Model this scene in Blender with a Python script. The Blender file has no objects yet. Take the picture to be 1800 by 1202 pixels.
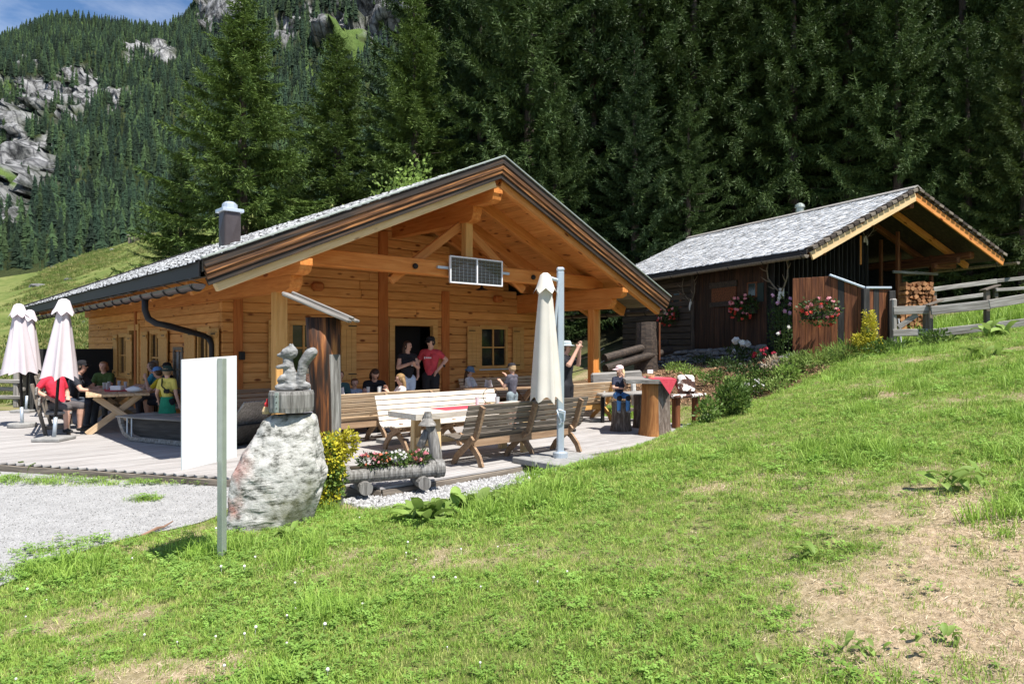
import bpy, bmesh, math, random
import numpy as np
from mathutils import Vector, Matrix, Euler
R = math.radians
random.seed(7); rng = np.random.default_rng(7)
scene = bpy.context.scene
COL = scene.collection

# ------------------------------------------------------------------ camera, world, sun, exposure
CAMH, FPX, HORY = 1.72, 1200.0, 606.7            # eye height above the deck, focal length and horizon in photo pixels
cam_d = bpy.data.cameras.new('camera'); cam = bpy.data.objects.new('camera', cam_d); COL.objects.link(cam)
cam.location = (0, 0, CAMH); cam.rotation_euler = (R(90), 0, 0)
cam_d.sensor_width = 36; cam_d.lens = 24.0; cam_d.shift_y = 5.7/1800; cam_d.clip_start = 0.05; cam_d.clip_end = 6000
scene.camera = cam
SUN_EL = R(61); SUN_AZ = (0.70, -0.714)            # horizontal direction towards the sun
sunv = Vector((SUN_AZ[0]*math.cos(SUN_EL), SUN_AZ[1]*math.cos(SUN_EL), math.sin(SUN_EL))).normalized()
world = bpy.data.worlds.new('World'); scene.world = world; world.use_nodes = True
wn = world.node_tree.nodes; wl = world.node_tree.links
for n in list(wn): wn.remove(n)
sky = wn.new('ShaderNodeTexSky'); sky.sky_type = 'NISHITA'; sky.sun_disc = False
sky.sun_elevation = SUN_EL; sky.sun_rotation = math.atan2(SUN_AZ[0], SUN_AZ[1]); sky.altitude = 1500; sky.air_density = 1.0; sky.dust_density = 0.1; sky.ozone_density = 3.0
tcw = wn.new('ShaderNodeTexCoord'); mpw = wn.new('ShaderNodeMapping'); mpw.inputs['Scale'].default_value = (1.2, 1.2, 3.5)
nzw = wn.new('ShaderNodeTexNoise'); nzw.inputs['Scale'].default_value = 2.2; nzw.inputs['Detail'].default_value = 7; nzw.inputs['Roughness'].default_value = 0.6
rpw = wn.new('ShaderNodeValToRGB'); rpw.color_ramp.elements[0].position = 0.44; rpw.color_ramp.elements[1].position = 0.78
rpw.color_ramp.elements[1].color = (0.55, 0.55, 0.55, 1)
mxw = wn.new('ShaderNodeMix'); mxw.data_type = 'RGBA'; mxw.inputs['B'].default_value = (9, 9.3, 9.8, 1)
bgw = wn.new('ShaderNodeBackground'); bgw.inputs['Strength'].default_value = 0.09
outw = wn.new('ShaderNodeOutputWorld')
wl.new(tcw.outputs['Generated'], mpw.inputs['Vector']); wl.new(mpw.outputs[0], nzw.inputs['Vector']); wl.new(nzw.outputs['Fac'], rpw.inputs['Fac'])
wl.new(rpw.outputs['Color'], mxw.inputs['Factor']); hsw = wn.new('ShaderNodeHueSaturation'); hsw.inputs['Saturation'].default_value = 1.1; wl.new(sky.outputs['Color'], hsw.inputs['Color']); wl.new(hsw.outputs['Color'], mxw.inputs['A']); wl.new(mxw.outputs['Result'], bgw.inputs['Color'])
wl.new(bgw.outputs[0], outw.inputs['Surface'])
sun_d = bpy.data.lights.new('sun', 'SUN'); sun_d.energy = 4.9; sun_d.angle = R(0.53); sun_d.color = (1.0, 0.955, 0.89)
sun = bpy.data.objects.new('sun', sun_d); COL.objects.link(sun); sun.location = (20, -20, 60)
sun.rotation_euler = sunv.to_track_quat('Z', 'Y').to_euler()
scene.view_settings.view_transform = 'Standard'; scene.view_settings.look = 'None'
scene.view_settings.exposure = 0.85; scene.view_settings.gamma = 1.0
scene.cycles.max_bounces = 6; scene.cycles.transparent_max_bounces = 8

# ------------------------------------------------------------------ helpers
def gp(px, py, z=0.0):
    """photo pixel of a point that stands at height z -> world point"""
    D = (CAMH - z)*FPX/(py - HORY)
    return Vector(((px-900)/FPX*D, D, z))
def dp(px, py, D):
    """photo pixel and a known depth -> world point"""
    return Vector(((px-900)/FPX*D, D, CAMH - (py-HORY)*D/FPX))

class MB:
    """collects shapes for ONE mesh object"""
    def __init__(s): s.v = []; s.f = []; s.m = []; s.n = 0
    def add(s, verts, faces, mi=0):
        b = len(s.v); s.v.extend([tuple(p) for p in verts]); s.f.extend([tuple(b+i for i in f) for f in faces]); s.m.extend([mi]*len(faces)); return s
    def box(s, c, size, M=None, ch=0.0, mi=0):
        hx, hy, hz = size[0]/2, size[1]/2, size[2]/2; c = Vector(c)
        if ch <= 0:
            vs = [Vector((x, y, z)) for x in (-hx, hx) for y in (-hy, hy) for z in (-hz, hz)]
            fs = [(0,1,3,2),(4,6,7,5),(0,4,5,1),(2,3,7,6),(0,2,6,4),(1,5,7,3)]
        else:
            ch = min(ch, hx*.9, hy*.9, hz*.9); vs = []; fs = []
            ix = {}
            for sx in (-1,1):
                for sy in (-1,1):
                    for sz in (-1,1):
                        for ax in range(3):
                            p = [sx*hx, sy*hy, sz*hz]
                            for k in range(3):
                                if k != ax: p[k] -= (sx,sy,sz)[k]*ch
                            ix[(sx,sy,sz,ax)] = len(vs); vs.append(Vector(p))
            def q(a,b,c_,d): fs.append((a,b,c_,d))
            for sg in (-1,1):
                L = [(-1,-1),(1,-1),(1,1),(-1,1)]
                if sg < 0: L = L[::-1]
                fs.append(tuple(ix[(sg,a,b,0)] for a,b in L)); fs.append(tuple(ix[(b,sg,a,1)] for a,b in L)); fs.append(tuple(ix[(a,b,sg,2)] for a,b in L))
            for a in (-1,1):
                for b in (-1,1):
                    e = (ix[(a,b,-1,0)],ix[(a,b,-1,1)],ix[(a,b,1,1)],ix[(a,b,1,0)]); fs.append(e if a*b>0 else e[::-1])
                    e = (ix[(a,-1,b,0)],ix[(a,-1,b,2)],ix[(a,1,b,2)],ix[(a,1,b,0)]); fs.append(e if a*b<0 else e[::-1])
                    e = (ix[(-1,a,b,1)],ix[(-1,a,b,2)],ix[(1,a,b,2)],ix[(1,a,b,1)]); fs.append(e if a*b>0 else e[::-1])
                    for d in (-1,1):
                        e = (ix[(a,b,d,0)],ix[(a,b,d,1)],ix[(a,b,d,2)]); fs.append(e if a*b*d>0 else e[::-1])
        if M is not None: vs = [M @ p for p in vs]
        return s.add([p + c for p in vs], fs, mi)
    def beam(s, a, b, w, h, ch=0.0, up=(0,0,1), mi=0):
        a, b = Vector(a), Vector(b); d = (b-a); L = d.length; d.normalize(); up = Vector(up)
        y = up.cross(d)
        if y.length < 1e-4: y = Vector((0,1,0)).cross(d)
        y.normalize(); z = d.cross(y)
        M = Matrix((d, y, z)).transposed()
        return s.box((a+b)/2, (L, w, h), M, ch, mi)
    def tube(s, pts, rad, n=10, caps=True, mi=0, wob=0.0):
        pts = [Vector(p) for p in pts]; k = len(pts)
        if not hasattr(rad, '__len__'): rad = [rad]*k
        vs = []; fs = []; ref = None
        for i, p in enumerate(pts):
            t = (pts[min(i+1,k-1)] - pts[max(i-1,0)]).normalized()
            if ref is None: ref = Vector((0,0,1)) if abs(t.z) < .9 else Vector((1,0,0))
            a = (ref - t*ref.dot(t)).normalized(); b = t.cross(a); ref = a
            for j in range(n):
                th = 2*math.pi*j/n; r = rad[i]*(1 + (random.uniform(-wob, wob) if wob else 0))
                vs.append(p + a*(r*math.cos(th)) + b*(r*math.sin(th)))
        for i in range(k-1):
            for j in range(n):
                j2 = (j+1) % n; fs.append((i*n+j, i*n+j2, (i+1)*n+j2, (i+1)*n+j))
        if caps: fs.append(tuple(range(n-1,-1,-1))); fs.append(tuple((k-1)*n+j for j in range(n)))
        return s.add(vs, fs, mi)
    def lathe(s, c, prof, n=16, mi=0, M=None, wob=0.0):
        c = Vector(c); vs = []; fs = []
        k = len(prof); off = [random.uniform(1-wob,1+wob) for _ in range(n)]
        for r, z in prof:
            for j in range(n):
                p = Vector((r*off[j]*math.cos(2*math.pi*j/n), r*off[j]*math.sin(2*math.pi*j/n), z))
                vs.append((M @ p if M else p) + c)
        for i in range(k-1):
            for j in range(n):
                j2 = (j+1) % n; fs.append((i*n+j, i*n+j2, (i+1)*n+j2, (i+1)*n+j))
        fs.append(tuple(range(n-1,-1,-1))); fs.append(tuple((k-1)*n+j for j in range(n)))
        return s.add(vs, fs, mi)
    def ball(s, c, r, n=10, k=7, mi=0, M=None):
        if not hasattr(r, '__len__'): r = (r, r, r)
        c = Vector(c); vs = []; fs = []
        for i in range(k+1):
            ph = math.pi*i/k
            for j in range(n):
                p = Vector((r[0]*math.sin(ph)*math.cos(2*math.pi*j/n), r[1]*math.sin(ph)*math.sin(2*math.pi*j/n), r[2]*math.cos(ph)))
                vs.append((M @ p if M else p) + c)
        for i in range(k):
            for j in range(n):
                j2 = (j+1) % n; fs.append((i*n+j, (i+1)*n+j, (i+1)*n+j2, i*n+j2))
        return s.add(vs, fs, mi)
    def prism(s, poly, a, b, mi=0):
        """poly: list of (p, q) placed by a(p, q)->Vector (front) and b(p, q)->Vector (back)"""
        n = len(poly); vs = [a(*p) for p in poly] + [b(*p) for p in poly]
        fs = [tuple(range(n)), tuple(range(2*n-1, n-1, -1))] + [(i, n+i, n+(i+1) % n, (i+1) % n) for i in range(n)]
        return s.add(vs, fs, mi)
    def build(s, name, mats, parent=None, smooth=False, fixn=True, loc=None):
        me = bpy.data.meshes.new(name); me.from_pydata(s.v, [], s.f)
        for m in (mats if isinstance(mats, (list, tuple)) else [mats]): me.materials.append(m)
        if any(s.m): me.polygons.foreach_set('material_index', s.m)
        if fixn:
            bm = bmesh.new(); bm.from_mesh(me); bmesh.ops.remove_doubles(bm, verts=bm.verts, dist=1e-6) if smooth else None
            bmesh.ops.recalc_face_normals(bm, faces=bm.faces); bm.to_mesh(me); bm.free()
        if smooth: me.polygons.foreach_set('use_smooth', [True]*len(me.polygons))
        return link(name, me, parent, loc)
def link(name, me, parent=None, loc=None, rz=None):
    o = bpy.data.objects.new(name, me); COL.objects.link(o)
    if parent is not None: o.parent = parent
    if loc is not None: o.location = loc
    if rz is not None: o.rotation_euler = (0, 0, rz)
    return o
def np_mesh(name, V, F, mats, parent=None, mi=None, smooth=False):
    """fast mesh from numpy arrays, F (n,3) or (n,4)"""
    me = bpy.data.meshes.new(name or 'piece'); V = np.asarray(V, np.float32); F = np.asarray(F, np.int32)
    me.vertices.add(len(V)); me.vertices.foreach_set('co', V.ravel())
    k = F.shape[1]; me.loops.add(F.size); me.loops.foreach_set('vertex_index', F.ravel())
    me.polygons.add(len(F)); me.polygons.foreach_set('loop_start', np.arange(0, F.size, k, dtype=np.int32)); me.polygons.foreach_set('loop_total', np.full(len(F), k, np.int32))
    if mi is not None: me.polygons.foreach_set('material_index', np.asarray(mi, np.int32))
    if smooth: me.polygons.foreach_set('use_smooth', np.ones(len(F), bool))
    for m in (mats if isinstance(mats, (list, tuple)) else [mats]): me.materials.append(m)
    me.update(calc_edges=True); me.validate()
    return link(name, me, parent) if name else me
def tag(o, label, cat, group=None):
    o['label'] = label; o['category'] = cat
    if group: o['group'] = group
    return o
def struct(o): o['kind'] = 'structure'; return o
def stuff(o, label=None, cat=None):
    o['kind'] = 'stuff'
    if label: o['label'] = label; o['category'] = cat
    return o
def thing(name, label, cat, loc=(0,0,0), rz=0.0, group=None):
    o = bpy.data.objects.new(name, None); COL.objects.link(o); o.location = loc; o.rotation_euler = (0, 0, rz); o.empty_display_size = .2
    return tag(o, label, cat, group)
def dup(root, loc, rz, label, group=None):
    r = root.copy(); COL.objects.link(r); r.location = loc; r.rotation_euler = (0, 0, rz); r['label'] = label
    if group: r['group'] = group
    for ch in list(root.children):
        c = ch.copy(); COL.objects.link(c); c.parent = r
        for g in list(ch.children):
            d = g.copy(); COL.objects.link(d); d.parent = c
    return r
BOXES = {}
def one_box(name, mat, parent, c, size, M=None, ch=0.006):
    """a box as its own object with its origin in its middle (grain follows its own axes)"""
    key = (round(size[0],3), round(size[1],4), round(size[2],4), ch, mat.name)
    if key not in BOXES:
        m = MB(); m.box((0,0,0), size, None, ch); o = m.build(name, mat, parent); BOXES[key] = o.data
    else: o = link(name, BOXES[key], parent)
    o.location = c
    if M is not None: o.rotation_mode = 'QUATERNION'; o.rotation_quaternion = M.to_quaternion()
    return o
def one_beam(name, mat, parent, a, b, w, h, ch=0.006, up=(0,0,1)):
    """a squared timber from a to b, grain along its own x"""
    a, b = Vector(a), Vector(b); d = b-a; L = d.length; d.normalize(); up = Vector(up); y = up.cross(d)
    if y.length < 1e-4: y = Vector((0,1,0)).cross(d)
    y.normalize(); z = d.cross(y); return one_box(name, mat, parent, (a+b)/2, (L, w, h), Matrix((d, y, z)).transposed(), ch)

# ------------------------------------------------------------------ materials
MATS = {}
def mat(name, ramp, scale=(1,1,1), nscale=4.0, detail=5, rough=.75, bump=0.0, rand=0.0, dist=0.0, coords='Object', rough2=.55, island=0.0, knots=None,
        spec=.3, trans=0.0, metal=0.0, fine=None, sheen=0.0):
    """noise-coloured material; ramp = [(pos, (r,g,b)), ...]"""
    m = bpy.data.materials.new(name); m.use_nodes = True; N = m.node_tree.nodes; L = m.node_tree.links
    b = N['Principled BSDF']; b.inputs['Roughness'].default_value = rough; b.inputs['Specular IOR Level'].default_value = spec; b.inputs['Metallic'].default_value = metal
    tc = N.new('ShaderNodeTexCoord'); mp = N.new('ShaderNodeMapping'); mp.inputs['Scale'].default_value = scale
    src = tc.outputs[coords]
    if coords == 'World': pass
    if rand >= 0 and coords == 'Object':
        oi = N.new('ShaderNodeObjectInfo'); cx = N.new('ShaderNodeVectorMath'); cx.operation = 'SCALE'; cx.inputs[0].default_value = (37, 53, 71)
        L.new(oi.outputs['Random'], cx.inputs['Scale']); ad = N.new('ShaderNodeVectorMath'); L.new(src, ad.inputs[0]); L.new(cx.outputs[0], ad.inputs[1]); src = ad.outputs[0]
    L.new(src, mp.inputs['Vector'])
    nz = N.new('ShaderNodeTexNoise'); nz.inputs['Scale'].default_value = nscale; nz.inputs['Detail'].default_value = detail; nz.inputs['Roughness'].default_value = rough2; nz.inputs['Distortion'].default_value = dist
    L.new(mp.outputs[0], nz.inputs['Vector'])
    cr = N.new('ShaderNodeValToRGB'); e = cr.color_ramp.elements
    e[0].position = ramp[0][0]; e[0].color = (*ramp[0][1], 1); e[1].position = ramp[-1][0]; e[1].color = (*ramp[-1][1], 1)
    for p, c in ramp[1:-1]: x = e.new(p); x.color = (*c, 1)
    L.new(nz.outputs['Fac'], cr.inputs['Fac']); col = cr.outputs['Color']
    if knots:                                                        # dark knots in sawn wood
        mk = N.new('ShaderNodeMapping'); mk.inputs['Scale'].default_value = knots[0]; L.new(src, mk.inputs['Vector'])
        vo = N.new('ShaderNodeTexVoronoi'); vo.inputs['Scale'].default_value = 1.0; vo.inputs['Randomness'].default_value = 1.0; L.new(mk.outputs[0], vo.inputs['Vector'])
        kr = N.new('ShaderNodeValToRGB'); kr.color_ramp.elements[0].position = knots[1]*.55; kr.color_ramp.elements[1].position = knots[1]
        kr.color_ramp.elements[0].color = (*knots[2], 1); kr.color_ramp.elements[1].color = (1,1,1,1); L.new(vo.outputs['Distance'], kr.inputs['Fac'])
        mu = N.new('ShaderNodeMix'); mu.data_type = 'RGBA'; mu.blend_type = 'MULTIPLY'; mu.inputs['Factor'].default_value = 1; L.new(col, mu.inputs['A']); L.new(kr.outputs['Color'], mu.inputs['B']); col = mu.outputs['Result']
    if fine:                                                         # second, finer noise multiplied on
        n2 = N.new('ShaderNodeTexNoise'); n2.inputs['Scale'].default_value = fine[0]; n2.inputs['Detail'].default_value = 4; L.new(src if len(fine) < 4 else mp.outputs[0], n2.inputs['Vector'])
        mr = N.new('ShaderNodeMapRange'); mr.inputs['From Min'].default_value = .3; mr.inputs['From Max'].default_value = .7; mr.inputs['To Min'].default_value = fine[1]; mr.inputs['To Max'].default_value = fine[2]; L.new(n2.outputs['Fac'], mr.inputs['Value'])
        sc = N.new('ShaderNodeVectorMath'); sc.operation = 'SCALE'; L.new(col, sc.inputs[0]); L.new(mr.outputs[0], sc.inputs['Scale']); col = sc.outputs[0]
    for amt, kind in ((rand, 'o'), (island, 'i')):
        if amt > 0:
            if kind == 'o': sr = N.new('ShaderNodeObjectInfo').outputs['Random']
            else: sr = N.new('ShaderNodeNewGeometry').outputs['Random Per Island']
            mr = N.new('ShaderNodeMapRange'); mr.inputs['To Min'].default_value = 1-amt; mr.inputs['To Max'].default_value = 1+amt; L.new(sr, mr.inputs['Value'])
            sc = N.new('ShaderNodeVectorMath'); sc.operation = 'SCALE'; L.new(col, sc.inputs[0]); L.new(mr.outputs[0], sc.inputs['Scale']); col = sc.outputs[0]
    L.new(col, b.inputs['Base Color'])
    if bump > 0:
        bp = N.new('ShaderNodeBump'); bp.inputs['Strength'].default_value = bump; bp.inputs['Distance'].default_value = .02; L.new(nz.outputs['Fac'], bp.inputs['Height']); L.new(bp.outputs[0], b.inputs['Normal'])
    if trans > 0:
        tr = N.new('ShaderNodeBsdfTranslucent'); L.new(col, tr.inputs['Color']); ms = N.new('ShaderNodeMixShader'); ms.inputs['Fac'].default_value = trans
        L.new(b.outputs[0], ms.inputs[1]); L.new(tr.outputs[0], ms.inputs[2]); L.new(ms.outputs[0], N['Material Output'].inputs['Surface'])
    MATS[name] = m; return m
def plain(name, c, rough=.6, metal=0.0, spec=.3, var=.12, ns=6.0, **k):
    return mat(name, [(.3, tuple(x*(1-var) for x in c)), (.7, tuple(min(1, x*(1+var)) for x in c))], nscale=ns, rough=rough, metal=metal, spec=spec, **k)
GR = (1.2, 14, 14)                                                   # grain stretched along the piece's own x
def wood(name, dark, mid, light, rand=.12, bump=.25, rough=.7, g=GR, knots=None, **k):
    return mat(name, [(.28, dark), (.5, mid), (.72, light)], scale=g, nscale=1.6, detail=7, rough=rough, bump=bump, rand=rand, dist=.4, knots=knots, **k)
KN = ((2.2, 5.5, 5.5), .20, (.30, .17, .09))
m_pine = wood('pine_wall', (.46,.190,.050), (.59,.270,.078), (.68,.345,.118), rand=.15, knots=KN)
m_pine2 = wood('pine_beam', (.43,.140,.026), (.54,.195,.042), (.62,.265,.07), rand=.10, knots=((1.0,3.2,3.2), .13, (.4,.25,.15)))
m_pinepost = wood('pine_post_dark', (.30,.085,.018), (.40,.125,.028), (.47,.170,.042), rand=.1)
m_soffit = wood('pine_soffit', (.44,.160,.036), (.54,.215,.055), (.62,.28,.085), rand=.12, knots=KN)
m_palewood = wood('pale_new_wood', (.52,.36,.17), (.62,.45,.24), (.70,.54,.32), rand=.08, knots=KN)
m_shutter = wood('shutter_wood', (.46,.24,.070), (.55,.30,.095), (.62,.36,.13), rand=.06)
m_verge = wood('weathered_verge', (.016,.012,.009), (.105,.046,.018), (.40,.18,.06), rand=.1, g=(.8, 22, 22), rough=.65, bump=.5)
m_vergedark = wood('blackened_verge', (.012,.010,.010), (.030,.024,.020), (.10,.055,.03), rand=.1, g=(.8,18,18), bump=.4)
m_grey = wood('weathered_grey_wood', (.11,.098,.086), (.24,.225,.205), (.39,.375,.35), rand=.14, bump=.5, g=(1.0, 18, 18))
m_greydark = wood('dark_weathered_wood', (.075,.062,.050), (.15,.125,.10), (.25,.21,.165), rand=.15, bump=.5)
m_deck = wood('deck_board', (.22,.20,.185), (.33,.312,.298), (.43,.412,.398), rand=.10, bump=.3, g=(.9, 16, 16), rough=.8)
m_benchwarm = wood('bench_wood', (.36,.23,.13), (.50,.36,.22), (.60,.46,.31), rand=.10)
m_benchpale = wood('bleached_bench_slat', (.52,.45,.36), (.63,.56,.47), (.72,.66,.57), rand=.06)
m_benchframe = wood('bench_frame', (.18,.11,.065), (.27,.175,.105), (.36,.25,.16), rand=.1)
m_barn = wood('barn_board', (.012,.007,.005), (.034,.016,.009), (.075,.032,.015), rand=.35, bump=.4, g=(1.0, 13, 13))
m_barnlog = wood('barn_log', (.018,.014,.012), (.045,.034,.027), (.09,.065,.047), rand=.25, bump=.5)
m_barnwarm = wood('barn_fence_board', (.055,.018,.008), (.13,.045,.017), (.22,.085,.032), rand=.22, bump=.3)
m_barnblack = wood('black_board', (.012,.012,.012), (.03,.029,.028), (.06,.057,.054), rand=.3, bump=.3)
m_shingle = mat('grey_shingle', [(.25,(.38,.378,.375)), (.5,(.60,.597,.59)), (.75,(.74,.736,.73))], scale=(6,1.5,6), nscale=3, detail=5, rough=.85, bump=.3, rand=0, island=.34)
m_darkmetal = plain('anthracite_metal', (.018,.017,.019), rough=.62, spec=.3)
m_gutter = plain('brown_gutter_metal', (.040,.033,.032), rough=.45, spec=.45)
m_zinc = plain('galvanised_steel', (.36,.40,.36), rough=.45, metal=.55, var=.10, ns=9)
m_alu = plain('silver_aluminium', (.48,.54,.60), rough=.42, metal=.5, var=.04)
m_iron = plain('black_iron', (.018,.017,.017), rough=.5, metal=.4)
m_white = plain('white_sheet', (.74,.76,.79), rough=.32, var=.015, spec=.4)
m_canvas = mat('pale_canvas', [(.3,(.60,.535,.56)), (.7,(.66,.60,.625))], nscale=3, rough=.9, trans=.12, rand=0)
m_canvas2 = mat('cream_canvas', [(.3,(.60,.565,.50)), (.7,(.68,.645,.58))], nscale=3, rough=.9, trans=.12, rand=0)
m_concrete = mat('pale_concrete', [(.3,(.22,.215,.205)), (.7,(.32,.315,.30))], nscale=9, detail=8, rough=.9, bump=.2, fine=(60,.85,1.12))
m_glass = plain('dark_window_glass', (.012,.014,.016), rough=.06, spec=.6, var=.2)
m_dark = plain('dark_interior', (.012,.010,.009), rough=.9)
m_solar = plain('solar_cell', (.006,.007,.012), rough=.15, spec=.6)
m_tarp = plain('black_tarpaulin', (.012,.013,.014), rough=.8, ns=2)
m_red = mat('red_table_runner', [(.3,(.50,.045,.07)), (.7,(.60,.075,.10))], nscale=30, rough=.9)
m_clear = plain('drinking_glass', (.55,.58,.58), rough=.12, spec=.6)
m_paper = plain('white_paper', (.78,.79,.82), rough=.7, var=.03)
m_bark = mat('spruce_bark', [(.25,(.05,.036,.027)), (.5,(.13,.10,.08)), (.75,(.30,.26,.22))], scale=(9,9,2.2), nscale=2.4, detail=7, rough=.95, bump=1.0)
m_trunk = mat('spruce_trunk', [(.3,(.05,.038,.03)), (.7,(.14,.11,.09))], scale=(5,5,1), nscale=3, rough=.95, bump=.6)
m_barkless = mat('stripped_trunk', [(.34,(.014,.010,.008)), (.48,(.055,.024,.012)), (.58,(.17,.060,.020)), (.72,(.42,.17,.05))], scale=(7,7,.55), nscale=2.6, detail=7, rough=.7, bump=.6, dist=.6)
m_orangewood = mat('peeled_wood', [(.3,(.20,.075,.022)), (.7,(.44,.205,.066))], scale=(8,8,.8), nscale=3, detail=6, rough=.75, bump=.4)
m_stump = mat('grey_stump', [(.28,(.075,.070,.062)), (.5,(.18,.172,.16)), (.72,(.32,.312,.295))], scale=(12,12,1.0), nscale=3, detail=7, rough=.9, bump=.8)
m_carve = mat('carved_grey_wood', [(.30,(.11,.108,.104)), (.5,(.22,.22,.215)), (.70,(.34,.34,.335))], scale=(5,5,14), nscale=3, detail=6, rough=.85, bump=.5)
m_rock = mat('lichen_rock', [(.32,(.035,.036,.028)), (.41,(.17,.168,.15)), (.48,(.38,.373,.345)), (.64,(.56,.55,.52))], scale=(1.0,1.0,1.7), nscale=8, detail=14, rough=.95, bump=1.0, rough2=.72, dist=.15)
m_stone = mat('grey_fieldstone', [(.3,(.10,.10,.10)), (.7,(.27,.265,.26))], nscale=7, detail=9, rough=.95, bump=.6, rand=.3)
m_pebble = mat('white_pebble', [(.3,(.25,.245,.24)), (.7,(.45,.445,.44))], nscale=3, rough=.85, rand=.4)
m_skin = plain('skin', (.56,.33,.24), rough=.55, var=.06)
# ------------------------------------------------------------------ terrain
HA = R(42.73); HC = Vector((-0.92, 13.81, 0))                        # hut yaw and the foot of its gable axis
HU = Vector((math.cos(HA), math.sin(HA), 0)); HV = Vector((math.sin(HA), -math.cos(HA), 0))
def uv(u, v, z=0.0): return HC + HU*u + HV*v + Vector((0, 0, z))      # along the gable, out from the gable
def to_uv(p): d = Vector(p) - HC; return d.dot(HU), d.dot(HV)
def sp(t, k): return .5*(t + np.sqrt(t*t + k*k))
def sstep(t): t = np.clip(t, 0, 1); return t*t*(3-2*t)
_lat = rng.random((64, 64))
def vnoise(x, y):
    xi = np.floor(x).astype(int); yi = np.floor(y).astype(int); fx = x-xi; fy = y-yi; fx = fx*fx*(3-2*fx); fy = fy*fy*(3-2*fy)
    a = _lat[xi % 64, yi % 64]; b = _lat[(xi+1) % 64, yi % 64]; c = _lat[xi % 64, (yi+1) % 64]; d = _lat[(xi+1) % 64, (yi+1) % 64]
    return (a*(1-fx)+b*fx)*(1-fy) + (c*(1-fx)+d*fx)*fy - .5
def fbm(x, y, o=4, g=.5):
    s = 0; am = 1
    for i in range(o): s = s + am*vnoise(x*2**i + 17.3*i, y*2**i + 5.1*i); am *= g
    return s
def zg(x, y, rough=True):
    x = np.asarray(x, float); y = np.asarray(y, float)
    nat = -.16 + .055*sp(x+4, .8) + .118*sp(x-.2, 1.0)
    lx = (x-HC.x)*math.cos(HA) + (y-HC.y)*math.sin(HA); ly = -(x-HC.x)*math.sin(HA) + (y-HC.y)*math.cos(HA)
    dx = np.maximum(lx-4.25, 0); dy = np.maximum(-3.75-ly, 0)
    t = 1 - (1-sstep(dx/4.2))*(1-sstep(dy/1.5)); t = np.where(ly > 13, np.maximum(t, sstep((ly-13)/6)), t)
    z = -.14*(1-t) + nat*t
    az = x/np.maximum(y, 1.0)
    sl = np.interp(az, [-.75, -.667, -.56, -.5, 0, .8], [.135, .178, .222, .25, .36, .36])
    z = z + sl*sp(np.minimum(y, 112)-26, 1.2) - .07*np.maximum(y-112, 0)
    if rough:
        off = t*sstep((x+4.4)/.8) + sstep((y-26)/6)
        z = z + off*(.05*fbm(x*.55, y*.55, 3) + .012*fbm(x*3, y*3, 2)) + sstep((y-30)/25)*.9*fbm(x*.12, y*.12, 4)
    return z
def Z(x, y): return float(zg(x, y))
def ground_at(px, py, zoff=0.0):
    """photo pixel on the ground -> world point (marches along the ray)"""
    d = Vector(((px-900)/FPX, 1, -(py-HORY)/FPX)); D = 1.5; prev = D
    while D < 150:
        p = Vector((0,0,CAMH)) + d*D
        if p.z < Z(p.x, p.y) + zoff: break
        prev = D; D += .05
    p = Vector((0,0,CAMH)) + d*D; return Vector((p.x, p.y, Z(p.x, p.y)))

def seq(a, b, s0, far, g):
    c = list(np.arange(a, b+1e-6, s0)); st = s0; x = b; out = []
    while x < far: st *= g; x += st; out.append(x)
    return c, out
cx, ox = seq(-13, 15, .22, 420, 1.16); nx = [-v-(-(-13))*0 for v in []]
_, oxl = seq(0, 13, .22, 420, 1.16)
xs = np.array([-v for v in oxl[::-1]] + cx + ox)
cy, oy = seq(-4, 27, .22, 330, 1.12); ys = np.array([-60, -30, -15, -8] + cy + oy)
XX, YY = np.meshgrid(xs, ys); ZZ = zg(XX, YY)
nI, nJ = XX.shape; idx = np.arange(nI*nJ).reshape(nI, nJ)
F = np.stack([idx[:-1,:-1], idx[:-1,1:], idx[1:,1:], idx[1:,:-1]], -1).reshape(-1, 4)
def dryness(x, y):
    """bare straw patches low on the right of the bank"""
    s = sstep((x-.2)/2.2)*sstep((6.6-y)/3.0)
    return np.clip(.14 + s*.56 + .75*fbm(x*1.1+3, y*1.1, 4, .65) + .45*fbm(x*4.1, y*4.1, 3), 0, 1)
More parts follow.
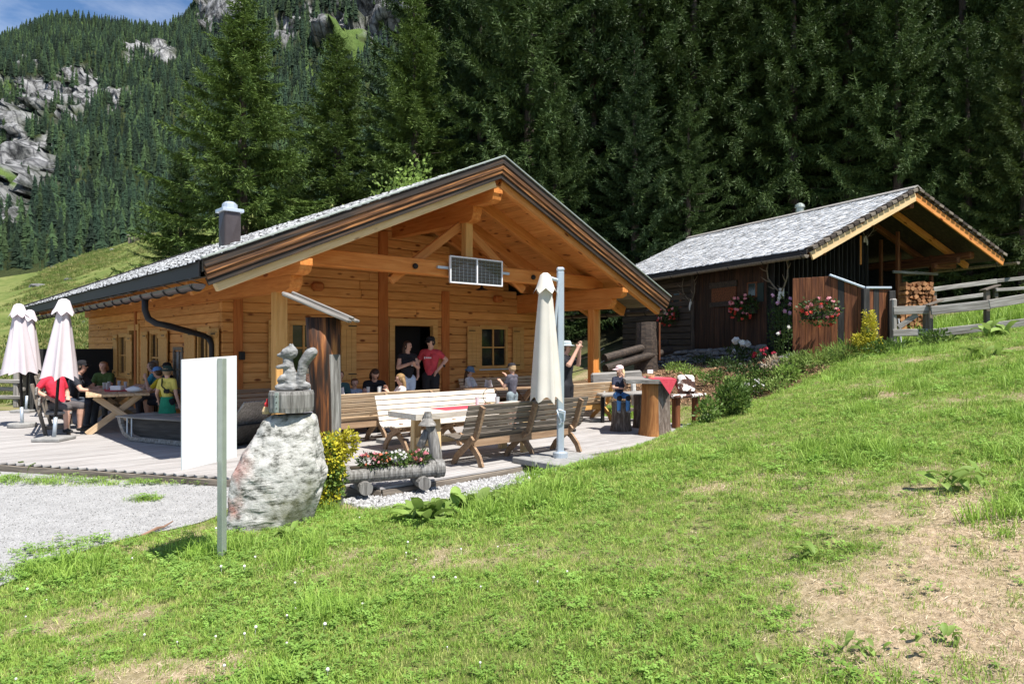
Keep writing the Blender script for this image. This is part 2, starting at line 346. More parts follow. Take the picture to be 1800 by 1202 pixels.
def m_ground_mat():
    m = bpy.data.materials.new('meadow_ground'); m.use_nodes = True; N = m.node_tree.nodes; L = m.node_tree.links; b = N['Principled BSDF']; b.inputs['Roughness'].default_value = .95; b.inputs['Specular IOR Level'].default_value = .1
    tc = N.new('ShaderNodeTexCoord')
    def noise(s, d=6): n = N.new('ShaderNodeTexNoise'); n.inputs['Scale'].default_value = s; n.inputs['Detail'].default_value = d; n.inputs['Roughness'].default_value = .65; L.new(tc.outputs['Object'], n.inputs['Vector']); return n.outputs['Fac']
    def ramp(f, st):
        r = N.new('ShaderNodeValToRGB'); e = r.color_ramp.elements; e[0].position = st[0][0]; e[0].color = (*st[0][1],1); e[1].position = st[-1][0]; e[1].color = (*st[-1][1],1)
        for p, c in st[1:-1]: x = e.new(p); x.color = (*c,1)
        L.new(f, r.inputs['Fac']); return r.outputs['Color']
    def mix(f, a, b_): x = N.new('ShaderNodeMix'); x.data_type = 'RGBA'; L.new(f, x.inputs['Factor']); L.new(a, x.inputs['A']); L.new(b_, x.inputs['B']); return x.outputs['Result']
    def attr(n): a = N.new('ShaderNodeAttribute'); a.attribute_name = n; return a.outputs['Fac']
    grass = ramp(noise(9, 10), [(.3,(.07,.095,.022)), (.5,(.13,.155,.045)), (.7,(.24,.21,.09))])
    dry = ramp(noise(22, 8), [(.3,(.22,.155,.09)), (.5,(.42,.315,.205)), (.7,(.56,.44,.31))])
    mead = ramp(noise(.35, 12), [(.30,(.065,.10,.024)), (.46,(.125,.158,.042)), (.58,(.175,.190,.062)), (.75,(.24,.225,.10))])
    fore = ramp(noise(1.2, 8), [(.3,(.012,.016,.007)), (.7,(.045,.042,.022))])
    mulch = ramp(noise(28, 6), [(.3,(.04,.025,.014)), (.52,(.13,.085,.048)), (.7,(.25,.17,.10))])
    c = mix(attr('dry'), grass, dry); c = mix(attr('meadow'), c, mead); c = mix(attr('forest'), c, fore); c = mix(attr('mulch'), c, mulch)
    L.new(c, b.inputs['Base Color'])
    bp = N.new('ShaderNodeBump'); bp.inputs['Strength'].default_value = .9; bp.inputs['Distance'].default_value = .05; L.new(noise(14, 8), bp.inputs['Height']); L.new(bp.outputs[0], b.inputs['Normal'])
    return m
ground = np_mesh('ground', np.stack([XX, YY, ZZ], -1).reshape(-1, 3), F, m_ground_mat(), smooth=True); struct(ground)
fx, fy = XX.ravel(), YY.ravel()
lxg = (fx-HC.x)*math.cos(HA) + (fy-HC.y)*math.sin(HA); lyg = -(fx-HC.x)*math.sin(HA) + (fy-HC.y)*math.cos(HA)
def mulchmask(x, y):
    lx = (x-HC.x)*math.cos(HA) + (y-HC.y)*math.sin(HA)
    return sstep((lx-5.6)/.8)*sstep((y-15.6)/.6)*sstep((24-y)/1)*sstep((7.6+.3*fbm(x, y, 2)*4-x)/.8)
def setattr_(o, n, v):
    a = o.data.attributes.new(n, 'FLOAT', 'POINT'); a.data.foreach_set('value', np.asarray(v, np.float32).ravel())
setattr_(ground, 'dry', dryness(fx, fy)); setattr_(ground, 'meadow', sstep((fy-20)/5)*sstep((-2-fx)/4)); 
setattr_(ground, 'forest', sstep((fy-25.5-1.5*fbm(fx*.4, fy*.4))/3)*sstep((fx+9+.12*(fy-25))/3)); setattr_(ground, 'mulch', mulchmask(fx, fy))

# gravel path in front of the deck
def path_edge(y): return np.interp(y, [-4, 2, 4, 5.24, 6.03, 6.66, 7.13, 7.8, 9.2], [-5.2, -4.5, -4.1, -3.93, -3.85, -3.58, -3.25, -3.2, -3.2]) + .10*fbm(y*2.3, y*0+4, 3)
py_ = np.arange(-4, 12.6, .12); NX = 60; V = []
for y in py_:
    e = float(path_edge(np.array(y)))
    xr = e - np.linspace(0, 1, NX)**1.6*(e+26)
    for x in xr: V.append((x, y, float(zg(x, y, False)) + .012))
idx = np.arange(len(py_)*NX).reshape(len(py_), NX)
F = np.stack([idx[:-1,1:], idx[:-1,:-1], idx[1:,:-1], idx[1:,1:]], -1).reshape(-1, 4)
m_gravel = mat('pale_gravel', [(.30,(.19,.188,.182)), (.5,(.325,.322,.316)), (.70,(.43,.427,.42))], nscale=75, detail=6, rough=.95, bump=.5, coords='Object', rand=0, fine=(7,.86,1.08))
path = struct(np_mesh('gravel_path', V, F, m_gravel, smooth=True))

# ------------------------------------------------------------------ scatter: many small pieces of one "stuff" object
def scatter(name, P, rot, sc, idx, objs):
    me = bpy.data.meshes.new(name); P = np.asarray(P, np.float32); n = len(P); me.vertices.add(n); me.vertices.foreach_set('co', P.ravel())
    for nm, ty, dat in (('rot', 'FLOAT_VECTOR', rot), ('scl', 'FLOAT', sc), ('pick', 'INT', idx)):
        a = me.attributes.new(nm, ty, 'POINT'); a.data.foreach_set('vector' if ty == 'FLOAT_VECTOR' else 'value', np.asarray(dat, np.int32 if ty == 'INT' else np.float32).ravel())
    o = link(name, me)
    g = bpy.data.node_groups.new(name, 'GeometryNodeTree'); g.interface.new_socket('Geometry', in_out='INPUT', socket_type='NodeSocketGeometry'); g.interface.new_socket('Geometry', in_out='OUTPUT', socket_type='NodeSocketGeometry')
    N = g.nodes; L = g.links; gi = N.new('NodeGroupInput'); go = N.new('NodeGroupOutput'); ip = N.new('GeometryNodeInstanceOnPoints'); jn = N.new('GeometryNodeJoinGeometry')
    for ob in reversed(objs):
        oi = N.new('GeometryNodeObjectInfo'); oi.inputs['Object'].default_value = ob; oi.inputs['As Instance'].default_value = True; L.new(oi.outputs['Geometry'], jn.inputs[0])
    def na(nm, ty): a = N.new('GeometryNodeInputNamedAttribute'); a.data_type = ty; a.inputs['Name'].default_value = nm; return a.outputs['Attribute']
    L.new(gi.outputs[0], ip.inputs['Points']); L.new(jn.outputs[0], ip.inputs['Instance']); ip.inputs['Pick Instance'].default_value = True
    L.new(na('pick', 'INT'), ip.inputs['Instance Index']); L.new(na('rot', 'FLOAT_VECTOR'), ip.inputs['Rotation']); L.new(na('scl', 'FLOAT'), ip.inputs['Scale'])
    L.new(ip.outputs[0], go.inputs[0]); md = o.modifiers.new('scatter', 'NODES'); md.node_group = g
    return o
def source(name, V, F, mats, mi=None):
    me = np_mesh(None, V, F, mats, mi=mi); me.name = name; return bpy.data.objects.new(name, me)     # not linked: only used by a scatter

# grass
def leafmat(name, a, b, trans=.38, rand=.25, rough=.55):
    return mat(name, [(.3, a), (.7, b)], nscale=2, rough=rough, rand=rand, trans=trans, spec=.25)
m_gr1 = leafmat('grass_blade', (.225,.370,.050), (.345,.490,.100))
m_gr2 = leafmat('grass_blade_yellow', (.39,.45,.11), (.54,.56,.21))
m_straw = leafmat('dry_straw', (.50,.40,.26), (.66,.55,.39), trans=.15)
m_clover = leafmat('clover_leaf', (.18,.32,.05), (.27,.43,.095))
m_flower = plain('white_clover_head', (.72,.68,.66), var=.05)
def blades(n, rad, h0, h1, w, lean, seed):
    r = np.random.default_rng(seed); V = []; F = []
    for i in range(n):
        a = r.uniform(0, 6.283); q = rad*math.sqrt(r.random()); b = np.array([q*math.cos(a), q*math.sin(a), -.01]); h = r.uniform(h0, h1); d = r.uniform(0, 6.283); ln = r.uniform(.1, 1)*lean*h
        dv = np.array([math.cos(d), math.sin(d), 0]); sd = np.array([-dv[1], dv[0], 0])*w/2; t = r.uniform(0, 6.283); sd = np.array([math.cos(t), math.sin(t), 0])*w/2
        k = len(V); V += [b-sd, b+sd, b+dv*ln*.35+[0,0,h*.62]+sd*.75, b+dv*ln*.35+[0,0,h*.62]-sd*.75, b+dv*ln+[0,0,h*(1-.35*min(1,ln/h))]]
        F += [(k,k+1,k+2), (k,k+2,k+3), (k+3,k+2,k+4)]
    return np.array(V), np.array(F)
def clover(seed):
    r = np.random.default_rng(seed); V = []; F = []
    for i in range(9):
        a = r.uniform(0,6.283); q = .07*math.sqrt(r.random()); c = np.array([q*math.cos(a), q*math.sin(a), r.uniform(.02,.055)]); th = r.uniform(0,6.283)
        for j in range(3):
            t = th + j*2.094; d = np.array([math.cos(t), math.sin(t), r.uniform(-.1,.3)]); s = np.array([-math.sin(t), math.cos(t), 0]); l = r.uniform(.011,.019)
            k = len(V); V += [c, c+d*l+s*l*.6, c+d*l*1.6, c+d*l-s*l*.6]; F += [(k,k+1,k+2), (k,k+2,k+3)]
    return np.array(V), np.array(F)
srcs = []
for s in range(3): srcs.append(source('grass_tuft', *blades(16, .075, .03, .075, .0055, .9, s), m_gr1))
for s in range(2): srcs.append(source('grass_tuft', *blades(14, .075, .025, .065, .005, 1.0, 10+s), m_gr2))
for s in range(2): srcs.append(source('straw_tuft', *blades(12, .10, .008, .03, .005, 6.0, 20+s), m_straw))
for s in range(2): srcs.append(source('clover_tuft', *clover(30+s), m_clover))
srcs.append(source('tall_tuft', *blades(26, .07, .08, .19, .006, .8, 40), m_gr1))
fb = MB(); fb.ball((0,0,.06), .010, 6, 4); fb.tube([(0,0,0),(0,0,.055)], .0012, 4)
_o = fb.build('clover_flower', m_flower); COL.objects.unlink(_o); srcs.append(_o)
def off_grass(x, y):
    lx = (x-HC.x)*math.cos(HA) + (y-HC.y)*math.sin(HA); v = (x-HC.x)*math.sin(HA) - (y-HC.y)*math.cos(HA)
    edge = 3.72 + .95*np.clip((1.6-lx)/4.5, 0, 1)*np.clip((lx+5.2)/1.2, 0, 1) + .10*fbm(x*2, y*2, 2)     # pebble strip between deck and grass
    return (x < path_edge(y)+.02) | ((v < edge) & (lx < 4.25) & (lx > -4.9)) | ((lx <= -4.3) & (v < 3.7) & (lx > -7.41 + (v+1.73)*.5956 - .12)) | (np.hypot(x+2.55, y-7.15) < .42)
def sample(n, x0, x1, y0, y1): return rng.uniform(x0, x1, n), rng.uniform(y0, y1, n)
PX, PY = [], []
for (d0, d1, dens) in ((2.0, 4.5, 1250), (4.5, 7.5, 800), (7.5, 11, 430), (11, 19, 210)):
    x0, x1 = -.82*d1, .82*d1; n = int((x1-x0)*(d1-d0)*dens); x, y = sample(n, x0, x1, d0, d1); k = (np.abs(x) < .82*y+.3) & ~off_grass(x, y) & (mulchmask(x, y) < .3)
    PX.append(x[k]); PY.append(y[k])
x = np.concatenate(PX); y = np.concatenate(PY); dr = dryness(x, y); r1 = rng.random(len(x)); r2 = rng.random(len(x))
keep = r1 > np.clip((dr-.50)*1.5, 0, .55); x, y, dr, r2 = x[keep], y[keep], dr[keep], r2[keep]
pat = fbm(x*.9+40, y*.9, 3); pk = np.zeros(len(x), int)
r3 = rng.random(len(x)); pk = np.where(r2 < .58, rng.integers(0, 3, len(x)), np.where(r2 < .58+.33, rng.integers(3, 5, len(x)), rng.integers(7, 9, len(x))))
pk = np.where((dr > .30) & (r3 < np.clip((dr-.28)*1.7, 0, .80)), rng.integers(5, 7, len(x)), pk)
pk = np.where((pat > .22) & (r3 > .90), 9, pk); pk = np.where((r3 > .9965) & (x < .6), 10, pk)
sc = rng.uniform(.75, 1.35, len(x))*(1+.45*np.clip(pat*2, -.6, 1))*np.interp(y, [2, 8, 18], [.72, .85, 1.2])
grass = scatter('grass', np.stack([x, y, zg(x, y)], -1), np.stack([rng.normal(0, .12, len(x)), rng.normal(0, .12, len(x))-.1*(x > 0), rng.uniform(0, 6.283, len(x))], -1), sc, pk, srcs)
stuff(grass, 'short green grass and clover covering the bank in the foreground', 'grass')
# tussocks on the far meadow slope
m_md1 = leafmat('meadow_blade', (.10,.15,.03), (.17,.22,.055)); m_md2 = leafmat('meadow_blade_dry', (.22,.225,.075), (.32,.30,.115))
n = 22000; y = rng.uniform(22, 110, n); az = rng.uniform(-.80, -.45, n); x = az*y
k = fbm(x*.12+9, y*.12, 3) + rng.uniform(-.5, .5, n) > .05; x, y = x[k], y[k]
ms = [source('meadow_tuft', *blades(34, .35, .06, .22, .03, .9, 60+i), (m_md1, m_md2)[i % 2]) for i in range(3)]
tus = scatter('meadow_grass', np.stack([x, y, zg(x, y)], -1), np.stack([x*0, x*0, rng.uniform(0, 6.28, len(x))], -1), rng.uniform(.7, 1.7, len(x)), rng.integers(0, 3, len(x)), ms)
stuff(tus, 'rough grass tussocks on the sunny slope behind the hut', 'grass')
# white pebbles along the deck edge, gravel grains and weeds on the path
peb = []
for s in range(4):
    b = MB(); b.ball((0,0,0), (.022*random.uniform(.8,1.3), .018, .012), 6, 4); b.v = [tuple(c*random.uniform(.8,1.2) for c in p) for p in b.v]
    o = b.build('pebble', m_pebble); COL.objects.unlink(o); peb.append(o)
u = rng.uniform(-4.7, 1.9, 30000); v = rng.uniform(3.45, 5.0, 30000); k = v < 3.9 + .95*np.clip((1.6-u)/4.5, 0, 1)*np.clip((u+5.2)/1.2, 0, 1) + .08*rng.normal(size=30000); u, v = u[k], v[k]
x = HC.x + u*HU.x + v*HV.x; y = HC.y + u*HU.y + v*HV.y
u2 = rng.uniform(4.3, 6.0, 3000); v2 = rng.uniform(2.1, 3.6, 3000); x = np.concatenate([x, HC.x+u2*HU.x+v2*HV.x]); y = np.concatenate([y, HC.y+u2*HU.y+v2*HV.y])
n = len(x); pb = scatter('white_pebbles', np.stack([x, y, zg(x, y, False)+rng.uniform(0, .02, n)], -1), rng.uniform(0, 6.28, (n, 3)), rng.uniform(.6, 1.5, n), rng.integers(0, 4, n), peb)
stuff(pb, 'strip of white pebbles between the wooden deck and the grass', 'pebbles')
m_grit = mat('grit', [(.3,(.20,.198,.19)), (.7,(.42,.417,.41))], nscale=3, rough=.95, rand=.5); grit = []
for o in peb: q = o.copy(); q.data = o.data.copy(); q.data.materials[0] = m_grit; grit.append(q)
n = 16000; y = rng.uniform(4.6, 9.8, n); x = path_edge(y) - rng.random(n)**1.2*5.5; n = len(x)
gr = scatter('gravel_grains', np.stack([x, y, zg(x, y, False)+.014], -1), rng.uniform(0, 6.28, (n, 3)), rng.uniform(.12, .42, n), rng.integers(0, 4, n), grit)
stuff(gr, 'loose pale grit lying on the gravel path', 'gravel')
wx, wy = [], []
for (a, b_, n, sx, sy) in ((60, 1000, 90, .10, .12), (255, 880, 40, .10, .06), (20, 845, 160, .7, .12), (130, 850, 120, .9, .10), (250, 852, 60, .5, .08), (150, 965, 30, .2, .06), (200, 955, 20, .2, .05), (60, 975, 20, .15, .06)):
    p = gp(a, b_, -.14); wx.append(rng.normal(p.x, sx, n)); wy.append(rng.normal(p.y, sy, n))
wx = np.concatenate(wx); wy = np.concatenate(wy); n = len(wx)
wd = scatter('path_weeds', np.stack([wx, wy, zg(wx, wy, False)+.01], -1), np.stack([wx*0, wx*0, rng.uniform(0, 6.28, n)], -1), rng.uniform(.7, 1.4, n), rng.choice([0,1,2,7,8,3], n), srcs)
stuff(wd, 'small green weeds growing along the gravel path and the deck edge', 'weeds')

# ------------------------------------------------------------------ deck
deck_us = MB()
def deck_left(v): return max(-13.5, -7.41 + (v+1.73)*.5956)
DE = 3.62
poly = [(deck_left(-11.5), -11.5), (deck_left(-8), -8), (deck_left(-1.73), -1.73), (deck_left(DE), DE), (4.2, DE), (4.2, -2.5), (-3.9, -2.5), (-3.9, -11.5)]
deck_us.prism(poly, lambda u, v: uv(u+.03, v-.03, -.035), lambda u, v: uv(u+.03, v-.03, -.128))
deck = struct(deck_us.build('deck', m_greydark))
v = DE; i = 0
while v > -11.4:
    vm = v - .07; ul = deck_left(vm) ; ur = 4.2 if vm > -2.5 else -3.96
    cuts = [ul, ur]
    if ur-ul > 6: c = ul + (ur-ul)*random.uniform(.3, .7); cuts = [ul, c, ur]
    for a, b_ in zip(cuts[:-1], cuts[1:]):
        p0, p1 = uv(a+.003, vm, -.016+random.uniform(-.002,.002)), uv(b_-.003, vm, -.016+random.uniform(-.002,.002)); one_beam('plank', m_deck, deck, p0, p1, .137, .032, ch=.004)
    v -= .1435
a, b_ = uv(deck_left(-8)-.03, -8, -.085), uv(deck_left(DE)-.03, DE, -.085); one_beam('edge_board', m_greydark, deck, a, b_, .03, .10)
one_beam('edge_board', m_greydark, deck, uv(deck_left(DE)-.02, DE+.02, -.085), uv(4.2, DE+.02, -.085), .03, .10)

# ------------------------------------------------------------------ mountain with its forest
azs = np.linspace(-1.15, .35, 230); Ds = 215*(1700/215)**np.linspace(0, 1, 190); AZ, DD = np.meshgrid(azs, Ds)
el = np.interp(AZ, [-1.15, -.75, -.675, -.61, -.55, -.51, -.475, -.42, -.3, .35], [.36, .448, .482, .478, .470, .468, .486, .56, .66, .70])
A = el*1000 - 13
t = (DD-215)/785; zm = 12 + A*np.clip(t, 0, None)**1.12
ridge = np.interp(AZ, [-1.15, -.475, -.40, .35], [1000, 1000, 1500, 1650]); zr = 12 + A*((ridge-215)/785)**1.12
zm = np.where(DD > ridge, zr - (DD-ridge)*.45, zm)
XM, YM = AZ*DD, DD
tap = sstep((DD-230)/120)*(1-.75*np.exp(-((DD-ridge)/90)**2))
zm = zm + tap*(26*fbm(XM/150, YM/150, 4) + 14*fbm(XM/45+9, YM/60, 3))
def pix(x, y, z): return 900+FPX*x/y, HORY-FPX*(z-CAMH)/y
rocks = [(110,168,88,40), (18,205,34,48), (50,295,60,62), (15,350,55,40), (278,92,26,18), (395,38,46,26), (232,96,14,8), (580,40,48,48), (655,22,60,38), (700,48,52,40), (452,112,14,11), (505,55,20,25), (760,20,40,30)]
greens = [(266,130,7,30), (325,168,7,14), (230,388,12,9), (622,92,24,36), (540,128,16,24), (415,70,5,18), (140,45,4,14), (5,150,12,10), (75,325,12,10)]
def blobmask(px, py, L, n):
    m = np.zeros_like(px)
    for cx_, cy_, rx, ry in L: m = np.maximum(m, 1.25 - np.sqrt(((px-cx_)/rx)**2 + ((py-cy_)/ry)**2) + n)
    return m
PXm, PYm = pix(XM, YM, zm)
nz = 1.5*fbm(PXm/22, PYm/18, 3) + .02; rockm = sstep((blobmask(PXm, PYm, rocks, nz)-.05)/.35); grm = sstep((blobmask(PXm, PYm, greens, nz*.6)-.05)/.3)
ter = fbm(XM/46+3, zm/46, 3, .6)*5; crag = np.floor(ter)+sstep((ter-np.floor(ter))*3.0); rib = np.abs(vnoise(XM/17+zm/60, zm/90))*2; dsp = rockm*(15*crag*.6 + 17*(rib-.4) + 10*fbm(XM/10, zm/10, 2))
YM2 = YM - dsp*1.1; zm2 = zm + rockm*12*fbm(XM/22, YM/30, 3)
idx = np.arange(XM.size).reshape(XM.shape); F = np.stack([idx[:-1,:-1], idx[:-1,1:], idx[1:,1:], idx[1:,:-1]], -1).reshape(-1, 4)
def m_mountain_mat():
    m = bpy.data.materials.new('mountain_side'); m.use_nodes = True; N = m.node_tree.nodes; L = m.node_tree.links; b = N['Principled BSDF']; b.inputs['Roughness'].default_value = .95; b.inputs['Specular IOR Level'].default_value = .1
    tc = N.new('ShaderNodeTexCoord')
    def noise(s, d=8, sc=(1,1,1), di=0.): mp = N.new('ShaderNodeMapping'); mp.inputs['Scale'].default_value = sc; L.new(tc.outputs['Object'], mp.inputs['Vector']); n = N.new('ShaderNodeTexNoise'); n.inputs['Scale'].default_value = s; n.inputs['Detail'].default_value = d; n.inputs['Roughness'].default_value = .68; n.inputs['Distortion'].default_value = di; L.new(mp.outputs[0], n.inputs['Vector']); return n.outputs['Fac']
    def ramp(f, st):
        r = N.new('ShaderNodeValToRGB'); e = r.color_ramp.elements; e[0].position = st[0][0]; e[0].color = (*st[0][1],1); e[1].position = st[-1][0]; e[1].color = (*st[-1][1],1)
        for p, c in st[1:-1]: x = e.new(p); x.color = (*c,1)
        L.new(f, r.inputs['Fac']); return r.outputs['Color']
    def mix(f, a, b_): x = N.new('ShaderNodeMix'); x.data_type = 'RGBA'; L.new(f, x.inputs['Factor']); L.new(a, x.inputs['A']); L.new(b_, x.inputs['B']); return x.outputs['Result']
    def attr(n): a = N.new('ShaderNodeAttribute'); a.attribute_name = n; return a.outputs['Fac']
    und = ramp(noise(.03), [(.35,(.022,.034,.012)), (.65,(.060,.075,.028))])
    nr = noise(.075, 14, (1.3,1.3,.8), .15)
    rk = ramp(nr, [(.32,(.022,.024,.026)), (.42,(.10,.103,.10)), (.50,(.27,.27,.27)), (.68,(.50,.50,.50))])  # ramp paints shadow and highlight tones of the crags into the rock colour
    vo = N.new('ShaderNodeTexVoronoi'); vo.feature = 'DISTANCE_TO_EDGE'; vo.inputs['Scale'].default_value = .085; mv = N.new('ShaderNodeMapping'); mv.inputs['Scale'].default_value = (1.3,1,.6); mv.inputs['Rotation'].default_value = (.3,.5,0); L.new(tc.outputs['Object'], mv.inputs['Vector']); L.new(mv.outputs[0], vo.inputs['Vector'])
    ck = ramp(vo.outputs['Distance'], [(.0,(.28,.28,.30)), (.10,(1,1,1))]); mu = N.new('ShaderNodeMix'); mu.data_type = 'RGBA'; mu.blend_type = 'MULTIPLY'; mu.inputs['Factor'].default_value = 1; L.new(rk, mu.inputs['A']); L.new(ck, mu.inputs['B']); rk = mu.outputs['Result']
    gn = ramp(noise(.05), [(.3,(.075,.13,.03)), (.7,(.14,.20,.055))])
    c = mix(attr('rock'), und, rk); c = mix(attr('green'), c, gn); L.new(c, b.inputs['Base Color'])
    bp = N.new('ShaderNodeBump'); bp.inputs['Strength'].default_value = 1; bp.inputs['Distance'].default_value = 9; L.new(nr, bp.inputs['Height']); L.new(bp.outputs[0], b.inputs['Normal'])
    return m
mount = struct(np_mesh('mountain', np.stack([XM, YM2, zm2], -1).reshape(-1, 3), F, m_mountain_mat()))
setattr_(mount, 'rock', rockm); setattr_(mount, 'green', grm)
m_far = [leafmat('far_spruce_%s' % 'abc'[i], a, b, trans=0, rand=.5, rough=1.0) for i, (a, b) in enumerate((((.008,.019,.012),(.017,.034,.020)), ((.012,.026,.014),(.025,.046,.023)), ((.021,.042,.017),(.045,.074,.028))))]
def far_tree(seed):
    r = np.random.default_rng(seed); V = []; F = []; tiers = 15; ns = 7
    for t in range(tiers):
        z0 = .05 + .90*t/tiers; z1 = z0 + .15*(1-.3*t/tiers); rad = .155*(1-z0)**.75*(1+.22*r.normal()) + .010
        k = len(V); V.append((r.normal()*.01, r.normal()*.01, min(z1, 1.0)))
        for j in range(ns*2):
            a = math.pi*j/ns + t*.9; q = rad*(r.uniform(.6, 1.3) if j % 2 == 0 else r.uniform(.30, .55)); V.append((q*math.cos(a), q*math.sin(a), z0 - (.035 if j % 2 == 0 else 0)*r.uniform(.5,1.5)))
        for j in range(ns*2): F.append((k, k+1+j, k+1+(j+1) % (ns*2)))
    return np.array(V), np.array(F)
fars = [source('far_spruce', *far_tree(s), m_far[s % 3]) for s in range(6)]
n = 60000; d = np.sqrt(rng.uniform(260**2, 1650**2, n)); az = rng.uniform(-.86, -.02, n)
from_grid = lambda G: G[np.clip(np.searchsorted(Ds, d), 0, len(Ds)-1), np.clip(np.searchsorted(azs, az), 0, len(azs)-1)]
fi = np.log(d/215)/np.log(1700/215)*(len(Ds)-1); fj = (az-azs[0])/(azs[-1]-azs[0])*(len(azs)-1); i0 = fi.astype(int); j0 = fj.astype(int); a_ = fi-i0; b_ = fj-j0
def bil(G): return (G[i0,j0]*(1-a_)+G[i0+1,j0]*a_)*(1-b_) + (G[i0,j0+1]*(1-a_)+G[i0+1,j0+1]*a_)*b_
tx, ty, tz = az*d, d, bil(zm); rk = bil(rockm); gk = bil(grm); dens = .5 + .9*fbm(tx/60+5, ty/60, 3)
k = (rng.random(n) > rk*.93) & (rng.random(n) > gk*.97) & (rng.random(n) < np.clip(.82+dens*.4, .4, 1)) & (d < np.interp(az, [-1, -.475, -.4, 1], [1010, 1010, 1510, 1640]))
tx, ty, tz = tx[k], ty[k], tz[k]; n = len(tx)
ff = scatter('mountain_forest', np.stack([tx, ty, tz-1], -1), np.stack([rng.normal(0,.03,n), rng.normal(0,.03,n), rng.uniform(0,6.28,n)], -1), rng.uniform(8, 19, n)*np.where(rng.random(n) < .22, .55, 1), rng.integers(0, 6, n), fars)
stuff(ff, 'dark conifer forest covering the steep rocky mountainside at the left', 'forest')
# ------------------------------------------------------------------ spruces near the hut
m_sp = [leafmat('spruce_needles_%s' % 'abc'[i], a, b, trans=.10, rand=.12, rough=.6) for i, (a, b) in enumerate((((.032,.064,.017),(.078,.122,.032)), ((.024,.054,.018),(.060,.100,.034)), ((.038,.066,.016),(.090,.128,.032))))]
def unit(a): return a/np.maximum(np.linalg.norm(a, axis=-1, keepdims=True), 1e-9)
def spruce(seed, h=20.0, rad=3.3, droop=1.0, twig=1.0):
    """needle-clad branches; every spray is a small bundle of pointed blades"""
    r = np.random.default_rng(seed); T = []
    z = 1.0
    while z < h-.25:
        f = 1-z/h; nb = int(r.integers(6, 9)) if f > .12 else 5
        Lm = rad*(f**.86)*(1-.35*np.exp(-z/2.2)) + .12; ph0 = r.uniform(0, 6.28)
        for b in range(nb):
            Lb = Lm*r.uniform(.50, 1.22); ph = ph0 + 6.283*b/nb + r.normal()*.22; d = np.array([math.cos(ph), math.sin(ph), 0]); s_ = np.array([-d[1], d[0], 0])
            dr = droop*(.25+.55*f)*r.uniform(.7, 1.25); up = .30*r.uniform(.6, 1.4)
            def P(s): s = s[:, None]; return np.array([0,0,z]) + d*(Lb*s) + np.array([0,0,1.])*(Lb*(.22*s*(1-f) - dr*s**1.25*.75 + (up+.25*dr)*s**3))
            nt = max(6, int(Lb*16*twig)); s = np.sort(r.uniform(.16, 1, nt)); p0 = P(s); tan = unit(P(s+.02)-P(s-.02))
            for side in (-1, 1, 0):
                if side == 0: dirs = unit(tan*.5 + np.array([0,0,-1.0]) + r.normal(0, .35, (nt, 3))); ln = (.30+.34*(1-s))*r.uniform(.6, 1.3, nt)*(.6+.5*f)*droop**.5
                else: dirs = unit(tan*.75 + s_*side*r.uniform(.5, 1.1, (nt,1)) + np.array([0,0,-.12*droop]) + r.normal(0, .14, (nt, 3))); ln = (.20+.42*(1-s)*min(1, Lb/2.2))*r.uniform(.7, 1.3, nt)
                q = p0 + r.normal(0, .03, (nt, 3))
                T.append(np.concatenate([q, dirs, ln[:, None]], 1))
            T.append(np.concatenate([P(np.array([.97])), tan[-1:], [[.28]]], 1))
        z += (.36+.46*f)*r.uniform(.75, 1.25)
    T.append(np.array([[0,0,h-.5+.2*i, r.normal()*.3, r.normal()*.3, 1, .35] for i in range(4)]))
    T = np.concatenate(T); q, dirs, ln = T[:, :3], unit(T[:, 3:6]), T[:, 6]; n = len(T); K = 8
    V = np.zeros((n, K, 3, 3))
    for k in range(K):
        t = (k/K)*.85; w = unit(np.cross(dirs, r.normal(size=(n, 3)))); tip = unit(dirs + w*r.uniform(.10, .50, (n, 1))); wd = unit(np.cross(tip, r.normal(size=(n, 3))))
        b = q + dirs*(ln*t)[:, None]; l = (np.clip(ln*.40, .06, .15)*r.uniform(.7, 1.2, n))[:, None]; wq = np.clip(.014+.02*ln, .016, .026)[:, None]
        V[:, k, 0] = b + wd*wq; V[:, k, 1] = b - wd*wq; V[:, k, 2] = b + tip*l
    V = V.reshape(-1, 3); F = np.arange(len(V)).reshape(-1, 3)
    return V, F
sp_var = [spruce(1, 20, 4.5, 1.3, 1.5), spruce(2, 20, 4.0, .9, 1.4), spruce(3, 20, 4.2, 1.05, 1.45), spruce(4, 20, 4.6, 1.15, 1.3)]
def sp_mesh(i):
    V, F = sp_var[i]; me = np_mesh(None, V, F, m_sp[(0, 1, 2, 0)[i]]); me.name = 'crown'; return me
sp_me = [sp_mesh(i) for i in range(4)]
m_sp_lit = leafmat('sunlit_spruce_needles', (.060,.108,.024), (.140,.205,.046), trans=.12, rand=.1, rough=.6)      # lighter needle copy: sunlit look of the three hut-side spruces put into colour
for i in (0, 2, 1): me = np_mesh(None, *sp_var[i], m_sp_lit); me.name = 'crown'; sp_me.append(me)
tb = MB(); random.seed(5); tb.tube([(0,0,-1.5),(0,0,1),(.05,0,6),(0,.05,13),(0,0,19.4)], [.34,.28,.21,.12,.02], 9, wob=.06)
for i in range(26): zz = random.uniform(1, 12); a = random.uniform(0, 6.28); l = random.uniform(.6, 1.6); tb.tube([(0,0,zz), (math.cos(a)*l, math.sin(a)*l, zz-.15*l)], [.035, .012], 5, caps=False)
_t = tb.build('trunk', m_trunk); tr_me = _t.data; bpy.data.objects.remove(_t)
def put_tree(px, D, top, var, label, group=None, wide=1.0, x=None):
    x = (px-900)/FPX*D if x is None else x; zb = Z(x, D); zt = CAMH - (top-HORY)*D/FPX; s = (zt-zb)/20.0
    t = thing('spruce_tree', label, 'tree', (x, D, zb-.1), random.uniform(0, 6.28), group); t.scale = (s*wide, s*wide, s)
    link('crown', sp_me[var], t); link('trunk', tr_me, t); return t
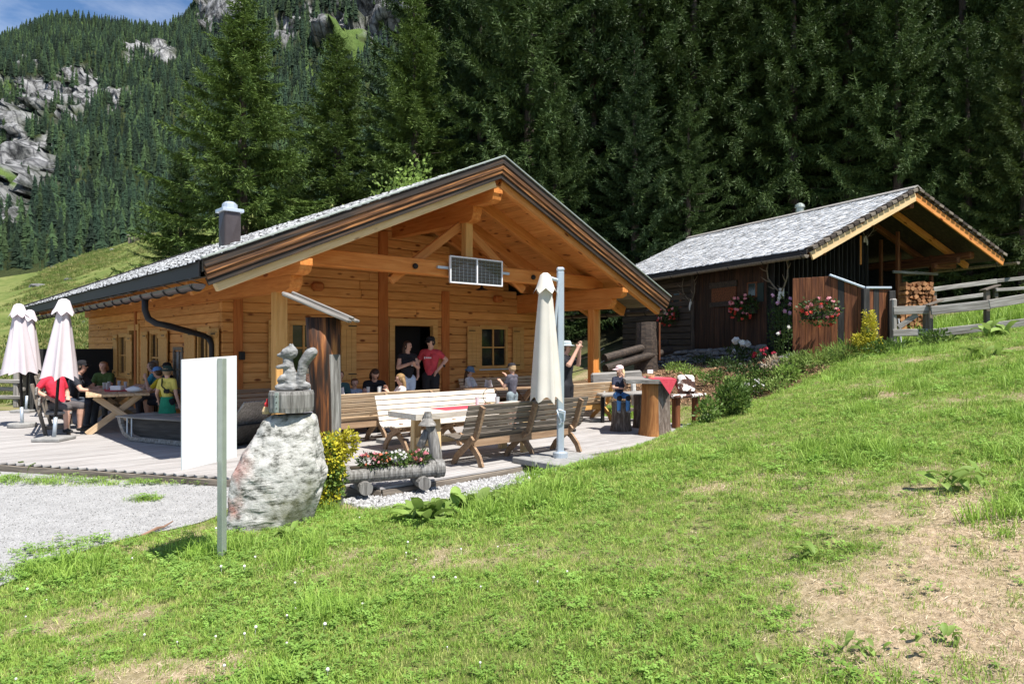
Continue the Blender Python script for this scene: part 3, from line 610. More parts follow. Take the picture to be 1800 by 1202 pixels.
put_tree(428, 30, -18, 4, 'tall spruce with drooping branches right behind the hut chimney, leftmost of the near trees', wide=1.55)
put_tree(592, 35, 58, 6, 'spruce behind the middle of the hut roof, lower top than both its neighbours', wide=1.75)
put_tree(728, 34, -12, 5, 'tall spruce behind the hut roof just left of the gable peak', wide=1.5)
put_tree(512, 50, 235, 3, 'smaller spruce squeezed between the chimney spruce and the one right of it', wide=1.2)
put_tree(660, 50, 215, 1, 'small spruce seen between two taller ones over the hut roof', wide=1.2)
put_tree(845, 38, -60, 3, 'broad dark spruce directly behind the hut gable peak', wide=1.1)
G = 'spruces of the dense dark forest at the right'; lab = 'tall dark spruce standing in the dense forest behind the barn and hut'
rnd = random.Random(11)
ROWS = {33: 'front row', 39: 'second row', 47: 'third row', 58: 'last row'}
REG = ((1000, 'behind the right slope of the hut roof'), (1180, 'between the hut peak and the barn'), (1420, 'behind the long side of the barn roof'), (1640, 'behind the barn gable'), (9999, 'above the rail fence at the right edge'))
FE = ('small spruce just right of the hut peak', 'spruce at the forest edge between hut roof and barn roof', 'low spruce touching the left end of the barn ridge', 'spruce behind the small one right of the hut peak', 'spruce right behind the middle of the barn ridge', 'spruce at the forest edge right of the barn peak', 'spruce at the forest edge above the rail fence', 'spruce directly behind the barn peak')
for (D, tops, p0, p1, st) in ((33, (-150, -330), 930, 1960, 96), (39, (-260, -420), 880, 1960, 100), (47, (-300, -480), 790, 1960, 105), (58, (-330, -520), 800, 1960, 105)):
    p = p0
    while p < p1:
        d = D + rnd.uniform(-2, 2)
        if D == 33: d = 32.5 + rnd.uniform(-1, 1.5) if p < 1400 else 30 + rnd.uniform(-2, 2)
        put_tree(p, d, rnd.uniform(*tops), rnd.randrange(4), 'dark forest spruce, %s, %s' % (ROWS[D], next(t for q, t in REG if p < q)), G, wide=rnd.uniform(1.0, 1.25)); p += st*rnd.uniform(.75, 1.25)
for i, (px, d, top) in enumerate(((975, 30.5, 118), (1115, 30.5, 60), (1210, 30.0, 160), (1000, 34, 30), (1320, 33.5, 90), (1700, 27.5, 30), (1800, 25.5, -20), (1570, 33, 40))):
    put_tree(px, d, top, rnd.randrange(4), FE[i], 'spruces at the front edge of the forest', wide=1.3)
put_tree(318, 47, 262, 3, 'lower spruce at the meadow edge left of the chimney', wide=1.7)
# ------------------------------------------------------------------ the timber hut (local x = along the gable, local y = towards its back)
hut = thing('alpine_hut', 'orange-brown log hut with wide gable porch roof and grey shingles', 'hut', HC, HA)
def ray_local(px, py, org, ang, axis, val):
    """where the view ray of a photo pixel meets the local plane axis = val of a building -> local point"""
    d = Vector(((px-900)/FPX, 1, -(py-HORY)/FPX)); o = Vector((0,0,CAMH)) - Vector(org); c, s = math.cos(ang), math.sin(ang)
    dl = Vector((d.x*c+d.y*s, -d.x*s+d.y*c, d.z)); ol = Vector((o.x*c+o.y*s, -o.x*s+o.y*c, o.z)); t = (val-ol[axis])/dl[axis]; return ol + dl*t
hf = lambda px, py: ray_local(px, py, HC, HA, 1, 2.57)
hl = lambda px, py: ray_local(px, py, HC, HA, 0, -3.92)
SL = .438; ZR = 5.32
zt = lambda u: ZR - SL*abs(u)
W = 3.92; WR = 4.7; WY = 2.57; REAR = 14.0; LOGH = .197
def intervals(a, b, cuts):
    out = [(a, b)]
    for c0, c1 in cuts:
        nw = []
        for s, e in out:
            if c1 <= s or c0 >= e: nw.append((s, e))
            else:
                if c0-s > .02: nw.append((s, c0))
                if e-c1 > .02: nw.append((c1, e))
        out = nw
    return out
# openings: (a0, a1, z0, z1) along each wall
dL, dR = hf(693, 600).x, hf(760, 600).x; dT = hf(726, 572).z
wRl, wRr, wRb, wRt = hf(845, 600).x, hf(889, 600).x, hf(867, 643).z, hf(867, 578).z
wLl, wLr = hf(512, 600).x, hf(556, 600).x
wLb, wLt = wRb, wRt
front_open = [(dL, dR, -1, dT), (wRl, wRr, wRb, wRt), (wLl, wLr, wLb, wLt)]
y_ = lambda px: hl(px, 600).y
left_open = [(y_(217)-.45, y_(217)+.35, .95, 1.95), (y_(243), y_(229), -1, 2.1), (y_(282), y_(266), .85, 2.0), (y_(321), y_(307), .75, 1.62), (y_(369), y_(350), .9, 2.0)]
left_open = [(min(a, b), max(a, b), c, d) for a, b, c, d in left_open]
random.seed(3)
gi = MB(); gi.prism([(-3.6, 2.6), (3.6, 2.6), (3.6, zt(3.6)-.3), (0, zt(0)-.3), (-3.6, zt(3.6)-.3)], lambda p, q: Vector((p, WY+.11, q)), lambda p, q: Vector((p, WY+.15, q))); gi.build('gable_infill', m_pine, hut)
z = 0.0; k = 0
while z < 5.0:
    zc = z + LOGH/2; half = min(W, (zt(0) - .60 - (z+LOGH*.5))/SL)
    if half < .15: break
    cuts = [(a-.04, b+.04) for a, b, z0, z1 in front_open if z0-.03 < zc < z1+.03]
    for s, e in intervals(-half, half if half < W else min(WR, (zt(0)-.60-(z+LOGH*.5))/SL), cuts):
        pts = [s, e] if e-s < 3.2 else [s, s+(e-s)*random.uniform(.35, .65), e]
        for a, b in zip(pts[:-1], pts[1:]):
            o = one_box('wall_log', m_pine, hut, ((a+b)/2, WY+.07+random.uniform(-.004, .004), zc), (b-a-.004, .14, LOGH-.005), None, .016)
    z += LOGH; k += 1
z = 0.0
while z < 2.95:
    zc = z + LOGH/2; cuts = [(a-.04, b+.04) for a, b, z0, z1 in left_open if z0-.03 < zc < z1+.03]
    for s, e in intervals(WY+.15, REAR, cuts):
        pts = [s, e] if e-s < 4 else [s, s+(e-s)*random.uniform(.35, .65), e]
        for a, b in zip(pts[:-1], pts[1:]):
            one_box('wall_log', m_pine, hut, (-W+.07+random.uniform(-.004, .004), (a+b)/2, zc), (b-a-.004, .14, LOGH-.005), Matrix.Rotation(R(90), 3, 'Z'), .016)
            if not cuts or True: pass
    one_box('wall_log', m_pine, hut, (WR-.07, (WY+REAR)/2, zc), (REAR-WY-.3, .14, LOGH-.005), Matrix.Rotation(R(90), 3, 'Z'), .016)
    one_box('wall_log', m_pine, hut, (0, REAR-.07, zc), (2*W-.3, .14, LOGH-.005), None, .016)
    z += LOGH
lin = MB(); lin.box((0, (WY+REAR)/2+.5, 1.6), (2*W-.9, REAR-WY-1.8, 3.1)); lin.build('inner_room', m_dark, hut)
g = MB(); g.prism([(-W, 2.95), (W, 2.95), (0, 4.65)], lambda p, q: Vector((p, REAR-.1, q)), lambda p, q: Vector((p, REAR-.02, q))); g.build('rear_gable', m_pine, hut)
# vertical wall posts and corner posts, protruding beam ends
for p0, p1, top in ((665, 681, 4.3), (776, 789, hf(782, 512).z)):
    a, b = hf(p0, 560).x, hf(p1, 560).x; one_beam('wall_post', m_pinepost, hut, ((a+b)/2, WY-.012, 0), ((a+b)/2, WY-.012, min(top, zt((a+b)/2)-.62)), .05, abs(b-a), ch=.008, up=(1,0,0))
a = hf(418, 560).x; one_beam('wall_post', m_pinepost, hut, (a, WY-.02, 0), (a, WY-.02, 2.75), .07, .17, ch=.01, up=(1,0,0))
for yy in (hl(245, 560).y+.3, ): one_beam('wall_post', m_pinepost, hut, (-W-.012, yy, 0), (-W-.012, yy, 2.8), .16, .05, ch=.008, up=(1,0,0))
for px, py in ((555, 504), (871, 526), (600, 580)):
    c = hf(px, py)
    if px != 600: one_box('beam_end', m_pinepost, hut, (c.x, WY-.09, c.z), (.24, .2, .19), None, .05)
# porch posts
for s, mt in ((-1, m_palewood), (1, m_pine2)):
    po = one_beam('porch_post', mt if s > 0 else m_shutter, hut, (s*W, 0, .02 if s < 0 else .28), (s*W, 0, 2.61), .20, .20, ch=.015, up=(1,0,0))
one_beam('porch_post', m_shutter, hut, (W+.22, .10, .28), (W+.22, .10, 2.61), .16, .16, ch=.015, up=(1,0,0))
one_box('post_base', m_greydark, hut, (W+.06, .03, .15), (.42, .34, .30), None, .02)
# purlins: two stacked timbers each, stepped and rounded at their ends
def purlin(u, ztop, w, h, y0, y1, lower):
    for i, (dz, ye) in enumerate(((0, y0), (h, y0+lower))):
        prof = [(y1, 0), (y1, -h+.004), (ye+.16, -h+.004), (ye+.05, -h+.05), (ye+.02, -h*.5), (ye, -h*.45), (ye, 0)]
        m = MB(); m.prism(prof, lambda p, q: Vector((p, w/2, q)), lambda p, q: Vector((p, -w/2, q)))
        o = m.build('purlin', m_pine2, hut); o.rotation_euler = (0, 0, R(90)); o.location = (u, 0, ztop-dz)
purlin(0, zt(0)-.55, .22, .30, -.97, REAR, .62)
purlin(-W, zt(W)-.55, .20, .24, -.97, REAR, .34)
purlin(W, zt(W)-.55, .20, .24, -.97, REAR, .34)
for s in (-1, 1): pass
# tie beam, king post, braces
one_beam('tie_beam', m_pine2, hut, (-4.15, -.02, 3.21), (4.15, -.02, 3.21), .20, .29, ch=.015)
one_beam('king_post', m_shutter, hut, (0, -.02, 3.36), (0, -.02, 4.42), .16, .18, ch=.012, up=(1,0,0))
for s in (-1, 1): one_beam('brace', m_soffit, hut, (s*.05, .13, 4.15), (s*1.72, .13, 2.93), .08, .17, ch=.012)
# roof slabs, rafters, soffit boards
for s in (-1, 1):
    r = MB(); r.prism([(0, -.06), (s*5.47, -.06), (s*5.47, -.2), (0, -.27)], lambda p, q: Vector((p, -1.06, zt(p)+q)), lambda p, q: Vector((p, REAR+.55, zt(p)+q))); r.build('roof_slab', m_greydark, hut)
    for i, yy in enumerate((-.92, .15, 1.25, 2.3)):
        one_beam('rafter', m_palewood if i == 0 and s < 0 else m_soffit, hut, (s*.09, yy, zt(.09)-.425), (s*5.28, yy, zt(5.28)-.425), .12, .24, ch=.01)
    for yy in (3.6, 4.8, 6.0, 7.2, 8.4, 9.6, 10.8, 12, 13.2):
        one_beam('rafter', m_soffit, hut, (s*3.9, yy, zt(3.9)-.425), (s*5.28, yy, zt(5.28)-.425), .12, .24, ch=.01)
    u = .07
    while u < 5.4:
        one_beam('soffit_board', m_soffit if u < 4.6 else m_greydark, hut, (s*u, -1.0, zt(u)-.29), (s*u, 2.6, zt(u)-.29), .148, .022, ch=.004, up=(s*SL, 0, 1)); u += .138
    u = 4.0
    while u < 5.4: one_beam('soffit_board', m_greydark, hut, (s*u, 2.6, zt(u)-.29), (s*u, REAR+.5, zt(u)-.29), .148, .022, ch=.004, up=(s*SL, 0, 1)); u += .138
    # stepped verge boards, front and back
    for d0, d1, yy, mt in ((.03, .15, -1.115, m_vergedark), (.12, .25, -1.095, m_verge), (.22, .33, -1.07, m_verge), (.30, .42, -1.045, m_vergedark)):
        for yv, sg in ((yy, 1), (REAR+.55-(yy+1.06), -1)):
            e = 5.5 - (d0+d1)*.12
            one_beam('verge_board', mt, hut, (0, yv, zt(0)-(d0+d1)/2), (s*e, yv, zt(e)-(d0+d1)/2), .03, (d1-d0)*.915, ch=.006)
    one_beam('verge_flashing', m_zinc, hut, (0, -1.10, zt(0)-.005), (s*5.5, -1.10, zt(5.5)-.005), .12, .028, ch=.004)
    one_beam('verge_flashing', m_darkmetal, hut, (0, REAR+.58, zt(0)+.005), (s*5.5, REAR+.58, zt(5.5)+.005), .12, .06, ch=.004)
    one_beam('eave_fascia', m_darkmetal, hut, (s*5.50, -1.02, zt(5.5)-.14), (s*5.50, REAR+.55, zt(5.5)-.14), .03, .24, ch=.004)
# shingles
def shingles(name, mtx, u0, u1, y0, y1, rows, wid, parent, mt, thick=.02, zf=None):
    V = []; F = []; L = abs(u1-u0); st = L/rows
    for i in range(rows):
        ua = u0 + (u1-u0)*i/rows; y = y0 + random.uniform(-wid, 0)
        while y < y1:
            w = wid*random.uniform(.6, 1.35); ya, yb = max(y, y0), min(y+w-.005, y1); y += w
            if yb-ya < .02: continue
            j = random.uniform(-.02, .02); th = thick*random.uniform(.7, 1.4); sg = 1 if u1 > u0 else -1
            uL = ua + sg*(st*1.25) + j*sg; uH = ua; b = len(V)
            for (uu, lift) in ((uL, th*1.9), (uH, th*.9)):
                for yy in (ya, yb): V.append((uu, yy, zf(uu)+lift)); 
            for yy in (ya, yb): V.append((uL, yy, zf(uL)+th*.7))
            F += [(b, b+1, b+3, b+2), (b, b+4, b+5, b+1)]
            
    o = np_mesh(name, V, F, mt, parent); o['kind'] = 'stuff'; return o
for s in (-1, 1): shingles('shingles', None, s*.02, s*5.52, -1.03, REAR+.52, 30, .13, hut, m_shingle, zf=lambda u: zt(u)-.05)
# gutters with their straps, downpipe
def gutter(parent, a, b, rad, mt, name='gutter', step=.62):
    a, b = Vector(a), Vector(b); d = (b-a).normalized(); side = d.cross(Vector((0,0,1))).normalized(); n = 9; m = MB(); vs = []; fs = []
    ring = [(math.cos(math.pi*j/(n-1)), -math.sin(math.pi*j/(n-1))) for j in range(n)]
    for p in (a, b):
        for r_ in (rad, rad-.006):
            for c, s_ in ring: vs.append(p + side*(c*r_) + Vector((0,0,s_*r_)))
    for j in range(n-1): fs += [(j, j+1, 2*n+j+1, 2*n+j), (n+j+1, n+j, 3*n+j, 3*n+j+1)]
    fs += [(0, 2*n, 3*n, n), (n-1, 2*n-1, 4*n-1, 3*n-1)]; m.add(vs, fs)
    for p in (a, b): k = len(m.v); m.add([p + side*(c*rad) + Vector((0,0,s_*rad)) for c, s_ in ring], [tuple(range(n))])
    gt = m.build(name, mt, parent, smooth=False); L = (b-a).length; t = .12
    while t < L:
        q = MB(); p = a + d*t
        q.tube([p + side*(c*(rad+.008)) + Vector((0,0,s_*(rad+.008))) for c, s_ in ring], .012, 6); 
        for v_ in range(len(q.v)): pass
        q.beam(p + side*rad - d*.02 + Vector((0,0,.01)), p - side*(rad+.05) - d*.02 + Vector((0,0,.07)), .03, .006); q.build('gutter_strap', m_darkmetal, gt, smooth=True); t += step
    return gt
gutter(hut, (-5.50, -1.02, 2.56), (-5.50, REAR+.6, 2.50), .082, m_gutter)
gutter(hut, (5.50, REAR+.6, 2.50), (5.50, -.95, 2.56), .082, m_gutter)
def hy(px, u):                                                       # local y on the line local x = u that shows at photo column px
    return ray_local(px, 600, HC, HA, 0, u).y
yp = hy(255, -5.50); dpipe = MB(); cn = hl(384, 588)
pts = [(-5.50, yp, 2.5), (-5.50, yp, 2.30), (-5.46, yp-.03, 2.16), (-5.36, yp-.10, 2.08), (-5.2, yp-.22, 2.04)]
e = Vector((-4.02, 2.85, 1.90)); 
pts += [tuple(e + Vector((-.10, .12, .01))), tuple(e + Vector((-.03, .02, -.05))), (e.x, e.y-.04, e.z-.18), (e.x, e.y-.04, .05)]
dpipe.tube(pts, .052, 12); dpipe.build('downpipe', m_darkmetal, hut, smooth=True)
# chimney, sheet metal with a pressed cross
cz = None
for it in range(400):
    D = 14 + it*.03; p = dp(410, 430, D); u_, v_ = to_uv(p)
    if p.z < zt(u_)+.0 and it > 0 and u_ < 0: cz = (u_, -v_, p.z); break
    if u_ >= 0: cz = (u_-.3, -v_, p.z); break
ch = MB(); cu, cyy, czz = cz; cu += .04; cyy += .3; cw = 40*uv(cu, -cyy).y/FPX/1.40
ch.box((0, 0, 0), (cw, cw, 1.9), None, .02)
for ang in range(4):
    Mx = Matrix.Rotation(R(90*ang), 3, 'Z'); h = cw/2+.001
    vs = [Mx @ Vector(p) for p in ((-h+.03, -h, .1), (h-.03, -h, .1), (h-.03, -h, .92), (-h+.03, -h, .92), (0, -h-.035, .51))]; ch.add(vs, [(0,1,4), (1,2,4), (2,3,4), (3,0,4)])
chim = ch.build('chimney', plain('chimney_sheet_metal', (.075,.062,.062), rough=.45, metal=.6, var=.08), hut, fixn=True); Dc = uv(cu, -cyy).y
chim.location = (cu, cyy, CAMH + (HORY-374)*Dc/FPX - .95)
c2 = MB(); c2.box((0,0,.98), (cw+.10, cw+.10, .07), None, .01); c2.lathe((0,0,1.0), [(.16,0),(.15,.12),(.09,.17),(0.01,.18)], 14); c2.build('chimney_cap', m_alu, chim)
# door, windows and shutters
F_FRONT = lambda a, z, o: Vector((a, WY - o, z))
F_LEFT = lambda a, z, o: Vector((-W - o, a, z))
def abox(m, f, a0, a1, z0, z1, o0, o1, ch=.004):
    p, q = f(a0, z0, o0), f(a1, z1, o1); c = (p+q)/2; d = q-p; m.box(c, (abs(d.x), abs(d.y), abs(d.z)), None, ch)
def window(f, a0, a1, z0, z1, nx=2, nz=2, fw=.07, mt=None, gl=None):
    mt = mt or m_shutter; m = MB()
    for b in ((a0-.05, a1+.05, z1-.01, z1+fw+.02), (a0-.05, a1+.05, z0-fw, z0+.01)): abox(m, f, *b, -.06, .03)
    for b in ((a0-.05, a0+.02, z0+.01, z1-.01), (a1-.02, a1+.05, z0+.01, z1-.01)): abox(m, f, *b, -.06, .028)
    for i in range(1, nx): c = a0+(a1-a0)*i/nx; abox(m, f, c-.022, c+.022, z0+.012, z1-.012, -.04, .0)
    for i in range(1, nz): c = z0+(z1-z0)*i/nz; abox(m, f, a0+.022, a1-.022, c-.018, c+.018, -.042, -.004)
    w = m.build('window', mt, hut)
    for i in range(nx):
        for j in range(nz):
            pm = MB(); abox(pm, f, a0+(a1-a0)*i/nx+.018, a0+(a1-a0)*(i+1)/nx-.018, z0+(z1-z0)*j/nz+.016, z0+(z1-z0)*(j+1)/nz-.016, -.034, -.028, 0); pm.build('pane', gl or m_glass, w)
    sm = MB(); abox(sm, f, a0-.10, a1+.10, z0-fw-.035, z0-fw-.002, -.03, .08); sm.build('sill', m_alu if f is F_FRONT else mt, w); return w
def shutter(f, a0, a1, z0, z1, o=.04, hinge='l'):
    m = MB(); n = 3; a0, a1 = min(a0, a1), max(a0, a1)
    for i in range(n): abox(m, f, a0+(a1-a0)*i/n+.002, a0+(a1-a0)*(i+1)/n-.002, z0, z1, o, o+.03)
    for zz in (z0+.10, z1-.17): abox(m, f, a0+.01, a1-.01, zz, zz+.09, o+.03, o+.052)
    s = m.build('shutter', m_shutter, hut)
    for zz in (z0+.12, z1-.12):
        h = MB(); c = a0+(a1-a0)*(.7 if hinge == 'r' else .3); abox(h, f, c-.10, c+.10, zz, zz+.022, o+.053, o+.062, 0); h.build('hinge', m_iron, s)
    return s
window(F_FRONT, wRl, wRr, wRb, wRt); sw = (wRr-wRl)*.62
shutter(F_FRONT, hf(819, 600).x, wRl-.06, wRb-.12, wRt+.05); shutter(F_FRONT, wRr+.20, hf(918, 600).x, wRb-.12, wRt+.05)
window(F_FRONT, wLl, wLr, wLb, wLt); shutter(F_FRONT, wLr+.10, hf(624, 600).x*.25+wLr*.75+.25, wLb-.12, wLt+.08, hinge='r'); shutter(F_FRONT, wLl-.5, wLl-.06, wLb-.12, wLt+.08)
shutter(F_FRONT, hf(597, 600).x, hf(624, 600).x, wLb-.22, wLt+.10, hinge='r')
l0 = left_open[0]; window(F_LEFT, *l0); shutter(F_LEFT, l0[0]-.62, l0[0]-.06, l0[2]-.1, l0[3]+.05); shutter(F_LEFT, l0[1]+.06, l0[1]+.5, l0[2]-.1, l0[3]+.05)
l2 = left_open[2]; window(F_LEFT, *l2); shutter(F_LEFT, l2[0]-.72, l2[0]-.06, l2[2]-.1, l2[3]+.05); shutter(F_LEFT, l2[1]+.10, l2[1]+.65, l2[2]-.1, l2[3]+.05)
l3 = left_open[3]; window(F_LEFT, *l3, nx=2, nz=2, fw=.04, mt=m_greydark, gl=plain('curtained_pane', (.30,.31,.33), rough=.2, spec=.6))
l4 = left_open[4]; window(F_LEFT, *l4); shutter(F_LEFT, l4[0]-.62, l4[0]-.06, l4[2]-.1, l4[3]+.05); shutter(F_LEFT, l4[1]+.08, l4[1]+.72, l4[2]-.1, l4[3]+.05)
def door(f, a0, a1, z1, inner):
    m = MB()
    for b in ((a0-.14, a1+.14, z1, z1+.15), (a0-.14, a0, .1, z1), (a1, a1+.14, .1, z1)): abox(m, f, *b, -.10, .035)
    d = m.build('door_frame', m_shutter, hut); i = MB(); abox(i, f, a0, a1, .1, z1, -.55, -.50, 0); i.build('doorway', inner, d)  # near-black sheet stands in for the darkness of the unlit room
    s = MB(); abox(s, f, a0-.1, a1+.1, .02, .12, -.3, .34); s.build('doorstep', m_grey, d); return d
door(F_FRONT, dL, dR, dT, m_dark); l1 = left_open[1]; door(F_LEFT, l1[0], l1[1], l1[3], m_dark)
# lamps, house number plate, electric box
for u_, py in ((hf(775, 590).x*.0-1.35, 0), (1.75, 0)):
    b = MB(); b.ball((u_, -.15, 3.20), .055, 10, 6); b.tube([(u_, -.02, 3.20), (u_, -.12, 3.20)], .03, 8); b.build('spotlight', m_iron, hut)
c = hf(822, 512); b = MB(); b.lathe((c.x, WY-.55, c.z), [(.16, 0), (.05, .05), (.02, .10), (.02, .25)], 14); b.build('pendant_lamp', m_iron, hut)
c = hl(227, 604); b = MB(); b.box((-W-.02, c.y, c.z), (.02, .14, .24)); b.build('number_plate', m_paper, hut)
c = hf(420, 625); b = MB(); b.box((c.x+.02, WY-.09, c.z), (.10, .10, .16), None, .01); b.build('socket_box', m_iron, hut)
# solar panel on the tie beam: a thing of its own
c0, c1 = ray_local(790, 472, HC, HA, 1, -.22), ray_local(882, 480, HC, HA, 1, -.22); zz0, zz1 = ray_local(790, 497, HC, HA, 1, -.22).z, ray_local(790, 449, HC, HA, 1, -.22).z
pw = c1.x-c0.x; phh = zz1-zz0
solar = thing('solar_panel', 'small solar panel with white frame hanging on the hut tie beam', 'solar panel', uv((c0.x+c1.x)/2, .22, zz0), HA)
for i in range(2):
    pm = MB(); xa = -pw/2+.02+i*(pw/2-.005); xb = xa + pw/2-.035; pm.box(((xa+xb)/2, 0, phh/2), (xb-xa, .02, phh-.05)); pn = pm.build('panel', m_solar, solar)
    for a in range(6):
        for bb in range(7):
            q = MB(); wq, hq = (xb-xa-.02)/6, (phh-.07)/7; q.box((xa+.01+wq*(a+.5), -.012, .035+hq*(bb+.5)), (wq-.006, .004, hq-.006)); 
            if a == 0 and bb == 0: cells = MB()
            cells.v and None; cells.add(q.v, q.f)
    cells.build('cells', plain('solar_cell_blue%d' % i, (.010,.012,.020), rough=.12, spec=.7, var=.05), pn)
    gl = MB()
    for a in range(7): gl.box((xa+.01+wq*a, -.0105, phh/2), (.003, .002, phh-.07))
    for bb in range(8): gl.box(((xa+xb)/2, -.0105, .035+hq*bb), (xb-xa-.02, .0015, .003))
    gl.build('cell_lines', m_alu, pn)
fr = MB()
for (x_, z_, sx, sz) in ((0, .012, pw, .025), (0, phh-.012, pw, .025), (-pw/2+.012, phh/2, .025, phh-.05), (pw/2-.012, phh/2, .025, phh-.05), (0, phh/2, .03, phh-.05)): fr.box((x_, -.008, z_), (sx, .05, sz), None, .003)
fr.build('frame', m_white, solar); rl = MB(); rl.box((0, .06, phh*.55), (pw+.5, .05, .05)); rl.build('mounting_rail', m_alu, solar)
# ------------------------------------------------------------------ leafy helpers
def leaves(n, c, r, size, seed, shell=.55, up=.3, aspect=.55, lump=.35):
    """n small pointed leaves through an uneven ellipsoid -> V, F"""
    q = np.random.default_rng(seed); d = unit(q.normal(size=(n, 3))); rr = (shell + (1-shell)*q.random(n))**.6
    lob = 1 + lump*np.sin(d[:, 0]*5+seed)*np.cos(d[:, 1]*4+seed*2)*np.cos(d[:, 2]*4.3) ; p = np.array(c) + d*np.array(r)*(rr*lob)[:, None]
    t = unit(d + q.normal(0, .7, (n, 3)) + np.array([0,0,up])); s = unit(np.cross(t, q.normal(size=(n, 3)))); l = (size*q.uniform(.6, 1.3, n))[:, None]; nn = np.cross(t, s)
    V = np.stack([p, p+t*l*.5+s*l*aspect*.5+nn*l*.06, p+t*l, p+t*l*.5-s*l*aspect*.5+nn*l*.06], 1).reshape(-1, 3); F = np.arange(n*4).reshape(-1, 4); return V, F
def petals(n, pts, size, seed, k=9):
    """blossoms: tight rosettes of small quads at the given points"""
    q = np.random.default_rng(seed); P = np.repeat(np.array(pts), k, 0); d = unit(q.normal(size=(len(P), 3)) + np.array([.1,-.35,.35])); p = P + d*size*.5*q.random((len(P), 1)); s = unit(np.cross(d, q.normal(size=(len(P), 3)))); t = np.cross(d, s); l = size*q.uniform(.3, .55, (len(P), 1))
    V = np.stack([p-s*l-t*l*.6, p+s*l-t*l*.6, p+s*l+t*l*.6+d*l*.4, p-s*l+t*l*.6+d*l*.4], 1).reshape(-1, 3); return V, np.arange(len(V)).reshape(-1, 4)
def pts_in(n, c, r, seed): q = np.random.default_rng(seed); d = unit(q.normal(size=(n, 3))); d[:, 1] = -np.abs(d[:, 1]); return np.array(c) + d*np.array(r)*q.uniform(.8, 1.08, (n, 1))
m_leafd = leafmat('dark_leaf', (.030,.062,.014), (.065,.11,.028), trans=.2)
m_leaf = leafmat('green_leaf', (.065,.125,.022), (.13,.20,.045), trans=.3)
m_leafl = leafmat('light_green_leaf', (.17,.27,.05), (.27,.37,.10), trans=.35)
m_leafy = leafmat('yellow_leaf', (.46,.42,.03), (.64,.58,.07), trans=.25)
m_petr = leafmat('red_petal', (.52,.045,.03), (.66,.09,.06), trans=.15); m_petp = leafmat('pink_petal', (.62,.20,.24), (.74,.36,.38), trans=.2)
m_petw = leafmat('white_petal', (.72,.70,.66), (.82,.80,.78), trans=.2); m_peto = leafmat('salmon_petal', (.62,.16,.08), (.72,.26,.15), trans=.2); m_petm = leafmat('mauve_petal', (.56,.28,.42), (.68,.42,.54), trans=.2)

# ------------------------------------------------------------------ the old barn (local x = along its gable, local y = towards its back)
BA = R(24.1); BD = 17.5; BO = Vector((522/1200*BD, BD, 0)); BL = 9.86
def bw(x, y, z=0.0): c, s = math.cos(BA), math.sin(BA); return BO + Vector((x*c-y*s, x*s+y*c, z))
BAP, BWD, BZL, BZA, BZR = 4.10, 8.15, 4.195, 6.12, 4.44
bz = lambda x: BZL + (BZA-BZL)*x/BAP if x <= BAP else BZA - (BZA-BZR)*(x-BAP)/(BWD-BAP)
barn = thing('old_barn', 'old dark timber barn with grey shingle roof on the right', 'barn', BO, BA)
bl = lambda px, py: ray_local(px, py, BO, BA, 0, .85); bf = lambda px, py, y=2.2: ray_local(px, py, BO, BA, 1, y)
for x0, x1 in ((0, BAP), (BAP, BWD)):
    r = MB(); r.prism([(x0, -.02), (x1, -.02), (x1, -.11), (x0, -.11)], lambda p, q: Vector((p, .06, bz(p)+q)), lambda p, q: Vector((p, BL, bz(p)+q))); r.build('roof_slab', m_barnlog, barn)
random.seed(9)
shingles('shingles', None, BAP-.02, -.03, .1, BL, 24, .115, barn, m_shingle, thick=.022, zf=bz); shingles('shingles', None, BAP+.02, BWD+.03, .1, BL, 26, .115, barn, m_shingle, thick=.018, zf=bz)
rc = MB(); rc.prism([(-.17, -.03), (0, .055), (.17, -.03), (.17, -.06), (0, .02), (-.17, -.06)], lambda p, q: Vector((BAP+p, -.05, BZA+q+.03)), lambda p, q: Vector((BAP+p, BL+.05, BZA+q+.03))); rc.build('ridge_cap', m_grey, barn)
# shingles folded over the verge, one by one
for x0, x1, n in ((0.03, BAP-.04, 19), (BWD-.03, BAP+.04, 19)):
    for i in range(n):
        xa = x0 + (x1-x0)*i/n; xb = x0 + (x1-x0)*(i+1.0)/n; m = MB(); w = abs(xb-xa); xm = (xa+xb)/2; sl = math.atan((bz(xb)-bz(xa))/(xb-xa)); Mx = Matrix.Rotation(-sl, 3, 'Y')
        m.box((0,0,0), (w*.98, .16, .028), None, .004); m.box((0, -.075, -.035), (w*.9, .028, .075), None, .004)
        o = m.build('verge_shingle', m_barnlog if i % 2 else m_greydark, barn); o.rotation_mode = 'QUATERNION'; o.rotation_quaternion = (Mx @ Matrix.Rotation(R(6 if x0 < 1 else -6), 3, 'Y')).to_quaternion(); o.location = (xm, .0, bz(xm)+.015)
one_beam('barge_board', m_palewood, barn, (.10, .02, bz(.10)-.23), (BAP, .02, bz(BAP)-.23), .05, .22, ch=.008)
one_beam('barge_board', m_soffit, barn, (BAP, .02, bz(BAP)-.23), (BWD-.08, .02, bz(BWD-.08)-.23), .05, .22, ch=.008)
for yy in (1.1, 2.1):
    one_beam('rafter', m_barnwarm, barn, (.15, yy, bz(.15)-.2), (BAP, yy, bz(BAP)-.2), .13, .16); one_beam('rafter', m_soffit if yy < 2 else m_barnwarm, barn, (BAP, yy, bz(BAP)-.2), (BWD-.1, yy, bz(BWD)-.2), .13, .16)
one_beam('ridge_beam', m_barnwarm, barn, (BAP, .12, BZA-.42), (BAP, BL-.1, BZA-.42), .18, .22, ch=.02)
for xx in (.95, BWD-1.0): one_beam('wall_plate', m_barnwarm, barn, (xx, .35, bz(xx)-.40), (xx, BL-.2, bz(xx)-.40), .2, .22, ch=.03)
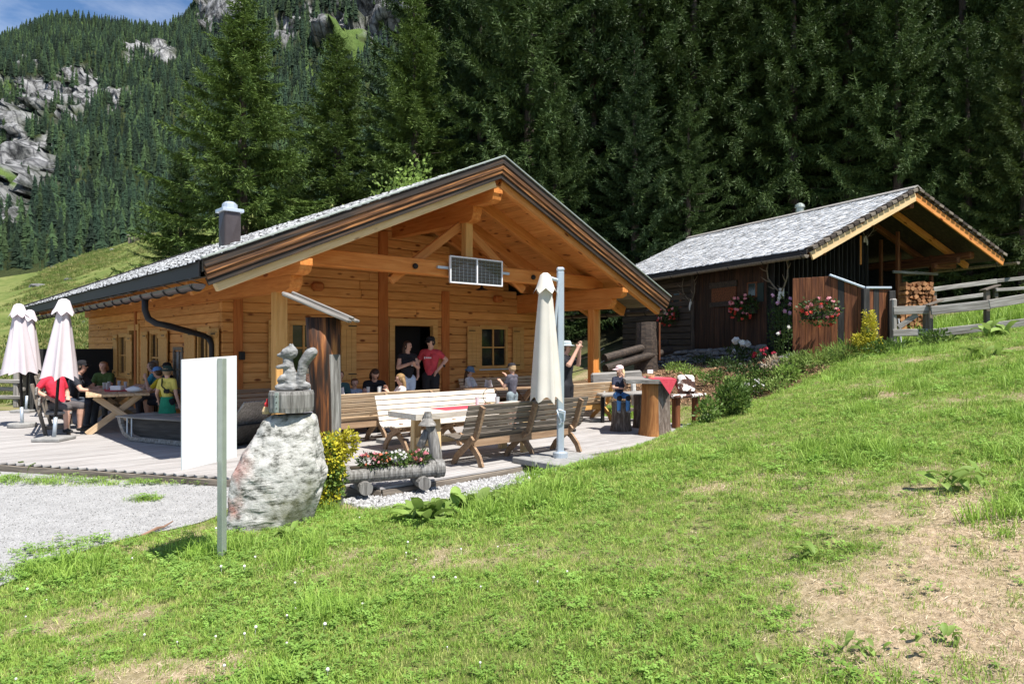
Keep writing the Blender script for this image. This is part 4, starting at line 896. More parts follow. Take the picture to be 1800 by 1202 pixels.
one_beam('eave_fascia', m_darkmetal, barn, (-.03, .05, BZL-.10), (-.03, BL, BZL-.10), .03, .17, ch=.004)
gutter(barn, (-.10, -.02, BZL-.16), (-.10, BL, BZL-.20), .085, m_greydark, step=1.35); gutter(barn, (BWD+.12, BL, BZR-.24), (BWD+.12, -.3, BZR-.20), .085, m_greydark, step=1.35)
vp = MB(); vp.tube([(0,0,-.4),(0,0,.28)], .13, 12); vp.lathe((0,0,.28), [(.17,0),(.15,.08),(.07,.14),(.01,.16)], 12)
rp = ray_local(1404, 378, BO, BA, 0, BAP+.25); o = vp.build('vent_pipe', m_zinc, barn); o.location = (BAP+.3, rp.y, BZA+.02)
# walls
gz = lambda x, y: Z(*(bw(x, y).xy))
ysplit = bl(1222, 560).y; y = 2.3
while y < ysplit:                                                    # upright boards
    w = random.uniform(.16, .25); zb = gz(.85, y)-.1; zt_ = bz(.85)-.35; one_beam('wall_board', m_barn, barn, (.85+random.uniform(-.008,.008), y+w/2, zb), (.85+random.uniform(-.004,.004), y+w/2, zt_), .03, w-.008, ch=.005, up=(0,1,0)) if False else one_box('wall_board', m_barn, barn, (.85+random.uniform(-.008,.008), y+w/2, (zb+zt_)/2), (zt_-zb, .03, w-.008), Matrix.Rotation(R(90), 3, 'Y') @ Matrix.Rotation(R(90), 3, 'X'), .005); y += w
one_beam('corner_post', m_barnlog, barn, (.83, ysplit+.06, gz(.85, ysplit)-.2), (.83, ysplit+.06, BZL), .14, .14, ch=.02, up=(1,0,0))
zb = min(gz(.85, ysplit), gz(.85, BL))-.1; z = zb
while z < BZL-.05: one_box('wall_log', m_barnlog, barn, (.86, (ysplit+.1+BL)/2, z+.11), (BL-ysplit-.2, .16, .215), Matrix.Rotation(R(90), 3, 'Z'), .03); z += .222
for x0, x1 in ((.87, BWD-.9),):
    x = x0
    while x < 4.75:
        w = random.uniform(.15, .22); zb = gz(x, 2.2)-.1; zt_ = bz(x+w/2)-.16; one_box('wall_board', m_barnblack, barn, (x+w/2, 2.22+random.uniform(-.008,.008), (zb+zt_)/2), (zt_-zb, w-.008, .03), Matrix.Rotation(R(90), 3, 'Y'), .005); x += w
bk = MB(); bk.prism([(1.2, 1.0), (BWD-1, 1.0), (BWD-1, bz(BWD-1)-.15), (BAP, BZA-.15), (1.2, bz(1.2)-.15)], lambda p, q: Vector((p, 4.6, q)), lambda p, q: Vector((p, 4.65, q))); bk.build('back_wall', m_barnblack, barn)
rw = MB(); rw.box((BWD-.95, 6.2, 2.9), (.08, 7, 3.4)); rw.build('side_wall', m_barnblack, barn)
sw_ = MB(); sw_.prism([(.9, gz(.9, 9)-.3), (BWD-.95, gz(.9, 9)-.3), (BWD-.95, bz(BWD-.95)-.15), (BAP, BZA-.15), (.9, bz(.9)-.15)], lambda p, q: Vector((p, BL-.5, q)), lambda p, q: Vector((p, BL-.45, q))); sw_.build('rear_wall', m_barnlog, barn)
# shed posts and cross rail in the open right half
for px in (1578, 1589, 1622, 1637):
    p = bf(px, 560, 1.6); one_beam('shed_post', m_barnwarm, barn, (p.x, 1.6 if px in (1578, 1637) else 2.4, gz(p.x, 1.6)-.1), (p.x, 1.6 if px in (1578, 1637) else 2.4, bz(p.x)-.3), .09, .09, up=(1,0,0))
a, b = bf(1568, 478, 1.55), bf(1646, 482, 1.55); one_beam('shed_rail', m_grey, barn, (a.x, 1.52, a.z), (b.x, 1.52, b.z), .06, .08)
a, b = bf(1640, 465, 1.2), bf(1715, 455, 1.2); one_beam('corbel', m_barnwarm, barn, (a.x, 1.2, a.z-.05), (BWD-.55, 1.2, a.z+.02), .16, .2, ch=.03); one_beam('corbel', m_barnwarm, barn, (BWD-1.4, .5, bz(BWD-1)-.55), (BWD-1.4, 3.0, bz(BWD-1)-.55), .16, .2, ch=.03)
p = bf(1510, 440); one_beam('wall_lath', m_soffit, barn, (p.x, 2.16, p.z-.45), (p.x, 2.16, p.z+.45), .05, .09, up=(1,0,0))
# hatch and small windows of the long wall
def bbox(name, mt, px0, px1, py0, py1, o0, o1, par=None):
    a, b = bl(px0, py0), bl(px1, py1); m = MB(); m.box((.85-(o0+o1)/2, (a.y+b.y)/2, (a.z+b.z)/2), (abs(o1-o0), abs(b.y-a.y), abs(a.z-b.z)), None, .006); return m.build(name, mt, par or barn)
h = bbox('hatch', m_barnwarm, 1253, 1296, 502, 532, .02, .06); bbox('batten', m_barnlog, 1250, 1298, 498, 503, .03, .08, h); bbox('batten', m_barnlog, 1250, 1298, 532, 537, .03, .08, h)
for x0, x1, y0, y1 in ((1318, 1330, 499, 520), (1186, 1197, 516, 540)):
    w_ = bbox('window', m_barnwarm, x0-3, x1+3, y0-2, y1+2, .02, .06); bbox('pane', m_glass, x0, x1, y0, y1, .05, .066, w_)
bbox('window_shutter', plain('dark_green_paint', (.02,.035,.03), rough=.6), 1333, 1344, 498, 530, .02, .05)

# antlers on the barn
def antlers(label, loc, rz, s, flip=1):
    t = thing('antlers', label, 'antlers', loc, rz, 'antlers on the barn'); t.scale = (s, s, s)
    b = MB(); b.ball((0, -.06, -.05), (.045, .05, .06), 9, 6); b.tube([(0,-.08,-.08), (0,-.11,-.20), (0,-.11,-.30)], [.04,.03,.016], 8); b.box((0, -.02, -.05), (.16, .03, .26), None, .01); b.build('skull', plain('bone', (.62,.60,.55), var=.08), t, smooth=False)
    for sd in (-1, 1):
        a = MB(); beam_ = [(sd*.04,-.05,.0), (sd*.16,-.09,.12), (sd*.30,-.14,.32), (sd*.33,-.16,.56), (sd*.24,-.16,.80)]; a.tube(beam_, [.02,.019,.017,.014,.006], 7)
        for p, q in (((sd*.10,-.07,.06),(sd*.14,-.30,.12)), ((sd*.22,-.12,.22),(sd*.34,-.34,.36)), ((sd*.33,-.16,.50),(sd*.50,-.24,.62)), ((sd*.30,-.16,.66),(sd*.40,-.10,.84))): a.tube([p, ((p[0]+q[0])/2, (p[1]+q[1])/2, (p[2]+q[2])/2-.02), q], [.014,.011,.004], 6)
        a.build('antler', plain('antler_horn', (.20,.165,.125), var=.25), t, smooth=True)
for px, py, s, lab_ in ((1377, 512, 1.18, 'large pale-skulled deer antlers on the barn wall above the rose bush'), (1219, 530, 1.0, 'deer antlers on the barn wall nearest the hut, left of the hatch')):
    p = bl(px, py); antlers(lab_, bw(.80, p.y, p.z), BA - R(90), s)
p = bf(1523, 418, 2.1); antlers('small deer antlers high in the dark barn gable', bw(p.x, 2.16, p.z), BA, .8)

# flower boxes with geraniums
def flower_box(label, loc, rz, w, top, n, seed, red=.5, grp='geranium boxes on the barn'):
    t = thing('flower_box', label, 'flower box', loc, rz, grp); b = MB(); b.box((0, -.10, -.09), (w, .18, .18), None, .01); b.build('box', m_barnlog, t)
    V, F = leaves(n, (0, -.16, .06), (w*.62, .20, top), .075, seed, aspect=.9); np_mesh('foliage', V, F, m_leafd, t)
    V, F = leaves(n//2, (0, -.20, -.12), (w*.55, .16, .22), .07, seed+1, aspect=.9); np_mesh('foliage', V, F, m_leafd, t)
    a = pts_in(int(26*red), (0, -.2, -.05), (w*.62, .24, top*1.2), seed+2); V, F = petals(0, a, .075, seed); np_mesh('red_blossoms', V, F, m_petr, t)
    a = pts_in(int(26*(1-red)), (0, -.2, .10), (w*.62, .24, top), seed+3); V, F = petals(0, a, .08, seed+4); np_mesh('pink_blossoms', V, F, m_petp, t)
    return t
p = bl(1315, 545); flower_box('red and pink geranium box under the small window in the middle of the barn wall', bw(.83, p.y, p.z+.05), BA-R(90), .85, .30, 420, 3)
p = bl(1183, 560); flower_box('red geranium box on the barn wall beside the hut roof corner', bw(.83, p.y, p.z+.1), BA-R(90), .8, .28, 380, 13, .6)

# ------------------------------------------------------------------ board screen in front of the barn, with sheet-metal coping
sA, sB, sC = ground_at(1393, 612), ground_at(1515, 608), ground_at(1562, 603)
D0 = 16.3; sA = Vector(((1393-900)/1200*17.2, 17.2, 0)); sB = Vector(((1519-900)/1200*16.7, 16.7, 0)); sC = Vector(((1564-900)/1200*16.9, 16.9, 0))
scr = thing('board_screen', 'reddish upright board screen with pale metal coping beside the barn', 'screen', (sB.x, sB.y, Z(sB.x, sB.y)))
def ztop(px, py, D): return CAMH - (py-HORY)*D/FPX
def scr_run(P, Q, profile, mts):
    n = max(3, int((Q-P).length/.145)); d = (Q-P)/n; dn = d.normalized()
    for i in range(n):
        a = P + d*i; c = a + d/2; f = (i+.5)/n; zt_ = float(np.interp(f, [q[0] for q in profile], [q[1] for q in profile])); zb = Z(c.x, c.y)-.05
        Mx = Matrix((Vector((0,0,1)), dn, Vector((0,0,1)).cross(dn))).transposed(); one_box('board', mts[i % len(mts)], scr, c + Vector((0,0,(zb+zt_)/2)) - scr.location, (zt_-zb, d.length-.007, .028), Mx, .005)
zA, zM, zB = ztop(0, 489, 17.1), ztop(0, 486, 17.0), ztop(0, 508, 16.7); zC = ztop(0, 508, 16.9)
scr_run(sA, sB, [(0, zA), (.55, zM), (1, zB)], [m_barnwarm]*5 + [m_barnwarm, m_barnwarm, m_barnblack, m_barnwarm]); scr_run(sB + Vector((.08,0,0)), sC, [(0, zB), (1, zC)], [m_barnwarm, m_barnblack, m_barnwarm])
mid = sA.lerp(sB, .52)
for a, b in ((Vector((*mid.xy, zM+.03)), Vector((sB.x, sB.y, zB+.03))), (Vector((sB.x, sB.y, zB+.03)), Vector((sC.x, sC.y, zC+.03)))): one_beam('coping', m_alu, scr, a-scr.location, b-scr.location, .14, .05)
for p, zt_ in ((sB, zB), (sC, zC-.05)): one_beam('post', m_barnblack, scr, Vector((p.x, p.y-.05, Z(p.x, p.y)-.1))-scr.location, Vector((p.x, p.y-.05, zt_))-scr.location, .15, .15, up=(1,0,0))
q = dp(1437, 545, 16.75); flower_box('pink and red geranium box with green trough hanging on the board screen', q + Vector((0,0,-.05)), R(-14), .75, .26, 380, 23, .45)

# ------------------------------------------------------------------ firewood under the barn roof
def firewood(label, px0, px1, py0, py1, D, seed):
    a, b = dp(px0, py1, D), dp(px1, py0, D); t = thing('firewood_stack', label, 'firewood', (a.x, D, a.z)); r_ = random.Random(seed); m = MB(); z = 0
    while z < b.z-a.z:
        x = 0
        while x < b.x-a.x:
            s = r_.uniform(.045, .085); ang = r_.uniform(0, 6.28); k = r_.choice((3, 4, 4, 5)); c = Vector((x+s, r_.uniform(-.05, .05), z+s*.8)); ring = [(s*r_.uniform(.7, 1.15)*math.cos(ang+6.283*j/k), s*r_.uniform(.7, 1.15)*math.sin(ang+6.283*j/k)) for j in range(k)]
            m.prism(ring, lambda p, q: c + Vector((p, 0, q)), lambda p, q: c + Vector((p, .35, q))); x += s*1.75
        z += .115
    o = m.build('split_logs', mat('split_firewood_%d' % seed, [(.3,(.20,.085,.035)), (.7,(.46,.24,.11))], nscale=8, rough=.9, island=.4), t); o['kind'] = 'stuff'
    return t
firewood('tall stack of split firewood under the barn roof, behind the gate post', 1590, 1641, 497, 540, 18.6, 1)
firewood('low stack of split firewood seen through the wooden gate', 1580, 1628, 556, 612, 17.9, 2)

# ------------------------------------------------------------------ rail fences and gate
def fence(label, rails, posts, name='rail_fence', grp='weathered rail fences'):
    p0 = posts[0][0]; t = thing(name, label, 'fence', (p0.x, p0.y, p0.z), 0, grp)
    for a, b, h in rails: one_beam('rail', m_grey, t, a-t.location, b-t.location, .06, h, ch=.012)
    for p, h, cap in posts:
        o = one_beam('post', m_greydark, t, p-t.location, p+Vector((0,.0,h))-t.location, .11, .11, ch=.015, up=(1,0,0))
        if cap: c = MB(); c.beam(Vector((-.10,0,h))+p-t.location, Vector((.26,0,h+.12))+p-t.location, .24, .035, .005); c.build('post_cap', m_greydark, o if False else t)
    return t
P1, P2, P3 = dp(1638, 604, 16.4), dp(1738, 590, 16.2), dp(1905, 560, 16.0)
fence('front grey rail fence climbing the slope at the right edge', [(dp(1636, 546, 16.3), dp(1742, 535, 16.1), .21), (dp(1738, 535, 16.1), dp(1920, 505, 15.8), .21), (dp(1636, 586, 16.3), dp(1745, 574, 16.1), .20), (dp(1738, 575, 16.1), dp(1920, 552, 15.8), .20)],
      [(P1+Vector((0,.07,-.3)), 1.22, True), (P2+Vector((0,.07,-.2)), 1.28, True), (P3+Vector((0,.07,-.3)), 1.2, True)])
fence('rear grey rail fence behind the front one, beside the barn', [(dp(1640, 509, 20.5), dp(1752, 494, 20.8), .14), (dp(1750, 494, 20.8), dp(1900, 478, 21), .11), (dp(1640, 530, 20.5), dp(1730, 518, 20.8), .12), (dp(1750, 510, 20.8), dp(1900, 500, 21), .10)],
      [(dp(1750, 560, 20.9), 1.15, False), (dp(1642, 570, 20.6), 1.0, False), (dp(1895, 560, 21.1), 1.3, False)])
gt = thing('wooden_gate', 'small weathered wooden gate with diagonal brace at the end of the front fence', 'gate', dp(1568, 604, 16.6))
for a, b, h in ((dp(1570, 546, 16.6), dp(1637, 544, 16.45), .20), (dp(1569, 585, 16.6), dp(1636, 584, 16.45), .17)): one_beam('rail', m_grey, gt, a-gt.location, b-gt.location, .05, h, ch=.012)
one_beam('brace', m_grey, gt, dp(1579, 575, 16.62)-gt.location, dp(1612, 553, 16.55)-gt.location, .04, .12)
one_beam('gate_post', m_grey, gt, dp(1570, 606, 16.68)-gt.location, dp(1570, 525, 16.68)-gt.location, .17, .12, ch=.03, up=(1,0,0)); one_beam('gate_post', m_greydark, gt, dp(1628, 604, 16.55)-gt.location, dp(1628, 540, 16.55)-gt.location, .17, .1, ch=.02, up=(1,0,0))
st = MB(); st.tube([dp(1579, 560, 16.9)-gt.location, dp(1584, 604, 16.9)-gt.location], .022, 7); st.build('white_stake', m_white, gt)
fs = MB(); 

# ------------------------------------------------------------------ dry stone wall below the barn, stone by stone
sw0, sw1 = bl(1172, 630), bl(1400, 618); dw = thing('dry_stone_wall', 'low dry stone wall of flat grey stones under the barn', 'stone wall', bw(.3, 4, gz(.3, 4)), BA)
random.seed(21); smesh = []
for i in range(7):
    b = MB(); b.ball((0,0,0), (.5,.5,.5), 7, 5); b.v = [tuple(np.sign(c)*abs(c)**.6*.66*random.uniform(.86, 1.12) for c in p) for p in b.v]; o = b.build('stone', m_stone); smesh.append(o.data); bpy.data.objects.remove(o)
lo = dw.location; 
y = 1.2
for row in range(4):
    y = 2.0 + random.uniform(0, .2)
    while y < sw0.y+.4:
        w = random.uniform(.16, .42); hh = random.uniform(.10, .17); o = link('stone', smesh[random.randrange(7)], dw); zb = gz(.45, y)
        o.location = (.50-.3+row*.03+random.uniform(-.04,.04), y+w/2-4, zb+.02+row*.125+random.uniform(-.02,.02)-lo.z); o.scale = (.30, w*1.05, hh*1.15); o.rotation_euler = (random.uniform(-.12,.12), random.uniform(-.12,.12), random.uniform(-.2,.2)); y += w
# low rockery stones under the roses and along the bed
for i, (px, py, s) in enumerate(((1376, 634, .3), (1390, 630, .35), (1402, 626, .28), (1362, 642, .3), (1350, 640, .25), (1340, 648, .28), (1415, 622, .3), (1282, 682, .30), (1216, 690, .25), (1300, 645, .22))):
    p = ground_at(px, py); o = link('rock', smesh[i % 7]); o.location = p + Vector((0,0,.04)); o.scale = (s, s*.8, s*.7); o.rotation_euler = (0, 0, i)
    tag(o, 'pale rounded stone standing alone in the flower bed' if i == 7 else ('grey stone under the left stems of the climbing rose', 'largest grey stone under the climbing rose', 'grey stone right of the stones under the climbing rose', 'grey stone at the right end of the stone wall, low in front', 'small stone left of the climbing rose', 'stone between the dried perennial and the stone wall', 'grey stone at the foot of the board screen', '', 'small stone in the wood chips behind the cowhide cushion', 'small stone before the white peony')[i], 'rock', None if i == 7 else 'stones in the flower bed')
# ------------------------------------------------------------------ shapes grown from capsules and remeshed into one skin
def capsule_mesh(segs, voxel, name, deci=None):
    """segs: list of (a, b, ra, rb) -> one continuous remeshed mesh"""
    m = MB()
    for a, b, ra, rb in segs:
        a, b = Vector(a), Vector(b); d = b-a; L = d.length
        if L < 1e-5: m.ball(a, ra, 10, 7); continue
        d.normalize(); q = d.to_track_quat('Z', 'Y').to_matrix(); prof = []
        for i in range(5): t = math.pi/2*i/4; prof.append((max(ra*math.sin(t), .0005), -ra*math.cos(t)))
        for i in range(5): t = math.pi/2*i/4; prof.append((max(rb*math.cos(t), .0005), L+rb*math.sin(t)))
        m.lathe(a, prof, 10, M=q)
    return remeshed(m, voxel, name, deci)
def remeshed(m, voxel, name, deci=None, smooth=2):
    o = m.build(name, m_skin); md = o.modifiers.new('r', 'REMESH'); md.mode = 'VOXEL'; md.voxel_size = voxel; md.use_smooth_shade = True
    if smooth: s = o.modifiers.new('s', 'SMOOTH'); s.iterations = smooth; s.factor = .5
    if deci: dc = o.modifiers.new('d', 'DECIMATE'); dc.ratio = deci
    dg = bpy.context.evaluated_depsgraph_get(); me = bpy.data.meshes.new_from_object(o.evaluated_get(dg)); old = o.data; bpy.data.objects.remove(o); bpy.data.meshes.remove(old); me.name = name; me.materials.clear(); return me
from mathutils import noise as mnoise

# ------------------------------------------------------------------ sign seen from behind
sb = ground_at(382, 968); sign = thing('sign_board', 'tall white sign panel seen from behind on a galvanised post', 'sign', sb)
pL0, pL1 = dp(320, 826, 5.45), dp(320, 632, 5.45); pR0, pR1 = dp(416, 803, 5.94), dp(416, 625, 5.94); nrm = (pR0-pL0).cross(pL1-pL0).normalized()*.012
if nrm.y > 0: nrm = -nrm
sm = MB(); sm.add([p - sign.location for p in (pL0, pR0, pR1, pL1)] + [p - nrm - sign.location for p in (pL0, pR0, pR1, pL1)], [(0,1,2,3), (7,6,5,4), (0,4,5,1), (1,5,6,2), (2,6,7,3), (3,7,4,0)]); sm.build('panel', m_white, sign)
top = dp(377, 627, 5.66); d = Vector((pR0.x-pL0.x, pR0.y-pL0.y, 0)).normalized(); fr_ = .655; pb, pt = pL0.lerp(pR0, fr_)+nrm*3.0, pL1.lerp(pR1, fr_)+nrm*3.0; pd = (pt-pb).normalized(); foot = pb - pd*((pb.z-sb.z+.25)/pd.z); po = MB(); po.beam(foot-sign.location, pt-pd*.01-sign.location, .062, .05, .004, up=d); po.build('post', m_zinc, sign)
for zz in (.95, 1.45):
    q = MB(); q.beam(Vector((-.05, .06, zz)), Vector((.06, .06, zz)), .05, .03); q.build('bracket', m_zinc, sign)

# ------------------------------------------------------------------ boulder, stump slice and carved squirrel
bc = gp(474, 905, 0.0); bc.y = 7.15; bc.x = (478-900)/1200*7.1; bc.z = Z(bc.x, bc.y)
rb_ = random.Random(12); BPL = [(Vector((rb_.gauss(0,1), rb_.gauss(-.4,1), rb_.gauss(0,.6))).normalized(), rb_.uniform(.86, 1.0)) for _ in range(30)]; BPL = [(n_, d_*1.06*math.sqrt((.47*n_.x)**2 + (.40*n_.y)**2 + (.64*n_.z)**2)) for n_, d_ in BPL if -.25 < n_.z < .75]
K = 7.1/1200; boulder = MB(); rows = []; NB = 72; NR = 60
for i in range(NR+1):
    t = i/NR; yy = 925 - t*212; xl = np.interp(t, [0, .28, .5, .7, .88, 1], [390, 398, 411, 430, 449, 468]); xr = np.interp(t, [0, .28, .5, .7, .88, 1], [546, 563, 569, 563, 557, 554])
    cxm = ((xl+xr)/2-478)*K; rx = (xr-xl)/2*K; ry = rx*np.interp(t, [0, .6, 1], [.92, .82, .70]); cap = 1.0 if t < .94 else math.sqrt(max(0, 1-((t-.94)/.062)**2))*.35+.65
    for j in range(NB):
        a = 2*math.pi*j/NB; ca, sa = math.cos(a), math.sin(a); q = .72; px_ = np.sign(ca)*abs(ca)**q*rx*cap; py_2 = np.sign(sa)*abs(sa)**q*ry*cap; p = Vector((cxm+px_, py_2, t*212*K - .12))
        n1 = mnoise.fractal(p*2.2+Vector((3,1,7)), 1.0, 2.0, 5); n2 = mnoise.turbulence(p*5.0, 4, False); n3 = mnoise.fractal(Vector((p.x*2+p.z*9, p.y*3, p.z*3+p.x*5))*1.3, 1, 2.2, 4)
        k = 1 + .05*n1 + .05*(n2-.5) + .03*n3; P3 = Vector((cxm + px_*k, py_2*k, p.z + .02*n1)) - Vector((cxm, 0, .5))
        for pn_, pd_ in BPL:
            e_ = pn_.dot(P3) - pd_
            if e_ > 0: P3 -= pn_*e_*.88
        boulder.v.append(tuple(P3 + Vector((cxm, 0, .5))))
for i in range(NR):
    for j in range(NB): j2 = (j+1) % NB; boulder.f.append((i*NB+j, i*NB+j2, (i+1)*NB+j2, (i+1)*NB+j)); boulder.m.append(0)
boulder.f.append(tuple(NR*NB+j for j in range(NB))); boulder.m.append(0)
def m_boulder():
    m = m_rock.copy(); m.name = 'boulder_rock'; N = m.node_tree.nodes; L = m.node_tree.links; b = N['Principled BSDF']; src = b.inputs['Base Color'].links[0].from_socket
    tc = N.new('ShaderNodeTexCoord'); nz = N.new('ShaderNodeTexNoise'); nz.inputs['Scale'].default_value = 3.1; nz.inputs['Detail'].default_value = 8; L.new(tc.outputs['Object'], nz.inputs['Vector'])
    sx = N.new('ShaderNodeSeparateXYZ'); L.new(tc.outputs['Object'], sx.inputs[0])
    def lin(a, b_, c_, d_, s): r = N.new('ShaderNodeMapRange'); r.inputs['From Min'].default_value = a; r.inputs['From Max'].default_value = b_; r.inputs['To Min'].default_value = c_; r.inputs['To Max'].default_value = d_; L.new(s, r.inputs['Value']); return r.outputs[0]
    mu = N.new('ShaderNodeMath'); mu.operation = 'MULTIPLY'; L.new(lin(-.05, -.25, 0, 1, sx.outputs['X']), mu.inputs[0]); m2 = N.new('ShaderNodeMath'); m2.operation = 'MULTIPLY'; L.new(mu.outputs[0], m2.inputs[0]); L.new(lin(.45, .6, 0, 1, nz.outputs['Fac']), m2.inputs[1])
    mx = N.new('ShaderNodeMix'); mx.data_type = 'RGBA'; L.new(m2.outputs[0], mx.inputs['Factor']); L.new(src, mx.inputs['A']); mx.inputs['B'].default_value = (.42, .13, .09, 1)      # rusty-red lichen on the left flank
    m3 = N.new('ShaderNodeMix'); m3.data_type = 'RGBA'; n2 = N.new('ShaderNodeTexNoise'); n2.inputs['Scale'].default_value = 2.0; n2.inputs['Detail'].default_value = 9; L.new(tc.outputs['Object'], n2.inputs['Vector']); L.new(lin(.54, .66, 0, .85, n2.outputs['Fac']), m3.inputs['Factor']); L.new(mx.outputs['Result'], m3.inputs['A']); m3.inputs['B'].default_value = (.10, .105, .035, 1)
    L.new(m3.outputs['Result'], b.inputs['Base Color']); return m
bo = boulder.build('boulder', m_boulder(), None, smooth=False); bo.location = bc; tag(bo, 'big pale lichen-covered boulder carrying the carved squirrel', 'boulder')
topz = CAMH - (716-HORY)*7.1/FPX
slc = thing('stump_slice', 'round grey tree slice with metal strap lying on the boulder', 'stump', Vector(((512-900)/1200*7.1, 7.1, topz-.02)))
s_ = MB(); s_.lathe((0,0,0), [(.222,-.02),(.230,.03),(.232,.16),(.222,.195)], 30, wob=.03); s_.build('slice', m_stump, slc)
s_ = MB(); a0 = R(-104)
for i in range(4): pass
s_.box((-.075, -.222, .09), (.045, .012, .20), Matrix.Rotation(R(-17), 3, 'Z'), .002); st_ = s_.build('strap', m_zinc, slc)
for zz in (.03, .09, .15): q = MB(); q.ball((-.078, -.231, zz), .007, 6, 4); q.build('screw', m_iron, st_)
S = lambda px, py, y=0.0: Vector(((px-512)*K, y, (685-py)*K))
sq = [(S(492,678,-.06), S(518,678,-.06), .034,.038), (S(492,678,.06), S(518,678,.06), .034,.038), (S(524,675), S(540,676), .05,.04),   # feet and base
      (S(510,668), S(509,652), .078,.066), (S(508,650), S(506,632), .060,.052),                                                        # belly and chest
      (S(508,640,-.05), S(491,643,-.05), .028,.022), (S(508,640,.05), S(491,643,.05), .028,.022), (S(500,662,-.055), S(496,665,-.055), .042,.036), (S(500,662,.055), S(496,665,.055), .042,.036),
      (S(511,617), S(505,619), .074,.066), (S(502,621), S(489,622), .050,.018), (S(512,612,-.03), S(512,603,-.034), .024,.013), (S(512,612,.03), S(512,603,.034), .024,.013),
      (S(528,676), S(530,655), .052,.048), (S(530,655), S(534,635), .048,.056), (S(534,635), S(545,620), .056,.062), (S(545,620), S(549,617), .062,.056)]
me = capsule_mesh(sq, .011, 'carved_squirrel', .10); me.polygons.foreach_set('use_smooth', [False]*len(me.polygons)); me.materials.append(m_carve); sqr = link('carved_squirrel', me, None, slc.location + Vector((0,0,.19))); tag(sqr, 'carved grey wooden squirrel sitting on the tree slice', 'sculpture')
cd = thing('grave_candle', 'small red and cream lantern candle at the left shoulder of the boulder', 'candle', dp(470, 722, 7.12)); q = MB(); q.lathe((0,0,-.03), [(.05,0),(.055,.03),(.04,.07),(.03,.075)], 12); q.build('base', m_palewood, cd); q = MB(); q.lathe((0,0,.045), [(.03,0),(.032,.03),(.014,.05),(.012,.075),(.004,.08)], 12); q.build('red_cap', plain('red_plastic', (.55,.03,.03), rough=.35), cd)

# ------------------------------------------------------------------ tall trunk with a little plank roof
tp = Vector(((576-900)/1200*7.9, 7.9, 0)); tp.z = Z(tp.x, tp.y); K8 = 7.9/1200
trunk = thing('roofed_trunk', 'tall stripped tree trunk with a slanting plank roof behind the boulder', 'tree trunk', tp)
m = MB(); NS = 26; prof = [(-.15,.175,0), (.3,.155,0), (.8,.150,-.005), (1.3,.165,-.02), (1.75,.185,-.045), (2.17,.195,-.055)]; vs = []; 
for i, (z, r_, ox_) in enumerate(prof):
    for j in range(NS): a = 2*math.pi*j/NS; k = r_*(1+.05*math.sin(a*3+z)+.04*math.sin(a*7+2*z)); vs.append((ox_+k*math.cos(a), k*math.sin(a), z))
for i in range(len(prof)-1):
    for j in range(NS):
        j2 = (j+1) % NS; a = 2*math.pi*(j+.5)/NS; grey = (math.cos(a-R(8)) > .52) and i < 4; m.add([vs[i*NS+j], vs[i*NS+j2], vs[(i+1)*NS+j2], vs[(i+1)*NS+j]], [(0,1,2,3)], 1 if grey else 0)
m.add(vs[-NS:], [tuple(range(NS))], 0); o = m.build('trunk', [m_barkless, m_stump], trunk, smooth=True)
a, b = dp(509, 520, 7.9), dp(621, 566, 7.9); dd = (b-a).normalized()
for i, (off, dz, ext) in enumerate(((-.17, 0, 0), (0, .03, -.06), (.17, .012, .03), (-.06, .045, .0))):
    if i == 3: one_beam('roof_lath', m_grey, trunk, a+Vector((.05, off, dz-.01))-tp, b+Vector((.02, off, dz-.01))-tp, .06, .03, ch=.008); continue
    one_beam('roof_plank', m_grey, trunk, a+Vector((ext, off, dz))-tp, b+Vector((ext*.5, off, dz))-tp, .19, .032, ch=.008)

# ------------------------------------------------------------------ shrubs
def shrub(name, label, loc, lobes, cat='shrub', stem=True, group=None):
    t = thing(name, label, cat, loc, 0, group); V0 = []; 
    for i, (c, r_, n, size, mt, nm) in enumerate(lobes):
        V, F = leaves(n, c, r_, size, i*7+int(abs(loc[0])*10)+3, shell=.35, aspect=.62); np_mesh(nm, V, F, mt, t)
    if stem:
        b = MB(); rr = random.Random(4)
        for i in range(7): c = lobes[i % len(lobes)][0]; b.tube([(rr.uniform(-.05,.05), rr.uniform(-.05,.05), -.05), (c[0]*.5+rr.uniform(-.08,.08), c[1]*.5, c[2]*.5), (c[0]+rr.uniform(-.1,.1), c[1]+rr.uniform(-.05,.05), c[2])], [.012,.009,.004], 5)
        b.build('stems', m_trunk, t)
    return t
yb = Vector(((582-900)/1200*7.75, 7.75, 0)); yb.z = Z(yb.x, yb.y)
shrub('golden_shrub', 'yellow-green golden privet shrub between boulder and flower trough', yb, [((-.02,0,.50), (.17,.16,.36), 1300, .042, m_leafl, 'foliage'), ((.00,-.02,.62), (.19,.16,.26), 1300, .042, m_leafy, 'golden_leaves'), ((.20,0,.74), (.12,.10,.15), 520, .042, m_leafy, 'golden_leaves'), ((-.04,0,.16), (.16,.15,.18), 600, .042, m_leafy, 'golden_leaves'), ((.02,.02,.35), (.13,.12,.30), 700, .042, m_leaf, 'foliage')])
p = ground_at(1527, 625); shrub('golden_conifer', 'bright yellow dwarf conifer at the foot of the board screen', p, [((.02,0,.62), (.16,.15,.42), 1300, .05, m_leafy, 'golden_leaves'), ((-.22,0,.38), (.18,.14,.14), 500, .05, m_leafy, 'golden_leaves'), ((.05,0,.25), (.26,.2,.26), 800, .05, m_leafy, 'golden_leaves'), ((.0,.0,.35), (.14,.12,.3), 500, .05, m_leafl, 'foliage')], cat='conifer')

